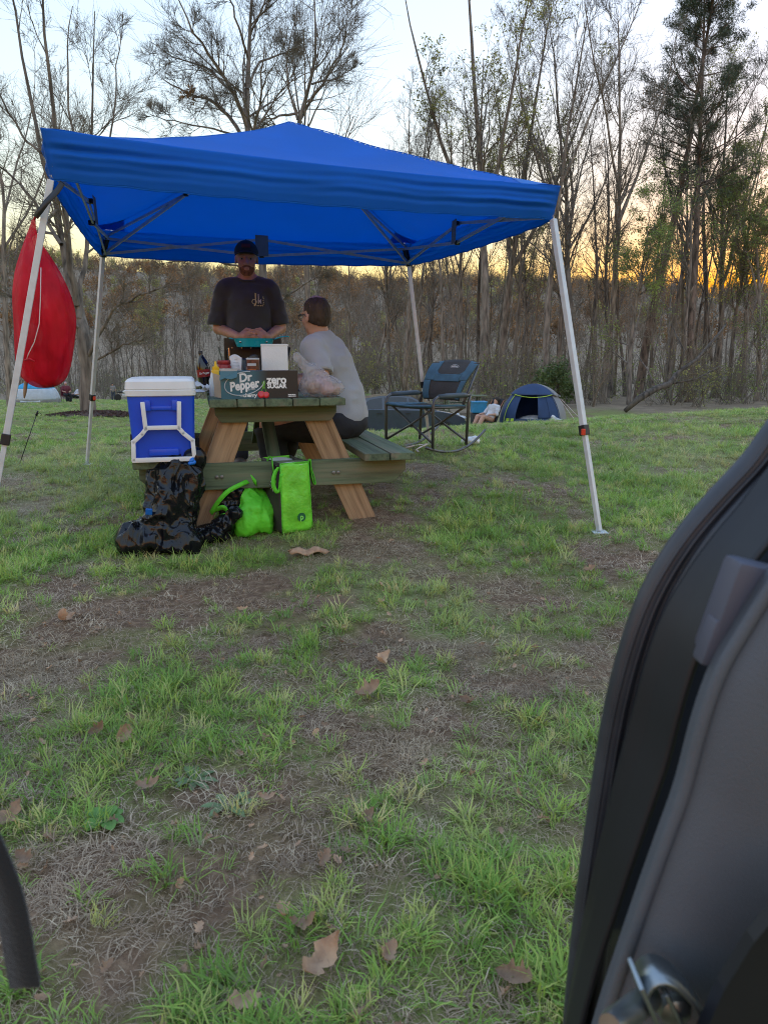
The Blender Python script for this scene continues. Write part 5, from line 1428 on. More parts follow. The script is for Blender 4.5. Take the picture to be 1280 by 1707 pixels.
mat('mustard', (0.78, 0.47, 0.010), 0.35); mat('ketchup_red', (0.30, 0.012, 0.012), 0.3); mat('label_pale', (0.62, 0.60, 0.58), 0.5, var=0.2, vscale=60); mat('soda_dark', (0.012, 0.008, 0.007), 0.08, coat=0.4); mat('soda_label', (0.30, 0.015, 0.02), 0.4, var=0.3, vscale=40); mat('paper_white', (0.72, 0.72, 0.71), 0.7, var=0.1, vscale=15)
def on_table(px, D, t=None):
    p = P(px, 640, D); return Vector((p.x, p.y, TAB_Z + 0.001))
def bottles():
    c = on_table(361, 4.10); t = thing('mustard_bottle', 'yellow squeeze mustard bottle left of the soda carton', 'bottle', c)
    q = MB(); q.lathe([(0.024, 0), (0.027, .006), (0.027, .07), (0.023, .10), (0.026, .125), (0.022, .135)], (0, 0, 0), 18); q.build('body', 'mustard', t, smooth=True, auto=40)
    q = MB(); q.lathe([(0.020, .135), (0.020, .150), (0.008, .158), (0.006, .175), (0.003, .182)], (0, 0, 0), 14); q.build('nozzle', 'mustard', t, smooth=True, auto=40)
    q = MB(); q.lathe([(0.0275, .02), (0.0275, .065)], (0, 0, 0), 18); q.build('label_band', 'label_pale', t, smooth=True, auto=40)
    c = on_table(375, 4.28); t = thing('sauce_jar', 'glass jar with dark red sauce and wide lid behind the carton', 'jar', c)
    q = MB(); q.lathe([(0.036, 0), (0.040, .008), (0.040, .15), (0.034, .163)], (0, 0, 0), 20); q.build('body', 'ketchup_red', t, smooth=True, auto=40)
    q = MB(); q.lathe([(0.0405, .045), (0.0405, .140)], (0, 0, 0), 20); q.build('label_band', 'label_pale', t, smooth=True, auto=40)
    q = MB(); q.lathe([(0.037, .163), (0.039, .166), (0.039, .181), (0.037, .184)], (0, 0, 0), 20); q.build('lid', 'soda_label', t, smooth=True, auto=40)
    # large dark soda bottle, leaning
    c = on_table(345, 4.55); t = thing('soda_bottle', 'large dark soda bottle with red label at the table left side', 'bottle', c)
    t.rotation_euler = (0.0, R(-7), 0.3); t.scale = (.78, .78, .74)
    q = MB(); q.lathe([(0.040, 0.002), (0.050, .012), (0.052, .06), (0.049, .09), (0.052, .12), (0.052, .19), (0.040, .235), (0.020, .275), (0.0145, .29), (0.0145, .30)], (0, 0, 0), 22); q.build('body', 'soda_dark', t, smooth=True, auto=50)
    q = MB(); q.lathe([(0.0525, .115), (0.0525, .175)], (0, 0, 0), 22); q.build('label_band', 'soda_label', t, smooth=True, auto=40)
    text_part('lettering', 'Dr Pepper', 0.022, 'print_white', t, FACE, (0.0, -0.0535, 0.145), bold=0.0006, sx=.8)
    q = MB(); q.lathe([(0.017, .298), (0.017, .318), (0.015, .321)], (0, 0, 0), 16); q.build('cap', 'black_plastic', t, smooth=True, auto=40)
bottles()
mat('chip_white', (0.70, 0.72, 0.75), 0.3, var=0.06); mat('chip_black', (0.02, 0.022, 0.028), 0.3); mat('can_brown', (0.16, 0.045, 0.03), 0.35, var=0.4, vscale=35); mat('can_orange', (0.60, 0.16, 0.03), 0.4)
def packets():
    c = on_table(405, 4.36); t = thing('snack_bag', 'folded white and black snack bag standing behind the carton', 'snack bag', c, TAB_YAW)
    def f(u, v):
        x = (u - 0.5) * (0.125 + 0.035 * v); z = v * 0.205 + 0.012 * math.sin(u * 9)
        return (x + .012 * v, -0.02 * math.sin(math.pi * u) * math.sin(math.pi * min(1, v * 1.1)) + 0.006 * math.sin(u * 14 + v * 6), z)
    def g_(u0, u1): return lambda u, v: f(u0 + (u1 - u0) * u, v)
    q = MB(); q.grid(g_(0, .42), 10, 16); q.build('white_panel', 'chip_white', t, smooth=True, solid=0.006)
    q = MB(); q.grid(g_(.42, .58), 5, 16); q.build('dark_panel', 'chip_black', t, smooth=True, solid=0.006)
    q = MB(); q.grid(g_(.58, .64), 3, 16); q.build('white_stripe', 'chip_white', t, smooth=True, solid=0.007)
    q = MB(); q.grid(g_(.64, 1), 8, 16); q.build('dark_panel', 'chip_black', t, smooth=True, solid=0.006)
    q = MB(); q.grid(lambda u, v: Vector(f(u, v)) + Vector((0, .045, -.004 * v)), 10, 10); q.build('back_panel', 'chip_black', t, smooth=True, solid=0.004)
    q = MB()
    for i in range(9): q.box(Vector(f(0.08 + 0.12, 0.18 + i * .085)) + Vector((0.005 * (i % 3), -.006, 0)), (0.030 + .006 * (i % 4), .001, .0025))
    q.build('small_print', 'print_silver', t)
    c = on_table(423, 4.26); t = thing('bean_can', 'brown labelled can beside the snack bag behind the carton', 'can', c); t.scale = (1, 1, 1.22)
    q = MB(); q.lathe([(0.036, 0), (0.0375, .003), (0.0365, .006), (0.0365, .156), (0.0375, .159), (0.036, .162), (0.032, .160)], (0, 0, 0), 24); q.build('body', 'truss_steel', t, smooth=True, auto=30)
    q = MB(); q.lathe([(0.037, .008), (0.037, .154)], (0, 0, 0), 24); lb = q.build('label_band', 'can_brown', t, smooth=True, auto=30)
    q = MB(); q.box((0, -.0368, .10), (.045, .003, .022), bev=.001); q.build('label_flash', 'can_orange', lb)
    q = MB(); q.box((0, -.0368, .132), (.048, .003, .012), bev=.001); q.build('label_flash', 'print_silver', lb)
    q = MB(); q.box((0, -.0366, .05), (.05, .003, .045), bev=.001); q.build('label_flash', 'can_orange', lb)
packets()
mat('stove_black', (0.016, 0.016, 0.017), 0.4, var=0.2, vscale=20); mat('pan_teal', (0.020, 0.46, 0.60), 0.25, coat=0.5, var=0.05); mat('chrome', (0.6, 0.6, 0.6), 0.2, metal=1.0); mat('pan_inside', (0.10, 0.10, 0.10), 0.4)
def stove_and_pan():
    a = P(425, 600, 5.02); c = Vector((a.x, a.y, TAB_Z + .001)); t = thing('camp_stove', 'black folding camp stove with raised wind panels under the teal pan', 'stove', c, TAB_YAW)
    zp = P(425, 577.5, 5.0).z - c.z
    q = MB(); q.box((0, 0, .045), (0.38, 0.26, 0.08), bev=0.008); q.build('body', 'stove_black', t)
    for sx in (-1, 1):
        q = MB(); q.add([(sx * .19, -.10, .085), (sx * .19, .12, .085), (sx * .23, .12, zp - .005), (sx * .23, -.06, zp - .005)], [(0, 1, 2, 3)]); q.build('wind_panel', 'stove_black', t, solid=.003)
    q = MB(); q.box((0, .13, (zp + .06) / 2 + .04), (0.38, .004, zp - .03)); q.build('lid', 'stove_black', t)
    q = MB(); q.box((0, -.13, .10), (.36, .004, .10), bev=.001); q.build('front_panel', 'stove_black', t)
    for i in range(6):
        x = -.15 + i * .06; q = MB(); q.tube([(x, -.12, zp - .010), (x, .12, zp - .010)], .003, 5); q.build('grate_wire', 'chrome', t)
    for x in (-.17, .17):
        q = MB(); q.tube([(x, -.12, .08), (x, -.12, zp - .012), (x, .12, zp - .012), (x, .12, .08)], .004, 5); q.build('grate_frame', 'chrome', t)
    q = MB(); q.tube([(-.19, -.13, .14), (-.24, -.14, .135), (-.26, -.14, .135)], .003, 5); q.tube([(-.20, -.13, .155), (-.26, -.14, .157)], .002, 5); q.build('lid_wire', 'chrome', t)
    for x in (-.1, .1):
        q = MB(); q.lathe([(.02, 0), (.02, .02), (.015, .024)], (x, -.13, .05), 14, Matrix(((1, 0, 0), (0, 0, -1), (0, 1, 0)))); q.build('knob', 'stove_black', t, smooth=True, auto=40)
    z = zp - .006; p = P(424, 579, 5.0); c2 = Vector((p.x, p.y, c.z + z)); t = thing('frying_pan', 'teal enamel frying pan with side handle on the camp stove', 'pan', c2, R(3))
    q = MB(); q.lathe([(0.100, 0.0), (0.112, .004), (0.130, .050), (0.134, .056), (0.130, .057), (0.126, .052), (0.108, .010), (0.0, .008)][:-1], (0, 0, 0), 40); q.build('body', 'pan_teal', t, smooth=True, auto=50)
    q = MB(); q.lathe([(0.104, .0105), (0.109, .0115)], (0, 0, 0), 40); q.build('cooking_surface', 'pan_inside', t, smooth=True)
    def hand(pts, ws, nm):
        V = []; F = []
        for (x, y, zz), w in zip(pts, ws): V += [(x, y - w, zz), (x, y + w, zz)]
        F = [(2 * i, 2 * i + 1, 2 * i + 3, 2 * i + 2) for i in range(len(pts) - 1)]
        q = MB(); q.add(V, F); return q.build(nm, 'pan_teal', t, smooth=True, solid=.010, sub=1)
    hand([(.128, -.01, .048), (.15, -.012, .058), (.18, -.016, .068), (.215, -.02, .072), (.235, -.022, .066)], [.016, .013, .014, .018, .008], 'handle')
    hand([(-.128, .0, .050), (-.145, .0, .058), (-.165, .0, .060)], [.028, .026, .014], 'helper_handle')
    for (x, y) in ((-.075, -.098), (.090, -.086)):
        q = MB(); q.ball((x, y, .034), (.007, .006, .008), 8, 6); q.build('rivet', 'chrome', t, smooth=True)
stove_and_pan()
def papers():
    # paper plates and wrappers at the table's left edge
    c = on_table(330, 4.75); t = thing('paper_plate', 'stack of pale paper plates at the table left rear edge', 'plate', c)
    c.x += 0.0
    for i in range(4):
        q = MB(); q.lathe([(0.07, .004 + i * .004), (0.085, .012 + i * .004), (0.112, .018 + i * .004), (0.113, .0195 + i * .004), (0.085, .014 + i * .004), (0.07, .006 + i * .004)], (.004 * i, 0, 0), 28); q.build('plate', 'paper_white', t, smooth=True)
    c = on_table(346, 4.22); t = thing('paper_wrapper', 'crumpled white paper napkins at the table front left edge', 'napkin', c)
    q = MB(); q.grid(lambda u, v: ((u - .5) * .15, (v - .5) * .20, .012 + .022 * abs(float(vnoise(u * 4, v * 4, 0, 8))) + .02 * u * v), 14, 14); q.build('napkin', 'paper_white', t, smooth=True, solid=.001)
    q = MB(); q.grid(lambda u, v: ((u - .5) * .12 - .02, (v - .5) * .12 + .04, .045 + .03 * abs(float(vnoise(u * 5 + 3, v * 5, 0, 9))) - .03 * u), 12, 12); q.build('napkin', 'paper_white', t, smooth=True, solid=.001)
    c = on_table(354, 3.98); t = thing('squeeze_bottle', 'small translucent white bottle at the torn carton end', 'bottle', c)
    q = MB(); q.lathe([(0.014, 0), (0.016, .004), (0.016, .085), (0.009, .100), (0.006, .115), (0.003, .125)], (0, 0, 0), 14); q.build('body', 'paper_white', t, smooth=True, auto=45)
papers()
# ------------------------------------------------------------------ the two men
mat('skin', (0.50, 0.285, 0.205), 0.55, var=0.10, vscale=18, sss=0.08, bump=0.08, bscale=120)
mat('skin_ruddy', (0.52, 0.29, 0.215), 0.55, var=0.12, vscale=18, sss=0.08, bump=0.08, bscale=120)
mat('shirt_black', (0.046, 0.053, 0.060), 0.85, var=0.15, vscale=7, sheen=0.3, bump=0.15, bscale=260)
mat('shirt_grey', (0.37, 0.375, 0.395), 0.9, var=0.06, vscale=6, sheen=0.25, bump=0.15, bscale=260)
mat('jeans', (0.045, 0.062, 0.105), 0.9, var=0.2, vscale=14, bump=0.2, bscale=300)
mat('trousers_dark', (0.020, 0.021, 0.027), 0.85, var=0.2, vscale=14)
mat('cap_cloth', (0.030, 0.026, 0.026), 0.8, bump=0.2, bscale=220); mat('cap_red', (0.16, 0.02, 0.015), 0.7)
mat('hair_dark', (0.055, 0.034, 0.024), 0.7, var=0.25, vscale=30, bump=0.5, bscale=180, stretch=(1, 1, 0.3))
mat('beard_brown', (0.23, 0.105, 0.07), 0.8, var=0.3, vscale=60, bump=0.4, bscale=250)
mat('eye_white', (0.30, 0.27, 0.25), 0.3); mat('iris', (0.02, 0.02, 0.02), 0.2); mat('lens', (0.05, 0.05, 0.06), 0.1, alpha=0.35); mat('shoe_brown', (0.10, 0.07, 0.05), 0.7); mat('emblem', (0.60, 0.55, 0.33), 0.7); mat('emblem_grey', (0.55, 0.55, 0.52), 0.7)

def T(v, o=(0, 0, 0)): return (v[0] + o[0], v[1] + o[1], v[2] + o[2])
def head_shape(s, c, Mx, k=0.02, sc=1.0, ear=0.0):
    "skull, face and ears about the head centre c; Mx turns the head (faces -Y)"
    Mn = np.array(Mx); s0 = s
    def w(x, y, z): return tuple(np.array(c) + Mn @ (np.array((x, y, z)) * sc))
    class Sc:
        def ell(self, cc, r, k, M, op='add'): s0.ell(cc, tuple(q * sc for q in r), k, M, op=op)
        def cone(self, a, b, ra, rb, k): s0.cone(a, b, ra * sc, rb * sc, k)
    s = Sc()
    s.ell(w(0, 0.008, 0.025), (0.076, 0.098, 0.095), k, Mx)
    s.ell(w(0, -0.030, -0.045), (0.058, 0.062, 0.072), k, Mx)
    s.ell(w(0, -0.058, -0.100), (0.030, 0.026, 0.022), k, Mx)                 # chin
    for sx in (-1, 1):
        s.ell(w(sx * 0.036, -0.066, -0.028), (0.026, 0.022, 0.022), 0.02, Mx)     # cheek
        s.ell(w(sx * 0.033, -0.084, 0.020), (0.026, 0.012, 0.010), 0.012, Mx)     # brow
        s.ell(w(sx * 0.033, -0.094, 0.000), (0.019, 0.014, 0.012), 0.008, Mx, op='sub')
        s.ell(w(sx * 0.078, 0.012, -0.010 - ear), (0.009, 0.019, 0.030), 0.006, Mx)     # ear
        s.ell(w(sx * 0.087, 0.006, -0.008 - ear), (0.006, 0.010, 0.016), 0.004, Mx, op='sub')
    s.cone(w(0, -0.088, 0.008), w(0, -0.112, -0.030), 0.010, 0.015, 0.010)
    for sx in (-1, 1): s.ell(w(sx * 0.012, -0.102, -0.034), (0.009, 0.009, 0.008), 0.006, Mx)
    s.ell(w(0, -0.088, -0.060), (0.026, 0.010, 0.006), 0.008, Mx); s.ell(w(0, -0.086, -0.073), (0.022, 0.011, 0.007), 0.006, Mx)
    s.ell(w(0, -0.100, -0.0665), (0.022, 0.006, 0.0022), 0.002, Mx, op='sub')
    return w
def eyes(parent, w):
    for sx in (-1, 1):
        q = MB(); q.ball(w(sx * 0.032, -0.0755, 0.000), 0.0110, 12, 8); e = q.build('eye', 'eye_white', parent, smooth=True)
        q = MB(); q.ball(w(sx * 0.032, -0.0828, 0.000), (0.0056, 0.0042, 0.0056), 10, 6); q.build('iris', 'iris', e, smooth=True)
def hand_shape(s, wrist, palm_dir, across, curl_dir, side, curl=1.0, sc=1.0):
    "palm and five bent fingers; palm_dir wrist->knuckles, across towards the little finger, curl_dir where fingers bend"
    p = np.array(wrist, float); d = np.array(palm_dir, float); d /= np.linalg.norm(d); a = np.array(across, float); a -= (a @ d) * d; a /= np.linalg.norm(a); c = np.array(curl_dir, float); c -= (c @ d) * d; c /= np.linalg.norm(c)
    s.cone(p, p + d * 0.045 * sc, 0.027 * sc, 0.030 * sc, 0.01)
    for k in (-1, 0, 1): s.cone(p + d * 0.02 * sc + a * 0.018 * k * sc, p + d * 0.085 * sc + a * 0.025 * k * sc, 0.017 * sc, 0.014 * sc, 0.010)
    for i, (off, L) in enumerate(((-0.032, 0.075), (-0.011, 0.085), (0.011, 0.080), (0.031, 0.062))):
        k0 = p + d * 0.088 * sc + a * off * sc
        b1 = d * math.cos(0.5 * curl) + c * math.sin(0.5 * curl); b2 = d * math.cos(1.5 * curl) + c * math.sin(1.5 * curl); b3 = d * math.cos(2.2 * curl) + c * math.sin(2.2 * curl)
        k1 = k0 + b1 * L * 0.45 * sc; k2 = k1 + b2 * L * 0.32 * sc; k3 = k2 + b3 * L * 0.26 * sc
        s.chain([k0, k1, k2, k3], [0.0100 * sc, 0.0092 * sc, 0.0085 * sc, 0.0075 * sc], 0.002)
    t0 = p + d * 0.03 * sc - a * 0.030 * sc; t1 = t0 - a * 0.022 * sc + d * 0.028 * sc + c * 0.012 * sc; t2 = t1 + d * 0.030 * sc + c * 0.016 * sc + a * 0.006 * sc
    s.chain([t0, t1, t2], [0.014 * sc, 0.0115 * sc, 0.009 * sc], 0.006)
def cloth_disp(a, seed, s=9):
    return lambda V: a * (0.6 * vnoise(V[:, 0] * s, V[:, 1] * s, V[:, 2] * s * 1.5, seed) + 0.6 * (0.4 - np.abs(vnoise(V[:, 0] * s * 1.6 + 2, V[:, 1] * s * 1.6, V[:, 2] * s * 2.2, seed + 2))))
I3 = np.eye(3)
def rotz3(a): c, s = math.cos(a), math.sin(a); return np.array(((c, -s, 0), (s, c, 0), (0, 0, 1.0)))
def rotx3(a): c, s = math.cos(a), math.sin(a); return np.array(((1, 0, 0), (0, c, -s), (0, s, c)))

def standing_man():
    a = P(413, 480, 5.80); c = Vector((a.x, a.y, float(gz(a.x, a.y))))
    ztop = P(413, 402, 5.80).z - c.z
    S = ztop / 1.785
    t = thing('person', 'man standing behind the table in dark t-shirt and cap, hands at the pan', 'person', c, R(9)); t.scale = (S, S, S)
    Lh = (-0.005, -0.285, 1.118); Rh = (0.085, -0.285, 1.118)     # wrists meet in front of the belly (viewer's left / right)
    arms = [[(-0.175, 0.0, 1.425), (-0.236, 0.015, 1.125), (-0.070, -0.235, 1.055)], [(0.175, 0.0, 1.425), (0.245, 0.01, 1.130), (0.140, -0.235, 1.055)]]
    s = SDF((-0.36, -0.42, 0.0), (0.36, 0.20, 1.82), 0.0065)
    s.ell((0, 0, 0.98), (0.165, 0.115, 0.13), 0.05).ell((0, -0.015, 1.13), (0.15, 0.12, 0.16), 0.06).ell((0, 0, 1.30), (0.160, 0.118, 0.17), 0.06)
    s.cone((-0.145, 0, 1.43), (0.145, 0, 1.43), 0.058, None, 0.05).cone((-0.12, 0.015, 1.455), (0, 0.01, 1.51), 0.045, 0.05, 0.04).cone((0.12, 0.015, 1.455), (0, 0.01, 1.51), 0.045, 0.05, 0.04)
    s.cone((0, 0.012, 1.45), (0, -0.004, 1.58), 0.060, 0.056, 0.03)
    w = head_shape(s, (0, -0.012, 1.652), rotx3(R(6)), sc=1.07)
    for pts in arms: s.chain(pts, [0.056, 0.044, 0.029], 0.02)
    for (x0, x1) in ((-0.085, -0.115), (0.085, 0.115)):
        s.chain([(x0, 0, 0.94), (x1, -0.01, 0.52), (x1, 0.025, 0.10)], [0.092, 0.062, 0.042], 0.03); s.cone((x1, 0.03, 0.05), (x1, -0.14, 0.035), 0.038, 0.03, 0.03)
    # hands: fingers curled together over the food they hold
    hand_shape(s, arms[0][2], (0.75, -0.35, 0.12), (0.1, -0.2, -1.0), (0.25, 0.9, -0.1), -1, 0.95)
    hand_shape(s, arms[1][2], (-0.62, -0.55, 0.15), (0.1, -0.2, -1.0), (-0.35, 0.85, -0.1), 1, 0.95)
    body = sdf_obj('body', s, 'skin_ruddy', t, 1)
    eyes(body, w)
    # t-shirt
    s = SDF((-0.38, -0.22, 0.84), (0.38, 0.22, 1.56), 0.008)
    s.ell((0, -0.01, 1.00), (0.178, 0.135, 0.17), 0.06).ell((0, -0.022, 1.14), (0.168, 0.140, 0.17), 0.07).ell((0, -0.004, 1.30), (0.182, 0.140, 0.175), 0.07)
    s.cone((-0.148, 0, 1.426), (0.148, 0, 1.426), 0.076, None, 0.05).cone((-0.11, 0.015, 1.46), (0, 0.01, 1.485), 0.052, 0.058, 0.04).cone((0.11, 0.015, 1.46), (0, 0.01, 1.485), 0.052, 0.058, 0.04)
    for sx in (-1, 1): s.chain([(sx * 0.172, 0, 1.425), (sx * 0.212, 0.012, 1.30), (sx * 0.243, 0.014, 1.18)], [0.074, 0.074, 0.080], 0.022)
    s.cut((0, 0, 0.89), (0, 0, -1))
    for sx in (-1, 1): s.cone((sx * 0.292, 0.014, 1.135), (sx * 0.30, 0.014, 1.10), 0.105, None, 0.0, op='sub') if False else None
    s.ell((0, -0.03, 1.545), (0.080, 0.085, 0.058), 0.006, op='sub')
    s.cut((0.31, 0, 1.195), (0.42, 0, -1.0)) if False else None
    # sleeve ends
    for sx in (-1, 1): s.ell((sx * 0.268, 0.016, 1.095), (0.092, 0.12, 0.075), 0.004, op='sub')
    # keep the torso where the sleeve cut would nick it
    s.ell((0, -0.015, 1.10), (0.166, 0.138, 0.19), 0.02)
    s.cut((0, 0, 0.89), (0, 0, -1))
    sh = sdf_obj('t_shirt', s, 'shirt_black', t, 1, cloth_disp(0.013, 7, 8))
    # neck rib
    q = MB(); q.tube([(0.074 * math.cos(i * math.pi / 12), -0.010 + 0.072 * math.sin(i * math.pi / 12) , 1.497 + 0.014 * math.sin(i * math.pi / 12)) for i in range(25)], 0.007, 6); q.build('collar', 'shirt_black', sh, smooth=True)
    # printed emblem on the chest: interlocking letters above a line of small ones
    yc = -0.152
    E = FACE
    text_part('emblem_print', 'J', 0.105, 'emblem', sh, E, (0.060, yc - .004, 1.345), bold=.001, sx=.7)
    text_part('emblem_print', 'L', 0.080, 'emblem_grey', sh, E, (0.088, yc - .004, 1.348), bold=.001, sx=.6)
    text_part('emblem_print', 'M', 0.045, 'emblem_grey', sh, E, (0.090, yc - .005, 1.322), bold=.001, sx=.8)
    q = MB(); q.tube([(0.050 + .017 * math.cos(i * math.pi / 7), yc - .004, 1.322 + .017 * math.sin(i * math.pi / 7)) for i in range(15)], .0028, 4)
    for i in range(5): q.ball((0.118 + .002 * (i % 2), yc - .001, 1.305 + i * .013), .0042, 6, 4)
    for i in range(4): q.ball((0.072 + i * .013, yc - .003, 1.292), (.005, .002, .004), 6, 4)
    q.build('emblem_print', 'emblem', sh)
    # trousers, shoes
    s = SDF((-0.24, -0.2, 0.05), (0.24, 0.2, 1.06), 0.011)
    s.ell((0, 0, 0.98), (0.180, 0.130, 0.12), 0.05)
    for (x0, x1) in ((-0.085, -0.115), (0.085, 0.115)): s.chain([(x0, 0, 0.94), (x1, -0.01, 0.52), (x1, 0.02, 0.09)], [0.106, 0.080, 0.070], 0.03)
    s.cut((0, 0, 1.03), (0, 0, 1)); s.cut((0, 0, 0.075), (0, 0, -1))
    sdf_obj('trousers', s, 'jeans', t, 1, cloth_disp(0.012, 3, 10))
    for x in (-0.115, 0.115):
        s = SDF((x - .08, -.24, -.01), (x + .08, .12, .15), 0.009); s.cone((x, .03, .06), (x, -.15, .045), .052, .046, .03).cone((x, .035, .09), (x, .03, .06), .05, .05, .02).cut((0, 0, .003), (0, 0, -1)); sdf_obj('shoe', s, 'shoe_brown', t, 1)
    # cap with brim
    s = SDF((-0.12, -0.24, 1.62), (0.12, 0.14, 1.83), 0.006)
    s.ell((0, -0.006, 1.692), (0.094, 0.116, 0.100), 0.01); s.cut((0, 0, 1.690), (0, 0.10, -1))
    cp = sdf_obj('cap', s, 'cap_cloth', t, 1)
    def brim(u, v):
        x = (u - .5) * 0.172; e = math.sqrt(max(0, 1 - (x / 0.0861) ** 2)); y = -0.088 - v * (0.030 + 0.050 * e) + 0.02 * (1 - e); return (x, y, 1.703 - 0.020 * (x / .08) ** 2 - v * 0.016)
    q = MB(); q.grid(brim, 18, 8); q.build('brim', 'cap_cloth', cp, smooth=True, solid=0.005)
    q = MB(); q.box((0, -0.117, 1.738), (.07, .008, .028), Euler((R(-18), 0, 0)), bev=.003); q.build('front_patch', 'cap_red', cp)
    q = MB(); q.ball((0, -.005, 1.793), (.007, .007, .004), 8, 5); q.build('top_button', 'cap_cloth', cp, smooth=True)
    # short beard and hair at the temples
    M6 = rotx3(R(6)); cc = np.array((0, -0.012, 1.652)); ww = lambda x, y, z: tuple(cc + M6 @ (np.array((x, y, z)) * 1.07))
    s = SDF((-0.09, -0.13, 1.52), (0.09, 0.02, 1.64), 0.005)
    s.ell(ww(0, -0.032, -0.062), (0.0630, 0.0660, 0.066), 0.01, M6).ell(ww(0, -0.058, -0.101), (0.033, 0.029, 0.0245), 0.012, M6).ell(ww(0, -0.088, -0.053), (0.029, 0.0105, 0.007), .01, M6)
    s.ell(ww(0, -0.102, -0.0665), (0.022, 0.018, 0.008), 0.003, M6, op='sub'); s.cut(ww(0, -0.06, -0.052), (0, 0.75, 1)); s.cut(ww(0, -0.046, 0), (0, 1, 0.1))
    sdf_obj('beard', s, 'beard_brown', body, 1)
    q = MB(); q.grid(lambda u, v: (0, 0, 0), 1, 1) if False else None
    # what the hands hold: a torn bun
    q = MB(); q.ball((0.030, -0.335, 1.052), (0.045, 0.030, 0.022), 14, 8); q.build('food', 'bread', t, smooth=True)
    return t
standing_man()

def seated_man():
    pel = P(571, 700, 4.72); rz = R(-106)
    zb = BENCH_Z
    c = Vector((pel.x, pel.y, 0.0)); c.z = float(gz(c.x, c.y))
    base = zb - c.z                                     # bench top above the local ground
    t = thing('person', 'man in grey t-shirt and glasses seated on the right bench, seen from behind', 'person', c, rz)
    b = base
    hd = (0.0, -0.165, b + 0.745); HM = rotz3(R(-36)) @ rotx3(R(4))
    sh_z = b + 0.545
    arms = [[(0.175, -0.115, sh_z), (0.270, -0.020, b + 0.335), (0.180, -0.290, b + 0.345)], [(-0.185, -0.125, sh_z), (-0.250, -0.22, b + 0.36), (-0.11, -0.44, b + 0.345)]]
    lo = (-0.36, -0.66, 0.0); hi = (0.38, 0.24, b + 0.92)
    s = SDF(lo, hi, 0.0075)
    s.ell((0, 0.0, b + 0.10), (0.165, 0.14, 0.11), 0.05).ell((0, -0.02, b + 0.24), (0.155, 0.125, 0.16), 0.06).ell((0, -0.085, b + 0.42), (0.175, 0.125, 0.17), 0.06)
    s.cone((-0.16, -0.125, sh_z + .005), (0.16, -0.125, sh_z + .005), 0.062, None, 0.05).cone((0, -0.125, sh_z + .02), (0, -0.155, b + 0.68), 0.062, 0.058, 0.03)
    w = head_shape(s, hd, HM, ear=0.010)
    for pts in arms: s.chain(pts, [0.058, 0.045, 0.030], 0.02)
    hand_shape(s, arms[0][2], (-0.5, -0.85, 0.0), (0.85, -0.5, 0.0), (0, 0, -1.0), 1, 0.35)
    hand_shape(s, arms[1][2], (0.5, -0.85, 0.0), (-0.85, -0.5, 0.0), (0, 0, -1.0), 1, 0.35)
    legs = [[(0.095, -0.02, b + 0.085), (0.14, -0.43, b + 0.075), (0.13, -0.40, 0.09)], [(-0.095, -0.02, b + 0.085), (-0.13, -0.43, b + 0.075), (-0.14, -0.50, 0.09)]]
    for l in legs: s.chain(l, [0.09, 0.064, 0.042], 0.03); s.cone((l[2][0], l[2][1] + .02, .05), (l[2][0], l[2][1] - .14, .035), .036, .03, .03)
    body = sdf_obj('body', s, 'skin', t, 1); eyes(body, w)
    # shirt
    s = SDF((-0.36, -0.36, b + 0.0), (0.38, 0.22, b + 0.70), 0.008)
    s.ell((0, 0.005, b + 0.13), (0.178, 0.150, 0.13), 0.06).ell((0, -0.01, b + 0.26), (0.166, 0.146, 0.17), 0.07).ell((0, -0.075, b + 0.43), (0.182, 0.142, 0.175), 0.07)
    s.cone((-0.16, -0.122, sh_z + .003), (0.16, -0.122, sh_z + .003), 0.080, None, 0.05).cone((-0.1, -0.115, sh_z + .03), (0, -0.12, sh_z + .055), 0.055, 0.062, 0.04).cone((0.1, -0.115, sh_z + .03), (0, -0.12, sh_z + .055), 0.055, 0.062, 0.04)
    s.chain([(0.17, -0.115, sh_z), (0.238, -0.050, b + 0.405)], [0.076, 0.070], 0.018).chain([(-0.18, -0.125, sh_z), (-0.23, -0.19, b + 0.42)], [0.080, 0.078], 0.03)
    s.ell((0, -0.165, b + 0.665), (0.082, 0.085, 0.060), 0.006, op='sub')
    s.ell((0.280, -0.02, b + 0.345), (0.098, 0.13, 0.085), 0.004, op='sub')
    s.ell((0, -0.02, b + 0.25), (0.160, 0.144, 0.17), 0.02)
    s.cut((0, 0, b + 0.020), (0, -0.25, -1))
    shp = sdf_obj('t_shirt', s, 'shirt_grey', t, 1, cloth_disp(0.014, 17, 7))
    q = MB(); q.tube([(0.076 * math.cos(i * math.pi / 12), -0.135 + 0.074 * math.sin(i * math.pi / 12), sh_z + 0.073 + 0.012 * math.sin(i * math.pi / 12)) for i in range(25)], 0.007, 6); q.build('collar', 'shirt_grey', shp, smooth=True)
    # trousers with belt line
    s = SDF((-0.28, -0.62, 0.04), (0.28, 0.22, b + 0.24), 0.010)
    s.ell((0, 0.0, b + 0.095), (0.182, 0.158, 0.115), 0.05)
    for l in legs: s.chain(l, [0.120, 0.100, 0.080], 0.03)
    s.cut((0, 0, 0.07), (0, 0, -1)); s.cut((0, 0, b + .155), (0, -.2, 1))
    s.cut((0, 0, b + .003), (0, 0, -1)) if False else None
    sdf_obj('trousers', s, 'trousers_dark', t, 1, cloth_disp(0.012, 5, 10))
    for l in legs:
        x, y = l[2][0], l[2][1]
        s = SDF((x - .08, y - .24, -.01), (x + .08, y + .12, .15), 0.009); s.cone((x, y + .02, .06), (x, y - .15, .045), .052, .046, .03).cone((x, y + .02, .09), (x, y + .02, .06), .05, .05, .02).cut((0, 0, .003), (0, 0, -1)); sdf_obj('shoe', s, 'shoe_brown', t, 1)
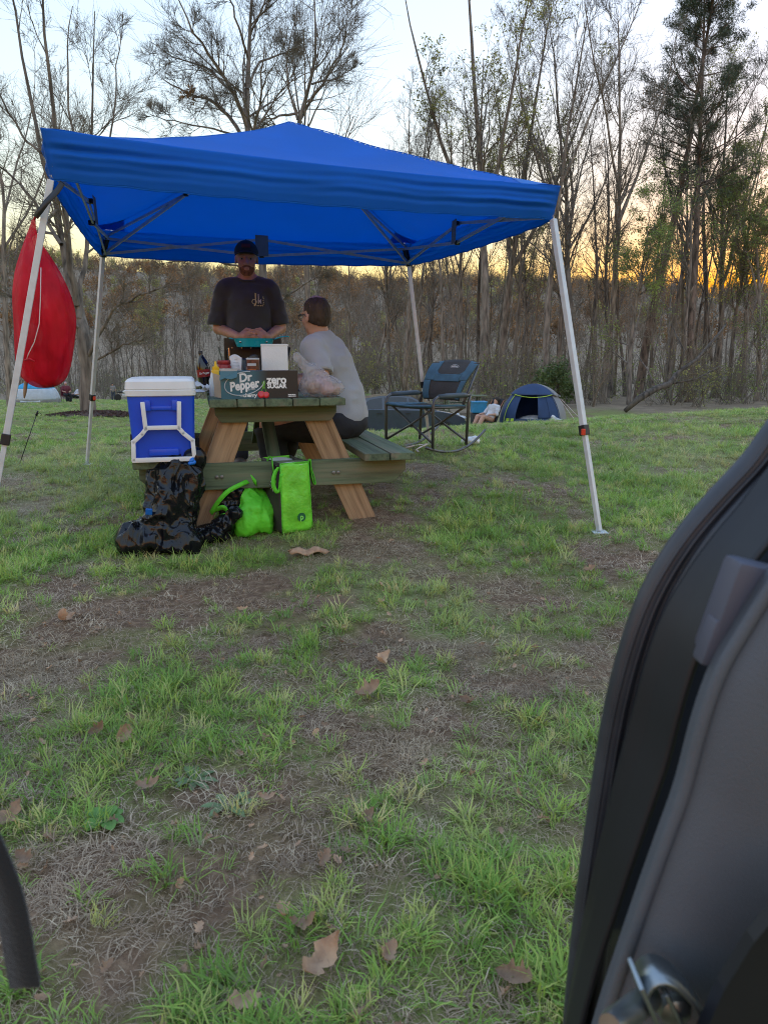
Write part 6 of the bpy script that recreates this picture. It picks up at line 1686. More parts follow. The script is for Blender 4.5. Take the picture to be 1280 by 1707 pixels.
    # hair: short, thinning at the crown
    s = SDF((-0.13, hd[1] - .14, hd[2] - .11), (0.13, hd[1] + .14, hd[2] + .15), 0.005)
    def hw(x, y, z): return tuple(np.array(hd) + HM @ np.array((x, y, z)))
    s.ell(hw(0, 0.009, 0.025), (0.0785, 0.1005, 0.0960), 0.01, HM).ell(hw(0, 0.046, -0.028), (0.060, 0.052, 0.055), 0.03, HM)
    s.cut(hw(0, -0.022, 0.03), tuple(HM @ np.array((0, -1, -0.30)))); s.cut(hw(0, 0.03, -0.052), tuple(HM @ np.array((0, -0.45, -1))))
    s.ell(hw(0, -0.020, 0.128), (0.050, 0.110, 0.036), 0.010, HM, op='sub')
    for sx in (-1, 1): s.ell(hw(sx * 0.083, -0.002, -0.016), (0.022, 0.030, 0.042), 0.005, HM, op='sub')
    sdf_obj('hair', s, 'hair_dark', body, 1, lambda V: 0.0035 * vnoise(V[:, 0] * 130, V[:, 1] * 130, V[:, 2] * 45, 4))
    # glasses
    g = thing_part('glasses', t)
    for sx in (-1, 1):
        pts = [hw(sx * (0.036 + 0.027 * math.cos(a)), -0.112 + .006 * abs(math.cos(a)), 0.000 + 0.019 * math.sin(a)) for a in [i * math.pi / 8 for i in range(17)]]
        q = MB(); q.tube(pts, 0.0024, 5); q.build('rim', 'black_plastic', g, smooth=True)
        q = MB(); q.add(pts[:-1], [tuple(range(16))]); q.build('lens', 'lens', g)
        q = MB(); q.tube([hw(sx * 0.063, -0.108, 0.004), hw(sx * 0.081, -0.05, 0.006), hw(sx * 0.085, 0.0, 0.006), hw(sx * 0.083, 0.022, -0.012)], 0.0024, 5); q.build('temple', 'black_plastic', g, smooth=True)
    q = MB(); q.tube([hw(-.01, -.114, .004), hw(.01, -.114, .004)], 0.0022, 5); q.build('bridge', 'black_plastic', g, smooth=True)
    return t
seated_man()
# ------------------------------------------------------------------ rocking camp chair
mat('chair_blue', (0.060, 0.145, 0.205), 0.75, var=0.12, vscale=12, bump=0.25, bscale=300); mat('chair_dark', (0.065, 0.060, 0.056), 0.85, var=0.1, vscale=12, bump=0.3, bscale=350); mat('chair_frame', (0.13, 0.13, 0.135), 0.36, metal=0.5); mat('chair_arm', (0.075, 0.105, 0.13), 0.6)
def rocking_chair():
    fr = P(722, 774, 6.0); rr = P(790, 755, 6.36)
    fx = Vector((fr.x, fr.y, 0)); bx = Vector((rr.x, rr.y, 0)); fwd = (fx - bx).normalized(); lat = Vector((-fwd.y, fwd.x, 0))
    if lat.y < 0: lat = -lat
    ctr = fx - fwd * 0.25 + lat * 0.27; g = float(gz(ctr.x, ctr.y))
    rz = math.atan2(fwd.x, -fwd.y)                          # local -Y faces the chair's front
    t = thing('camp_chair', 'blue and grey folding rocking camp chair right of the table', 'chair', (ctr.x, ctr.y, g), rz)
    W = 0.27; r = 0.0125
    H = P(745, 604, 6.35).z - g
    sz = 0.42; az = P(735, 662, 6.1).z - g
    for sx in (-1, 1):
        x = sx * W
        # curved runner, front post bending into the arm, rear post, back upright
        q = MB(); q.tube([(x, -.34 + i * .075, 0.016 + 0.9 * (i * .075 - .34) ** 2 * (1.0 if i > 4 else 0.6)) for i in range(11)], 0.011, 8); q.build('runner', 'chair_frame', t, smooth=True)
        q = MB(); q.tube([(x, -.26, 0.05), (x, -.26, az - .06), (x, -.25, az - .02), (x, -.215, az), (x, -.10, az + .002), (x, .19, az + .004)], r, 8); q.build('front_post', 'chair_frame', t, smooth=True)
        q = MB(); q.tube([(x, .16, 0.06), (x, .18, az - .05), (x, .20, az + .01)], r, 8); q.build('rear_post', 'chair_frame', t, smooth=True)
        q = MB(); q.tube([(x * .93, .13, sz - .02), (x * .93, .20, az + .04), (x * .93, .32, H - .02)], r, 8); q.build('back_upright', 'chair_frame', t, smooth=True)
        q = MB(); q.tube([(x, -.20, az + .006), (x, -.10, az + .008), (x, .10, az + .008), (x, .15, az + .006)], [0.018, 0.021, 0.021, 0.017], 8); q.build('armrest', 'chair_arm', t, smooth=True)
        q = MB(); q.tube([(x * .95, -.25, sz - .03), (x * .95, .15, sz - .045)], 0.011, 8); q.build('seat_rail', 'chair_frame', t, smooth=True)
    for (y0, z0, y1, z1) in ((-.25, 0.10, -.22, sz - .03), (.15, 0.10, .14, sz - .045)):
        for a in (-1, 1):
            q = MB(); q.tube([(a * W * .98, y0, z0), (0, (y0 + y1) / 2 + a * .012, (z0 + z1) / 2 - .01), (-a * W * .95, y1, z1)], 0.010, 7); q.build('cross_brace', 'chair_frame', t, smooth=True)
        q = MB(); q.ball((0, (y0 + y1) / 2, (z0 + z1) / 2 - .01), .018, 8, 6); q.build('pivot', 'black_plastic', t, smooth=True)
    def seat(u, v):
        x = (u - .5) * 2 * W * .97; y = -.27 + v * .42; return (x, y, sz - .02 - .03 * math.sin(math.pi * u) * math.sin(math.pi * min(1, v + .1)) - .02 * v + (-.012 if v < .03 else 0))
    q = MB(); q.grid(lambda u, v: seat(u, v), 14, 12); st = q.build('seat', 'chair_dark', t, smooth=True, solid=.012)
    q = MB(); q.grid(lambda u, v: Vector(seat(u, v * .22)) + Vector((0, -.004, .008)), 14, 5); q.build('seat_edge', 'chair_blue', st, smooth=True, solid=.012)
    for a, b in ((0, .16), (.84, 1)):
        q = MB(); q.grid(lambda u, v, a=a, b=b: Vector(seat(a + (b - a) * u, .2 + v * .8)) + Vector((0, 0, .007)), 4, 10); q.build('seat_edge', 'chair_blue', st, smooth=True, solid=.012)
    # back panel, tapering in at the lumbar
    def back(u, v):
        w = W * (.78 + .22 * min(1, v * 1.3)) * .95; x = (u - .5) * 2 * w; z = sz + .005 + v * (H - sz - .0); y = .12 + .20 * v * v + .02 + .035 * math.sin(math.pi * u) - .004
        z += (-.03 * (2 * u - 1) ** 2 + .012) * (1 if v > .95 else 0); return Vector((x, y, z))
    q = MB(); q.grid(back, 16, 20); bk = q.build('backrest', 'chair_dark', t, smooth=True, solid=.012)
    # blue yoke: upper sides and a curved band under the dark headrest
    def patch(u0f, u1f, v0, v1, n=10, m=14):
        q = MB()
        def f(u, v):
            vv = v0 + (v1 - v0) * v; a, b = u0f(vv), u1f(vv); p = back(a + (b - a) * u, vv); return p + Vector((0, -.009, 0))
        q.grid(f, n, m); return q
    patch(lambda v: 0.0, lambda v: .20 + .0 * v, .5, 1.0).build('blue_panel', 'chair_blue', bk, smooth=True, solid=.008)
    patch(lambda v: .80, lambda v: 1.0, .5, 1.0).build('blue_panel', 'chair_blue', bk, smooth=True, solid=.008)
    patch(lambda v: .20, lambda v: .80, .48, .66).build('blue_panel', 'chair_blue', bk, smooth=True, solid=.008)
    patch(lambda v: .0, lambda v: .13, .02, .5).build('blue_panel', 'chair_blue', bk, smooth=True, solid=.008)
    patch(lambda v: .87, lambda v: 1.0, .02, .5).build('blue_panel', 'chair_blue', bk, smooth=True, solid=.008)
    for sx, c0 in ((0, (.20, .66)), (1, (.80, .66))):
        q = MB(); n = 8
        pts = [back(c0[0], c0[1])]
        for i in range(n + 1):
            a = math.pi / 2 * i / n; uu = .20 + .14 * (1 - math.cos(a)) if sx == 0 else .80 - .14 * (1 - math.cos(a)); vv = .66 + .12 * (1 - math.sin(a)) * 1.0
            pts.append(back(uu, vv))
        q.add([p + Vector((0, -.0135, 0)) for p in pts], [(0, i, i + 1) for i in range(1, n + 1)]); q.build('blue_panel', 'chair_blue', bk, solid=.004)
    # pale oval badge with a row of letter strokes
    c = back(.5, .86) + Vector((0, -.012, 0)); q = MB()
    for i in range(7): q.box((c.x + (i - 3) * .0105, c.y - .002, c.z + .002 * math.cos((i - 3) * .7)), (.0065, .003, .018 - abs(i - 3) * .0015), Euler((R(-22), 0, 0)))
    q.tube([(c.x + .046 * math.cos(a), c.y - .001 + .008 * math.sin(a), c.z + .017 * math.sin(a)) for a in [i * math.pi / 9 for i in range(19)]], .0018, 4)
    q.build('badge', 'white_print', bk)
rocking_chair()

# ------------------------------------------------------------------ litter, rope, bark, weeds
def small_ground_things():
    p = P(784, 748, 6.9); p.z = float(gz(p.x, p.y)); t = thing('crumpled_paper', 'crumpled pale paper lying on the grass behind the rocking chair', 'paper', p)
    s = SDF((-.12, -.1, -.01), (.12, .1, .10), .008); s.ell((0, 0, .03), (.07, .05, .035), .02).ell((.04, 0, .035), (.04, .04, .04), .02).ell((-.06, 0, .02), (.04, .03, .02), .02).cut((0, 0, .002), (0, 0, -1)); sdf_obj('sheet', s, 'paper_white', t, 1, lambda V: folds(V, 30, .025, 3))
    p = P(690, 755, 6.6); z = float(gz(p.x, p.y)); pts = []
    path = [(676, 762), (690, 757), (700, 754), (712, 750), (700, 760), (693, 768), (697, 774)]
    for a in path:
        w = P(*a, 6.4 - (a[1] - 755) * .02); w.z = float(gz(w.x, w.y)) + .03; pts.append(w - Vector((p.x, p.y, z)))
    q = MB(); q.tube(pts, .006, 6); o = q.build('rope', 'white_cord', None, smooth=True); o.location = (p.x, p.y, z); tag(o, 'loop of white rope on the grass beside the right bench', 'rope')
    p = G(515, 928); t = thing('bark_scrap', 'reddish scrap of bark on the trodden soil below the totes', 'bark', p, .25)
    q = MB(); q.grid(lambda u, v: ((u - .5) * (.17 + .03 * math.sin(v * 9)), (v - .5) * .065 * (1 - .5 * abs(u - .45)), .018 + .02 * math.sin(math.pi * v) + .008 * math.sin(u * 11)), 14, 6); q.build('flake', 'dead_leaf', t, smooth=True, solid=.004)
    mat('weed_leaf', (0.20, 0.29, 0.13), 0.6, var=0.2, vscale=20, trans=0.3); mat('clover_leaf', (0.16, 0.33, 0.07), 0.6, var=0.2, vscale=20, trans=0.3)
    def rosette(px, py, n, ln, wd, m, label, seed, cat='weed', lift=.35):
        p = G(px, py); t = thing('weed', label, cat, p + Vector((0, 0, .004))); rng = random.Random(seed)
        for i in range(n):
            a = i * 2 * math.pi / n + rng.uniform(-.3, .3); L = ln * rng.uniform(.7, 1.15); k = lift * rng.uniform(.5, 1.4)
            q = MB()
            def f(u, v, L=L, k=k):
                w = wd * (math.sin(math.pi * min(1, v ** 1.4 * .96 + .04))) ** .8 + .002
                return (v * L, (u - .5) * w, k * L * (v - .75 * v * v) + .25 * abs(u - .5) * w)
            q.grid(f, 4, 9); o = q.build('leaf_blade', m, t, smooth=True); o.rotation_euler = (0, 0, a)
    rosette(322, 1310, 8, .062, .016, 'weed_leaf', 'grey-green broadleaf weed rosette in the bare patch, upper of two', 1)
    rosette(378, 1348, 6, .060, .018, 'weed_leaf', 'grey-green broadleaf weed with spread leaves, lower of two', 2)
    rosette(175, 1380, 7, .05, .030, 'clover_leaf', 'round-leaved green weed at the foot of the lower left grass tuft', 3, lift=.6)
small_ground_things()

# thin black torch stake on the left lawn
def stake():
    b = G(32, 774); top = P(62, 690, b.y); t = thing('torch_stake', 'thin black stake leaning on the left lawn', 'stake', b)
    d = top - b
    q = MB(); q.tube([(0, 0, -.02), d], .0035, 6); q.build('rod', 'black_plastic', t, smooth=True)
    q = MB(); q.tube([d * .97, d * 1.06], [.011, .007], 8); q.build('fitting', 'black_plastic', t, smooth=True)
    q = MB(); q.tube([d, d + Vector((.03, 0, .01)), d + Vector((.045, 0, -.01)), d + Vector((.03, .0, -.015))], .0025, 5); q.build('hook', 'black_plastic', t, smooth=True)
stake()
# strap that ties the red sack to the canopy corner
q = ribbon([P(105, 304, 3.73), P(96, 318, 3.70), P(80, 335, 3.66), P(66, 354, 3.66), P(60, 362, 3.70)], .026, (.79, 0, -.61), 'black_plastic', 'tie_strap', None)
tag(q, 'black strap tying the red sack to the canopy corner', 'strap')

# ------------------------------------------------------------------ dark car parked below the crest
mat('car_paint', (0.050, 0.062, 0.090), 0.15, coat=0.8, var=0.05); mat('car_glass', (0.010, 0.012, 0.014), 0.05, spec=0.8); mat('car_trim', (0.02, 0.02, 0.02), 0.6); mat('headlight', (0.55, 0.56, 0.58), 0.15, coat=0.5); mat('alloy', (0.35, 0.35, 0.36), 0.35, metal=0.7)
def parked_car():
    D = 25.5; c = P(700, 700, D); xr = P(776, 700, D).x; c.x = xr - 2.28; c.z = float(gz(c.x, c.y))
    ztop = P(650, 657, D).z - c.z
    t = thing('parked_car', 'black sedan parked on the low ground behind the rocking chair', 'car', c, R(4)); k = ztop / 1.46; t.scale = (1, 1, k)
    # side profile lofted across the width: (x, z) lower body, then cabin
    prof = [(-2.25, .55), (-2.22, .80), (-2.05, .95), (-1.55, 1.0), (-1.0, 1.02), (0.0, 1.0), (.75, .98), (1.35, .93), (1.85, .84), (2.15, .72), (2.26, .55), (2.22, .32), (1.85, .22), (-1.9, .22), (-2.2, .32)]
    def sect(x): return .90 - .10 * max(0, abs(x) - 1.6) ** 1.5 / .6
    V = []; F = []; n = len(prof)
    rows = [(-1, .97), (-.985, 1.0), (-.55, 1.015), (0, 1.02), (.55, 1.015), (.985, 1.0), (1, .97)]
    for (f_, zs) in rows:
        for (x, z) in prof: V.append((x * (.985 if abs(f_) < .9 else .97), f_ * sect(x), .6 + (z - .6) * (zs if z > .6 else 1)))
    for i in range(len(rows) - 1):
        for j in range(n): F.append((i * n + j, i * n + (j + 1) % n, (i + 1) * n + (j + 1) % n, (i + 1) * n + j))
    F.append(tuple(range(n))); F.append(tuple(range((len(rows) - 1) * n, len(rows) * n))[::-1])
    q = MB(); q.add(V, F); body = q.build('body', 'car_paint', t, smooth=True, auto=40)
    cab = [(-1.75, .99), (-1.15, 1.36), (-.7, 1.44), (-.1, 1.46), (.35, 1.41), (.85, 1.18), (1.20, .96)]
    def cabin(f_): return [(x, f_ * (.80 - .17 * (z - .95) / .5), z) for x, z in cab]
    V = []; F = []; m = len(cab)
    for f_ in (-1, -.6, 0, .6, 1): V += cabin(f_)
    for i in range(4):
        for j in range(m - 1): F.append((i * m + j, i * m + j + 1, (i + 1) * m + j + 1, (i + 1) * m + j))
    F.append(tuple(range(m))); F.append(tuple(range(4 * m, 5 * m))[::-1])
    q = MB(); q.add(V, F); rf = q.build('roof', 'car_paint', t, smooth=True, auto=35)
    def side_win(pts, nm):
        for s_ in (-1, 1):
            q = MB(); q.add([(x, s_ * (.80 - .17 * (z - .95) / .5 + .006), z) for x, z in pts], [tuple(range(len(pts)))]); q.build(nm, 'car_glass', t, solid=.004)
    side_win([(-1.45, 1.03), (-1.02, 1.32), (-.62, 1.385), (-.62, 1.03)], 'window'); side_win([(-.55, 1.03), (-.55, 1.39), (-.05, 1.40), (.20, 1.375), (.20, 1.03)], 'window'); side_win([(.27, 1.03), (.27, 1.36), (.42, 1.32), (.95, 1.03)], 'window')
    q = MB(); q.add([(1.17, -.70, .985), (1.17, .70, .985), (.42, .60, 1.395), (.42, -.60, 1.395)], [(0, 1, 2, 3)]); w = q.build('windscreen', 'car_glass', t, solid=.004); w.location = (.012, 0, .012)
    q = MB(); q.add([(-1.70, -.70, 1.01), (-1.70, .70, 1.01), (-1.15, .60, 1.36), (-1.15, -.60, 1.36)], [(0, 1, 2, 3)]); w = q.build('rear_window', 'car_glass', t, solid=.004); w.location = (-.012, 0, .012)
    ax = Matrix(((1, 0, 0), (0, 0, -1), (0, 1, 0)))
    for x in (-1.38, 1.42):
        for s_ in (-1, 1):
            wh = thing_part('wheel', t)
            q = MB(); q.lathe([(.20, -.10), (.30, -.10), (.32, -.07), (.32, .07), (.30, .10), (.20, .10)], (x, s_ * .80, .32), 26, ax); q.build('tyre', 'tyre_black', wh, smooth=True, auto=40)
            q = MB(); q.lathe([(.05, -.11), (.19, -.105), (.21, -.09), (.21, .09), (.05, .11)], (x, s_ * .80, .32), 20, ax); q.build('rim', 'alloy', wh, smooth=True, auto=30)
    for s_ in (-1, 1):
        q = MB(); q.ball((2.02, s_ * .66, .70), (.20, .17, .085), 12, 8); q.build('headlight', 'headlight', t, smooth=True)
        q = MB(); q.ball((.80, s_ * .92, 1.04), (.10, .09, .07), 10, 6); q.build('door_mirror', 'car_paint', t, smooth=True)
        for x in (-.62, .33): 
            q = MB(); q.box((x - .1, s_ * .905, .88), (.17, .02, .03), bev=.006); q.build('door_handle', 'car_trim', t)
    q = MB(); q.box((2.20, 0, .45), (.10, 1.1, .16), bev=.02); q.build('grille', 'car_trim', t)
parked_car()

# ------------------------------------------------------------------ blue dome tent and its camp
mat('tent_blue', (0.040, 0.085, 0.21), 0.6, var=0.1, vscale=2, trans=0.35, bump=0.1, bscale=40); mat('tent_grey', (0.30, 0.29, 0.29), 0.65, var=0.08, vscale=2, trans=0.2); mat('tent_lime', (0.42, 0.62, 0.05), 0.6); mat('tent_inside', (0.030, 0.035, 0.050), 0.8); mat('tent_floor', (0.02, 0.025, 0.04), 0.6); mat('bedding', (0.55, 0.55, 0.56), 0.8, var=0.2, vscale=8)
def dome_tent():
    D = 25.0; a = P(888, 700, D); c = Vector((a.x, a.y, float(gz(a.x, a.y)))); t = thing('dome_tent', 'blue dome tent with grey fly and open mesh door', 'tent', c, R(-14))
    W, Dp = 1.10, 1.0; H = P(885, 641, D).z - c.z
    def shell(u, v, lift=0.0, k=1.0):
        "u round the floor 0..1, v up 0..1: four flat-ish walls leaning in to the crown"
        a_ = u * 2 * math.pi; cx, cy = math.cos(a_), math.sin(a_); e = 3.2
        rr_ = (abs(cx) ** e + abs(cy) ** e) ** (-1 / e) * (1 - .6 * v) + .6 * v
        s_ = math.cos(v * math.pi / 2) ** 1.08 if v < 1 else 0
        return (cx * W * rr_ * s_ * k, cy * Dp * rr_ * s_ * k, H * math.sin(v * math.pi / 2) ** .92 + lift)
    # front (towards -Y) is open in the middle: skip that patch and fill it with door pieces
    def skin(u0, u1, v0, v1, nm, m, k=1.0, lift=0.0, nu=20, nv=14, par=None):
        q = MB(); q.grid(lambda u, v: shell(u0 + (u1 - u0) * u, v0 + (v1 - v0) * v, lift, k), nu, nv); return q.build(nm, m, par or t, smooth=True, solid=.004)
    skin(.875, 1.125, 0, .62, 'wall_panel', 'tent_grey'); skin(.125, .375, 0, .62, 'wall_panel', 'tent_blue'); skin(.375, .625, 0, .62, 'wall_panel', 'tent_blue')
    skin(.625, .675, 0, .62, 'wall_panel', 'tent_blue'); skin(.83, .875, 0, .62, 'wall_panel', 'tent_blue'); skin(.675, .83, 0, .12, 'wall_panel', 'tent_blue')
    fly = skin(.30, .90, .52, .999, 'fly', 'tent_blue', 1.05, .03, 30, 12); skin(.90, 1.30, .50, .999, 'fly', 'tent_grey', 1.05, .03, 20, 12)
    skin(.78, .875, .12, .62, 'door_flap', 'tent_blue', .985)
    q = MB(); q.grid(lambda u, v: ((u - .5) * 2 * W * .85, (v - .5) * 2 * Dp * .85, .03), 2, 2); q.build('floor_sheet', 'tent_floor', t, solid=.01)
    for (u0, u1) in ((.625, .875), (.875, 1.125)):
        q = MB(); q.tube([shell(u0 + (u1 - u0) * i / 16, .53 - (.06 * math.sin(math.pi * i / 16)), .03, 1.07) for i in range(17)], .012, 6); q.build('fly_trim', 'tent_lime' if u0 < .8 else 'tent_grey', fly, smooth=True)
    for u0 in (.125, .375, .625, .875):
        q = MB(); q.tube([shell(u0, v / 12, .01, 1.03) for v in range(13)], .011, 6); q.build('pole_sleeve', 'tent_lime' if u0 == .625 else 'tent_blue', t, smooth=True)
    for (u, px_) in ((.645, .55), (.665, .2)):
        q = MB(); p = Vector(shell(u, .10, 0, 1.03)); q.box(p, (.10, .015, .10), Euler((0, 0, R(10))), bev=.004); q.build('logo_patch', 'tent_lime', t)
    q = MB(); q.ball((.05, -.2, .16), (.55, .50, .20), 14, 8); q.build('bedding', 'bedding', t, smooth=True)
    q = MB(); q.tube([(-.35, -.72, .10), (-.15, -.66, .22), (-.05, -.70, .14)], .03, 6); q.build('door_tie', 'tent_lime', t, smooth=True)
    q = MB(); q.tube([Vector(shell(.0, .45, 0, 1.05)), Vector((1.75, .1, .02))], .006, 5); q.build('guy_line', 'white_cord', t)
    q = MB(); q.tube([Vector(shell(.94, .45, 0, 1.05)), Vector((1.55, -.8, .02))], .006, 5); q.build('guy_line', 'white_cord', t)
    p = P(928, 700, D - 1.1); p.z = float(gz(p.x, p.y)); t2 = thing('plastic_bag', 'full white plastic bag beside the blue dome tent', 'bag', p)
    s = SDF((-.35, -.25, -.02), (.35, .25, .48), .02); s.ell((0, 0, .14), (.24, .17, .15), .08).cone((-.05, 0, .22), (-.16, 0, .36), .10, .05, .06).cut((0, 0, .0), (0, 0, -1)); sdf_obj('sack', s, 'bedding', t2, 1, lambda V: folds(V, 9, .07, 3)); 
    for i, (px, lab) in enumerate(((888, 'left dark shoe of the pair before the blue tent'), (897, 'right dark shoe of the pair before the blue tent'))):
        p = P(px, 702, D - 1.25); p.z = float(gz(p.x, p.y)); s = SDF((-.2, -.1, -.01), (.2, .1, .16), .012); s.cone((-.11, 0, .06), (.09, 0, .045), .055, .045, .03).cone((-.10, 0, .06), (-.10, 0, .11), .05, .045, .02).cut((0, 0, .002), (0, 0, -1)); o = sdf_obj('shoe', s, 'trousers_dark' if i else 'shoe_brown', None, 1); o.location = p; o.rotation_euler = (0, 0, .3 + i); tag(o, lab, 'shoe', 'shoes before the tent')
dome_tent()
mat('bin_blue', (0.03, 0.25, 0.48), 0.45, var=.1); mat('hair_far', (0.03, 0.02, 0.015), .8); mat('shirt_white', (0.55, 0.56, 0.60), .85); mat('table_green', (0.10, 0.16, 0.07), .7); mat('rust_sand', (0.35, 0.14, 0.07), .7); mat('maroon', (0.16, 0.03, 0.045), .85); mat('pinkwear', (0.55, 0.35, 0.38), .85)
def far_person(name_label, base, rz, pose, top, bottom, hair='hair_far', scale=1.0, cat='person'):
    t = thing('person', name_label, cat, base, rz); t.scale = (scale,) * 3
    h = .016
    if pose == 'stand':
        sk = [[(-.09, 0, .92), (-.11, 0, .48), (-.11, .02, .06)], [(.09, 0, .92), (.11, -.04, .48), (.11, .0, .06)]]; hips = (0, 0, .95); chest = (0, 0, 1.28); head = (0, -.02, 1.63); sh = 1.42
        arms = [[(-.18, 0, sh), (-.24, -.02, 1.16), (-.15, -.22, 1.10)], [(.18, 0, sh), (.25, .0, 1.16), (.22, -.12, .95)]]
    elif pose == 'sit':
        sk = [[(-.09, 0, .50), (-.12, -.42, .50), (-.12, -.40, .06)], [(.09, 0, .50), (.12, -.42, .50), (.12, -.45, .06)]]; hips = (0, 0, .52); chest = (0, -.02, .84); head = (0, -.05, 1.18); sh = .98
        arms = [[(-.18, 0, sh), (-.25, -.06, .72), (-.12, -.3, .66)], [(.18, 0, sh), (.25, -.06, .72), (.12, -.3, .66)]]
    else:
        sk = [[(-.09, 0, .34), (-.12, -.40, .44), (-.12, -.62, .08)], [(.09, 0, .34), (.12, -.40, .46), (.12, -.66, .08)]]; hips = (0, 0, .36); chest = (0, .18, .62); head = (0, .32, .92); sh = .74
        arms = [[(-.18, .22, sh), (-.26, .05, .52), (-.2, -.2, .52)], [(.18, .22, sh), (.26, .05, .52), (.2, -.2, .52)]]
    s = SDF((-.36, -.85, 0), (.36, .5, head[2] + .16), h)
    s.ell(hips, (.16, .12, .13), .05).ell(chest, (.17, .12, .20), .06).cone(hips, chest, .13, .13, .06).cone((-.15, chest[1] + .0, sh), (.15, chest[1] + .0, sh), .06, None, .05).cone((0, chest[1], sh), head, .055, .05, .03).ell(head, (.076, .095, .115), .02).cone(T(head, (0, -.09, 0)), T(head, (0, -.105, -.03)), .012, .014, .01)
    for a_ in arms: s.chain(a_, [.055, .044, .03], .02); s.cone(a_[2], T(a_[2], (0, -.07, -.01)), .032, .018, .02)
    for l in sk: s.chain(l, [.088, .062, .042], .03); s.cone(T(l[2], (0, .02, -.02)), T(l[2], (0, -.14, -.03)), .036, .03, .02)
    sdf_obj('body', s, 'skin', t, 1)
    s = SDF((-.36, -.5, .2), (.36, .5, head[2]), h); s.ell(T(hips, (0, 0, .04)), (.175, .14, .13), .05).ell(chest, (.19, .14, .21), .06).cone(hips, chest, .148, .148, .06).cone((-.15, chest[1], sh), (.15, chest[1], sh), .074, None, .05)
    for a_ in arms: s.chain([a_[0], tuple((np.array(a_[0]) + np.array(a_[1])) * .5), a_[1]], [.072, .068, .062], .02)
    sdf_obj('top', s, top, t, 1, cloth_disp(.014, 3, 8))
    s = SDF((-.3, -.8, .03), (.3, .3, hips[2] + .16), h); s.ell(hips, (.178, .135, .12), .05)
    for l in sk: s.chain(l, [.10, .076, .060], .03)
    sdf_obj('trousers', s, bottom, t, 1)
    s = SDF((-.12, head[1] - .14, head[2] - .1), (.12, head[1] + .14, head[2] + .16), .01); s.ell(T(head, (0, .012, .012)), (.084, .103, .118), .01); s.cut(T(head, (0, -.045, .0)), (0, -1, -.7)); sdf_obj('hair', s, hair, t, 1)
    return t
def tent_camp():
    D = 24.0; a = P(815, 702, D); c = Vector((a.x, a.y, float(gz(a.x, a.y))))
    rz = R(-52)
    t = thing('camp_chair', 'black reclining camp chair with orange feet left of the blue tent', 'chair', c, rz)
    q = MB(); q.grid(lambda u, v: ((u - .5) * .52, .05 + .36 * v + .03 * math.sin(math.pi * u), .30 + v * .72), 8, 10); q.build('backrest', 'trousers_dark', t, smooth=True, solid=.03)
    q = MB(); q.grid(lambda u, v: ((u - .5) * .52, -.42 + .50 * v, .36 - .08 * v - .04 * math.sin(math.pi * u)), 8, 8); q.build('seat', 'trousers_dark', t, smooth=True, solid=.03)
    for sx in (-1, 1):
        q = MB(); q.tube([(sx * .25, -.42, .36), (sx * .22, .25, .02)], .013, 6); q.build('leg', 'rust_sand', t, smooth=True)
        q = MB(); q.tube([(sx * .25, .40, 1.0), (sx * .22, -.30, .02)], .013, 6); q.build('leg', 'rust_sand', t, smooth=True)
    far_person('person reclining in a black chair, pale top, beside the blue tent', c + Vector((0, 0, .03)), rz, 'recline', 'shirt_white', 'skin', scale=1.0)
    p = P(797, 700, D + 1.2); p.z = float(gz(p.x, p.y)); t = thing('storage_bin', 'blue-lidded tub stacked on a crate left of the reclining person', 'bin', p, .1)
    q = MB(); q.box((0, 0, .26), (.46, .36, .50), bev=.02); q.build('crate', 'chair_dark', t); q = MB(); q.box((0, 0, .70), (.48, .38, .34), bev=.03); q.build('tub', 'bin_blue', t); q = MB(); q.box((0, 0, .89), (.52, .42, .05), bev=.015); q.build('lid', 'bin_blue', t)
    for z in (.12, .3): 
        q = MB(); q.box((0, -.185, z), (.30, .01, .06)); q.build('label_strip', 'white_print', t)
    # far green picnic table behind
    p = P(770, 695, D + 6); p.z = float(gz(p.x, p.y)); t = thing('picnic_table', 'far green picnic table half hidden behind the rocking chair', 'table', p, R(8))
    H = P(790, 659, D + 6).z - p.z
    for i in range(5): board('top_board', (-.95, -.29 + i * .145, H - .02), (.95, -.29 + i * .145, H - .02), .14, .04, 'wood_green', t)
    for sy in (-1, 1):
        for k in (0, 1): board('bench_board', (-.95, sy * (.62 + k * .145), H * .58), (.95, sy * (.62 + k * .145), H * .58), .14, .04, 'wood_green', t)
    for x in (-.65, .65):
        for sy in (-1, 1): board('leg', (x, sy * .2, H - .05), (x, sy * .62, 0.0), .04, .14, 'wood_green', t, up=(0, 1, 0))
        board('bench_brace', (x + .04, -.76, H * .5), (x + .04, .76, H * .5), .04, .14, 'wood_green', t)
    q = MB(); q.box((0.2, 0, 0.01), (.1, .1, .02)) if False else None
tent_camp()

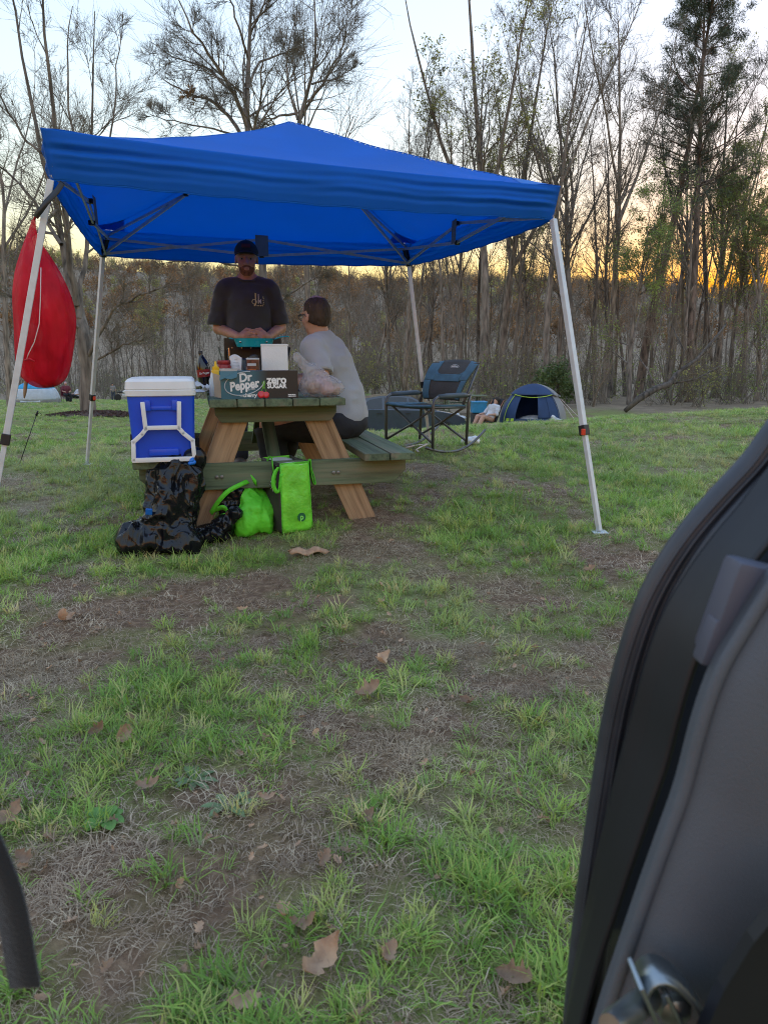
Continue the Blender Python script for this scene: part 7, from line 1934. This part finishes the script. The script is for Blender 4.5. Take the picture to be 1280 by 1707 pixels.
# ------------------------------------------------------------------ campers far across the left lawn
mat('tent_pale', (0.62, 0.68, 0.74), .6, trans=.25, var=.05); mat('tent_sky', (0.05, 0.42, 0.75), .6, trans=.2)
def far_left_camp():
    D = 46.0; a = P(62, 669, D); c = Vector((a.x, a.y, float(gz(a.x, a.y)))); t = thing('ridge_tent', 'far pale tent with bright blue top beneath the red sack', 'tent', c, R(6)); k = D / 1240
    H = P(62, 636, D).z - c.z; W = 1.32
    def wall(v0, v1, nm, m):
        q = MB()
        def f(u, v):
            a_ = u * 2 * math.pi; vv = v0 + (v1 - v0) * v; e = 3.0; cx, cy = math.cos(a_), math.sin(a_); rr_ = (abs(cx) ** e + abs(cy) ** e) ** (-1 / e); s_ = math.cos(vv * math.pi / 2) ** .75 if vv < 1 else 0
            return (cx * W * rr_ * s_, cy * 1.1 * rr_ * s_, H * math.sin(vv * math.pi / 2))
        q.grid(f, 40, 8); return q.build(nm, m, t, smooth=True, solid=.004)
    wall(0, .10, 'skirt', 'tent_grey'); wall(.10, .48, 'wall_panel', 'tent_pale'); wall(.48, .999, 'fly', 'tent_sky')
    q = MB(); q.grid(lambda u, v: ((u - .5) * 1.2 * (1 - v * .5), -1.12 + v * .40, .10 + v * H * .55), 6, 6); q.build('door_panel', 'tent_pale', t, solid=.004)
    for (px, lab, pose, top, bot, sc_) in ((112, 'far person in maroon seated beside the pale tent', 'sit', 'maroon', 'trousers_dark', 1.0),):
        p = P(px, 668, 48); p.z = float(gz(p.x, p.y)); far_person(lab, p, R(40), pose, top, bot, 'pinkwear', sc_)
        t = thing('camp_chair', 'far maroon camp chair under the seated person', 'chair', p, R(40)); q = MB(); q.box((0, .02, .40), (.5, .46, .05), bev=.01); q.build('seat', 'maroon', t); q = MB(); q.box((0, .26, .68), (.5, .05, .55), bev=.01); q.build('backrest', 'maroon', t)
        for sx in (-1, 1):
            for y in (-.2, .24): q = MB(); q.tube([(sx * .24, y, 0), (sx * .24, y, .40)], .014, 6); q.build('leg', 'chair_frame', t)
    p = P(129, 668, 49); p.z = float(gz(p.x, p.y)); far_person('far person in white bending low beside the lawn tree', p, R(-30), 'recline', 'shirt_white', 'trousers_dark', 'hair_far', 1.0)
    p = P(190, 668, 62); p.z = float(gz(p.x, p.y)); far_person('far camper standing by the lawn edge in grey top and jeans', p, R(20), 'stand', 'tent_grey', 'jeans', 'hair_far', .80)
    # far motorbike
    p = P(209, 667, 60); p.z = float(gz(p.x, p.y)); t = thing('motorcycle', 'far black and white motorcycle left of the blue cooler', 'motorcycle', p, R(12)); t.scale = (.85, .85, .85)
    ax = Matrix(((1, 0, 0), (0, 0, -1), (0, 1, 0)))
    for x in (-.62, .62): q = MB(); q.lathe([(.22, -.05), (.29, -.05), (.31, -.02), (.31, .02), (.29, .05), (.22, .05)], (x, 0, .31), 20, ax); q.build('wheel', 'tyre_black', t, smooth=True)
    q = MB(); q.ball((.12, 0, .82), (.30, .16, .15), 12, 8); q.build('fuel_tank', 'cooler_white', t, smooth=True); q = MB(); q.ball((-.38, 0, .80), (.36, .15, .08), 12, 8); q.build('saddle', 'tyre_black', t, smooth=True)
    q = MB(); q.box((0, 0, .45), (.5, .28, .36), bev=.06); q.build('engine', 'truss_steel', t, smooth=True); q = MB(); q.tube([(.62, 0, .31), (.45, 0, .95), (.38, 0, 1.08)], .04, 8); q.build('fork', 'chrome', t); q = MB(); q.tube([(.30, -.38, 1.10), (.40, 0, 1.05), (.30, .38, 1.10)], .02, 6); q.build('handlebar', 'chrome', t)
    q = MB(); q.ball((.55, 0, .98), (.13, .16, .18), 10, 8); q.build('fairing', 'cooler_white', t, smooth=True); q = MB(); q.tube([(-.62, 0, .31), (-.1, 0, .42)], .035, 6); q.build('swing_arm', 'truss_steel', t)
    # white shed glimpsed through the wood
    p = G(597, 586, 100, 400); k = p.y / 1240
    t = thing('white_shed', 'white shed glimpsed through the trees right of the seated man', 'shed', p - Vector((0, 0, .1)), R(10)); H = 22 * k
    q = MB(); q.box((0, 0, H / 2), (11 * k, 9 * k, H), bev=.02); q.build('wall', 'cooler_white', t); q = MB(); q.prism([(-7 * k, 0), (7 * k, 0), (0, 3 * k)], 10 * k, None, (0, -5 * k, H)); q.build('roof', 'tent_grey', t)
    for z in (.35, .7): q = MB(); q.box((.8 * k, -4.55 * k, H * z), (3.4 * k, .06, 3.4 * k)); q.build('window', 'car_glass', t)
far_left_camp()
# ------------------------------------------------------------------ the open vehicle door at the right, and a loose strap
mat('door_rubber', (0.038, 0.043, 0.056), 0.40, var=0.1, vscale=30); mat('door_jamb', (0.008, 0.0095, 0.015), 0.5, var=0.15, vscale=8); mat('door_trim', (0.090, 0.100, 0.118), 0.62, var=0.06, vscale=9, bump=0.25, bscale=700); mat('clip_plastic', (0.078, 0.082, 0.112), 0.5, var=.05); mat('latch_steel', (0.30, 0.33, 0.34), 0.36, metal=0.9, var=0.1, vscale=30)
def spline(pts, n=8):
    pts = [Vector(p) for p in pts]; out = []
    for i in range(len(pts) - 1):
        p0 = pts[max(i - 1, 0)]; p1 = pts[i]; p2 = pts[i + 1]; p3 = pts[min(i + 2, len(pts) - 1)]
        for k in range(n):
            s = k / n; out.append(0.5 * ((2 * p1) + (p2 - p0) * s + (2 * p0 - 5 * p1 + 4 * p2 - p3) * s * s + (3 * p1 - p0 - 3 * p2 + p3) * s ** 3))
    return out + [pts[-1]]
def vehicle_door():
    outer = [(1420, 560), (1340, 640), (1280, 712), (1236, 772), (1186, 826), (1134, 886), (1094, 945), (1064, 1002), (1041, 1064), (1021, 1134), (1004, 1214), (990, 1304), (975, 1404), (962, 1504), (951, 1604), (942, 1707), (934, 1830), (930, 1950)]
    inner = [(1460, 800), (1380, 870), (1310, 950), (1282, 986), (1242, 1050), (1200, 1124), (1168, 1214), (1140, 1320), (1108, 1410), (1074, 1505), (1040, 1604), (1008, 1700), (975, 1820), (950, 1930)]
    Do, Di = 0.66, 0.54
    base = P(1200, 1300, 0.6); base.z = 0
    t = thing('car_door', 'dark grey inner edge of an open car door filling the right foreground', 'car door', base)
    def rel_(pts, D): return [P(x, y, D) - base for x, y in pts]
    oc = spline(rel_(outer, Do), 5); ic = spline(rel_(inner, Di), 5)
    def at(c, s): f = s * (len(c) - 1); i = min(int(f), len(c) - 2); return c[i].lerp(c[i + 1], f - i)
    # rubber seal: fat bulb with a lip
    q = MB(); q.tube([p + Vector((.010, .0, 0)) for p in oc], .0125, 14); q.build('weatherstrip', 'door_rubber', t, smooth=True)
    q = MB(); q.tube([p + Vector((.026, -.012, 0)) for p in oc], .007, 10); q.build('seal_lip', 'door_rubber', t, smooth=True)
    for off, rad in (((.004, -.011, 0), .0016), ((.012, -.0125, 0), .0014), ((.019, -.010, 0), .0014)):
        q = MB(); q.tube([p + Vector(off) for p in oc], rad, 6); q.build('seal_rib', 'door_rubber', t, smooth=True)
    # jamb: deep dark channel between seal and trim, with a step along it
    prof = [(0.0, .016, .006), (.22, .020, .030), (.45, .010, .036), (.52, .0, .040), (.80, .0, .055), (1.0, .004, .045)]
    def jamb(u, v):
        a, b = at(oc, v), at(ic, v); p = a.lerp(b, u); i = 0
        while i < len(prof) - 2 and u > prof[i + 1][0]: i += 1
        f = (u - prof[i][0]) / (prof[i + 1][0] - prof[i][0]); dx = prof[i][1] * (1 - f) + prof[i + 1][1] * f; dy = prof[i][2] * (1 - f) + prof[i + 1][2] * f
        return p + Vector((dx, dy, 0))
    q = MB(); q.grid(jamb, 30, 60); q.build('jamb', 'door_jamb', t, smooth=True, solid=.004)
    # outer skin of the door behind the seal
    q = MB(); q.grid(lambda u, v: at(oc, v) + Vector((.012 + u * .30, .020 + .03 * u, 0)), 8, 60); q.build('outer_skin', 'car_paint', t, smooth=True, solid=.003)
    # soft trim panel with a rolled edge
    def trim(u, v):
        p = at(ic, v); roll = .016 * (1 - math.exp(-u * 22)); back = .018 * math.exp(-u * 30)
        return p + Vector((u * .32 - .0, -roll - .035 * u + back, -.10 * u))
    q = MB(); q.grid(trim, 40, 60); q.build('trim_panel', 'door_trim', t, smooth=True, solid=.004)
    q = MB(); q.tube([p + Vector((.002, .004, 0)) for p in ic], .0055, 10); q.build('trim_edge', 'door_trim', t, smooth=True)
    # clip housing in the upper channel
    c = P(1236, 1018, .572) - base
    q = MB(); q.box(c, (.046, .03, .082), Euler((0, R(14), R(0))), bev=.006); cl = q.build('clip_housing', 'clip_plastic', t, smooth=True, auto=40)
    q = MB(); q.box(c + Vector((-.024, -.004, -.024)), (.014, .02, .040), Euler((0, R(14), 0)), bev=.004); q.build('clip_tab', 'clip_plastic', cl, smooth=True, auto=40)
    q = MB(); q.box(c + Vector((-.006, -.0155, .002)), (.007, .002, .003), Euler((0, R(40), 0))); q.build('clip_mark', 'latch_steel', cl)
    # dark lower pocket
    q = MB(); a = [P(x, y, .46) - base for x, y in ((1310, 1490), (1250, 1560), (1200, 1640), (1165, 1720), (1150, 1800), (1420, 1800), (1420, 1450))]
    q.add(a, [tuple(range(7))]); q.build('map_pocket', 'door_jamb', t, solid=.012)
    # latch: pin with collar between two plates
    pin0, pin1 = P(1016, 1712, .44) - base, P(1082, 1662, .49) - base
    q = MB(); q.tube([pin0, pin0.lerp(pin1, .12), pin1], [.0085, .0100, .0100], 18); lt = q.build('striker_pin', 'latch_steel', t, smooth=True, auto=50)
    for k, (x0, y0, x1, y1) in enumerate(((1058, 1622, 1092, 1700), (1098, 1634, 1140, 1715))):
        p0, p1 = P(x0, y0, .475 + .01 * k) - base, P(x1, y1, .475 + .01 * k) - base
        q = MB(); q.bar(p0, p1, .0035, .030, up=(0, 1, 0), bev=.0012); q.build('striker_plate', 'latch_steel', t, smooth=True, auto=40)
    arc = spline([P(*a, .485) - base for a in ((1066, 1650), (1078, 1628), (1098, 1620), (1124, 1632), (1152, 1662), (1182, 1712), (1205, 1770))], 5)
    q = MB()
    V = []; F = []
    for p in arc: V += [p + Vector((0, -.012, 0)), p + Vector((0, .016, 0))]
    F = [(2 * i, 2 * i + 1, 2 * i + 3, 2 * i + 2) for i in range(len(arc) - 1)]
    q.add(V, F); q.build('striker_bracket', 'latch_steel', t, smooth=True, solid=.0035)
    q = MB(); q.lathe([(.004, -.004), (.012, -.004), (.014, 0), (.012, .006), (.007, .009)], P(1122, 1680, .492) - base, 18, Matrix(((1, 0, 0), (0, 0, -1), (0, 1, 0)))); q.build('bolt_head', 'latch_steel', t, smooth=True, auto=40)
vehicle_door()
mat('strap_black', (0.012, 0.012, 0.014), 0.85, bump=.4, bscale=500, sheen=.2)
def loose_strap():
    D = .44; pts = [P(*a, D) for a in ((-180, 900), (-110, 1140), (-54, 1330), (-14, 1420), (10, 1480), (25, 1540), (35, 1600), (43, 1645))]
    V = []; F = []; fine = spline(pts, 6); w = .0105
    for i, p in enumerate(fine):
        d = (fine[min(i + 1, len(fine) - 1)] - fine[max(i - 1, 0)]).normalized(); n = Vector((-d.z, 0, d.x)).normalized()
        V += [p - n * w, p + n * w]
    F = [(2 * i, 2 * i + 1, 2 * i + 3, 2 * i + 2) for i in range(len(fine) - 1)]
    q = MB(); q.add(V, F); o = q.build('hanging_strap', 'strap_black', None, smooth=True, solid=.003); tag(o, 'black webbing strap end dangling in the lower left foreground', 'strap')
loose_strap()
# ------------------------------------------------------------------ grass, straw, leaf litter
def grass_material(name, stops, base, trans=0.3, up=0.38):
    m, nt, out = new_mat(name); L = nt.links.new
    oi = node(nt, 'ShaderNodeObjectInfo'); r = ramp(nt, stops); L(oi.outputs['Random'], r.inputs[0])
    g = node(nt, 'ShaderNodeNewGeometry'); n = node(nt, 'ShaderNodeTexNoise'); n.inputs['Scale'].default_value = 0.9; n.inputs['Detail'].default_value = 4; L(g.outputs['Position'], n.inputs['Vector'])
    hs = node(nt, 'ShaderNodeHueSaturation'); mr = node(nt, 'ShaderNodeMapRange'); mr.inputs['From Min'].default_value = 0.3; mr.inputs['From Max'].default_value = 0.7; mr.inputs['To Min'].default_value = 0.72; mr.inputs['To Max'].default_value = 1.28
    L(n.outputs['Fac'], mr.inputs['Value']); L(mr.outputs[0], hs.inputs['Value']); L(r.outputs[0], hs.inputs['Color'])
    n2 = node(nt, 'ShaderNodeTexNoise'); n2.inputs['Scale'].default_value = 0.5; n2.inputs['Detail'].default_value = 5; L(g.outputs['Position'], n2.inputs['Vector'])
    r2 = ramp(nt, [(0.50, (0, 0, 0)), (0.66, (0.55, 0.55, 0.55))]); L(n2.outputs['Fac'], r2.inputs[0])
    sm = node(nt, 'ShaderNodeMixRGB'); sm.inputs[2].default_value = (0.52, 0.46, 0.22, 1); L(r2.outputs[0], sm.inputs[0]); L(hs.outputs[0], sm.inputs[1])
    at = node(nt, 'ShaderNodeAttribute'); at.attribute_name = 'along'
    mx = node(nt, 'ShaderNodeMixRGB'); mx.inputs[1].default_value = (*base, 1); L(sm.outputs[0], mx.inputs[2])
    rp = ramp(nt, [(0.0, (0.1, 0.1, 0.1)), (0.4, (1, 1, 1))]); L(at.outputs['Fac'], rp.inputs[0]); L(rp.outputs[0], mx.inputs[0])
    va = node(nt, 'ShaderNodeVectorMath', operation='MULTIPLY_ADD'); va.inputs[1].default_value = (.55, .55, .55); va.inputs[2].default_value = (0, 0, up); L(g.outputs['Normal'], va.inputs[0])
    vn = node(nt, 'ShaderNodeVectorMath', operation='NORMALIZE'); L(va.outputs[0], vn.inputs[0])
    b = node(nt, 'ShaderNodeBsdfPrincipled'); L(vn.outputs[0], b.inputs['Normal']); b.inputs['Roughness'].default_value = 0.5; b.inputs['Specular IOR Level'].default_value = 0.35; L(mx.outputs[0], b.inputs['Base Color'])
    t = node(nt, 'ShaderNodeBsdfTranslucent'); L(mx.outputs[0], t.inputs['Color'])
    ms_ = node(nt, 'ShaderNodeMixShader'); ms_.inputs[0].default_value = trans; L(b.outputs[0], ms_.inputs[1]); L(t.outputs[0], ms_.inputs[2]); L(ms_.outputs[0], out.inputs['Surface'])
grass_material('grass', [(0.0, (0.165, 0.315, 0.045)), (0.35, (0.245, 0.415, 0.065)), (0.7, (0.35, 0.505, 0.092)), (0.88, (0.48, 0.54, 0.14)), (1.0, (0.64, 0.55, 0.24))], (0.30, 0.30, 0.16))
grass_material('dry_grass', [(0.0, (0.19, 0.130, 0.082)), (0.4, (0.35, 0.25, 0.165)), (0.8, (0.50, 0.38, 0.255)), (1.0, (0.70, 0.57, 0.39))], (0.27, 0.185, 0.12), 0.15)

def tuft(seed, nb, hgt, spread, width, lean=(0.2, 0.9), m='grass', flat=0.0, wob=0.10):
    rng = np.random.default_rng(seed)
    a = rng.uniform(0, 2 * np.pi, nb); r = spread * np.sqrt(rng.random(nb))
    base = np.stack([np.cos(a) * r, np.sin(a) * r, np.full(nb, -0.004)], 1)
    da = a + rng.normal(0, 0.9, nb); le = rng.uniform(lean[0], lean[1], nb)
    H = hgt * rng.uniform(0.45, 1.1, nb)
    out = np.stack([np.cos(da), np.sin(da), 0 * da], 1); side = np.stack([-np.sin(da), np.cos(da), 0 * da], 1)
    w = width * rng.uniform(0.6, 1.3, nb)
    V = []; A = []
    lev = [0, 0.35, 0.7, 1.0]
    for i, t in enumerate(lev):
        ang = le * (0.35 + 1.1 * t)
        ctr = base + out * (H * t * np.sin(ang))[:, None] + np.array([0, 0, 1.0]) * np.maximum(H * t * np.cos(ang), flat * 0.004 * t + 0.002)[:, None]
        ctr = ctr + side * (rng.normal(0, wob, nb) * H * t)[:, None]
        ww = w * (1 - t) ** 0.6 * 0.5
        if i < 3: V += [ctr - side * ww[:, None], ctr + side * ww[:, None]]; A += [t, t]
        else: V += [ctr]; A += [t]
    V = np.stack(V, 1); k = V.shape[1]
    tri = np.array([[0, 1, 3], [0, 3, 2], [2, 3, 5], [2, 5, 4], [4, 5, 6]])
    F = (np.arange(nb)[:, None, None] * k + tri[None]).reshape(-1, 3)
    me = raw_mesh('blade_tuft', V.reshape(-1, 3), F, m, smooth=True)
    at = me.attributes.new('along', 'FLOAT', 'POINT'); at.data.foreach_set('value', np.tile(np.array(A, np.float32), nb))
    return me
def ring_points(rng, rings, ang=(-0.74, 0.74)):
    X = []; Y = []; S = []
    for r0, r1, den, s, a0, a1 in rings:
        area = 0.5 * (a1 - a0) * (r1 * r1 - r0 * r0); n = int(area * den)
        a = rng.uniform(a0, a1, n); r = np.sqrt(rng.uniform(r0 * r0, r1 * r1, n))
        X.append(np.sin(a) * r); Y.append(np.cos(a) * r); S.append(np.full(n, s))
    return np.concatenate(X), np.concatenate(Y), np.concatenate(S)
def grow_grass():
    rng = np.random.default_rng(101)
    W = 0.74
    x, y, s = ring_points(rng, [(0.35, 2.5, 900, 1.0, -W, W), (2.5, 6, 560, 1.0, -W, W), (6, 12, 200, 1.15, -W, W), (12, 30, 42, 1.5, -W, W), (30, 75, 9, 2.3, -W, -0.02)])
    g = np.clip(green(x, y) + 0.16 * vnoise(x * 11, y * 11, 0, 55) * (y < 9), 0, 1)
    keep = rng.random(len(x)) < np.where(y < 9, np.clip((g - 0.25) * 1.7, 0.02, 1) ** 1.25, 0.85)
    keep &= ~((x / np.maximum(y, .1) > 0.02) & (y > 26))
    x, y, s, g = x[keep], y[keep], s[keep], g[keep]; n = len(x)
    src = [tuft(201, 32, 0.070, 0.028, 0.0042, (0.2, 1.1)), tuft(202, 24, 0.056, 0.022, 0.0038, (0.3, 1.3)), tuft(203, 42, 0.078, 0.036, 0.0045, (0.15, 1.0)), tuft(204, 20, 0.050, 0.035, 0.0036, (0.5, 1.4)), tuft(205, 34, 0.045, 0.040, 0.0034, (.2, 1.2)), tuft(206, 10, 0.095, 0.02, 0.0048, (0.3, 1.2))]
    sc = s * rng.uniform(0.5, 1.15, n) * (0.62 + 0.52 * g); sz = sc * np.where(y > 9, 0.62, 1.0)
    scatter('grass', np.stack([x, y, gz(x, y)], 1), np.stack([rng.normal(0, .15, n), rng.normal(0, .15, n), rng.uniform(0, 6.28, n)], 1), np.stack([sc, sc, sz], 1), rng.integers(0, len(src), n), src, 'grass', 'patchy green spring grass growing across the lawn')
    x, y, s = ring_points(rng, [(0.35, 2.5, 1300, .85, -W, W), (2.5, 6, 480, 1.1, -W, W), (6, 11, 130, 1.4, -W, W)])
    g = green(x, y); keep = rng.random(len(x)) < np.clip(1.05 - g * 0.65, 0.2, 1) * (0.75 + 0.4 * vnoise(x * 3, y * 3, 0, 33) + 0.2)
    x, y, s = x[keep], y[keep], s[keep]; n = len(x)
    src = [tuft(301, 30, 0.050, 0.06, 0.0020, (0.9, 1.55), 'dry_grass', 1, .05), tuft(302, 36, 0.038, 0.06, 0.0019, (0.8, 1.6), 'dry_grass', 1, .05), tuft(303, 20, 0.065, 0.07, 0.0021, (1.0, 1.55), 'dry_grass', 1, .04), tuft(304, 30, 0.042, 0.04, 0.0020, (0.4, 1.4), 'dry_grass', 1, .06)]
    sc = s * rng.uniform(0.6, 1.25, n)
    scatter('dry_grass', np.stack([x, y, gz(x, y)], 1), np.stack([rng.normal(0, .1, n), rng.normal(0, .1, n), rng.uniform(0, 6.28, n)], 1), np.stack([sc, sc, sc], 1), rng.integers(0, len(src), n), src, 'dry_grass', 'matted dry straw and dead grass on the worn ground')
    # crumbs of leaf, too small to pick out
    x, y, s = ring_points(rng, [(0.5, 3, 90, 1.0, -W, W), (3, 8, 16, 1.2, -W, W)]); n = len(x)
    src = [oak_leaf(400 + i, 0.030) for i in range(4)]
    sc = rng.uniform(0.35, 1.0, n)
    scatter('leaf_litter', np.stack([x, y, gz(x, y) + 0.012], 1), np.stack([rng.normal(0, .4, n), rng.normal(0, .4, n), rng.uniform(0, 6.28, n)], 1), np.stack([sc, sc, sc], 1), rng.integers(0, 4, n), src, 'dead_leaf', 'small scraps of brown leaf scattered through the grass')
def oak_leaf(seed, Ln, lobes=3, curl=0.5, depth=0.45):
    "a lobed, curled dry leaf"
    rng = np.random.default_rng(seed); n = 17; V = []
    tw = rng.normal(0, 0.35); c1 = curl * rng.uniform(0.5, 1.3); c2 = rng.uniform(0.3, 1.8)
    for i in range(n):
        t = i / (n - 1)
        w = 0.33 * math.sin(math.pi * min(1, t * 0.93 + 0.05)) ** 0.8 * (1 - depth * (0.5 + 0.5 * math.cos(t * lobes * 2 * math.pi + 0.6)))
        for j in (-1, -0.5, 0, 0.5, 1):
            x = (t - 0.5) + 0.06 * abs(j) ; y = w * j * (1 + 0.15 * rng.normal())
            z = c2 * y * y * 2.2 + c1 * (t - 0.45)**2 + tw * y * (t - 0.5) + 0.012 * rng.normal() * abs(j)
            V.append((x * Ln, y * Ln, z * Ln))
    F = [(i * 5 + j, i * 5 + j + 1, (i + 1) * 5 + j + 1, (i + 1) * 5 + j) for i in range(n - 1) for j in range(4)]
    return raw_mesh('leaf', V, F, 'dead_leaf')
grow_grass()
LEAVES = [  # px, py, length, turn, label
    (100, 1044, .115, 1.7, 'large upright tan leaf in the grass below the black trash bag'),
    (245, 1012, .06, .3, 'small brown leaf on bare soil below the black trash bag'),
    (404, 1028, .07, .2, 'tan leaf on bare soil below the slumped green tote'),
    (636, 985, .065, 2.2, 'upper of two small tan leaves right of the bark scrap'),
    (634, 1013, .055, .9, 'lower of two small tan leaves right of the bark scrap'),
    (634, 1113, .10, 1.3, 'curled tan leaf standing upright in mid lawn'),
    (612, 1167, .13, .5, 'broad grey-tan curled leaf in the centre of the worn patch'),
    (780, 1186, .09, -.6, 'dark curled leaf in grass right of the worn patch'),
    (203, 1247, .10, 1.4, 'narrow pinkish leaf standing on edge left of the weeds'),
    (168, 1232, .09, .2, 'flat pinkish leaf lying left of the narrow upright leaf'),
    (248, 1322, .085, .1, 'orange-tan leaf lying just above the grass tuft by the weeds'),
    (444, 1350, .07, .2, 'orange leaf right of the grey-green weeds'),
    (14, 1384, .10, 1.1, 'lobed pink-tan leaf at the left edge of the photo'),
    (45, 1452, .085, -.6, 'crumpled tan leaf beside the hanging black strap'),
    (610, 1380, .075, .9, 'small orange-tipped leaf in the right grass clump'),
    (540, 1452, .075, 1.3, 'pale torn leaf half buried in grass left of centre'),
    (505, 1560, .085, .1, 'folded tan leaf above the large lobed leaf'),
    (530, 1628, .125, .9, 'large lobed tan leaf at the bottom centre of the photo'),
    (645, 1616, .075, 1.2, 'rounded tan leaf right of the large lobed leaf'),
    (855, 1655, .12, -.5, 'long tan leaf near the car at the bottom right'),
    (405, 1692, .085, .4, 'pinkish leaf at the very bottom edge of the photo'),
    (980, 961, .10, .1, 'orange leaf on bare soil left of the car door top'),
    (472, 1545, .06, 2.0, 'small dark leaf left of the folded tan leaf'),
    (298, 1500, .05, 1.5, 'rust-coloured leaf standing in the dead grass, lower left'),
]
for i, (px, py, ln, rz, label) in enumerate(LEAVES):
    p = G(px, py); o = obj('dead_leaf', oak_leaf(500 + i, ln * random.uniform(.5, .68), random.choice((2, 3, 4)), random.uniform(1.0, 2.2), random.choice((.15, .3, .45))), None, p + Vector((0, 0, 0.022)))
    st = 1.0 if ('upright' in label or 'standing' in label or 'on edge' in label) else 0.35
    o.rotation_euler = (random.uniform(.2, .45) * st * 2, random.uniform(-.35, .35) * st * 2, rz); tag(o, label, 'leaf', 'dead leaves on the lawn')
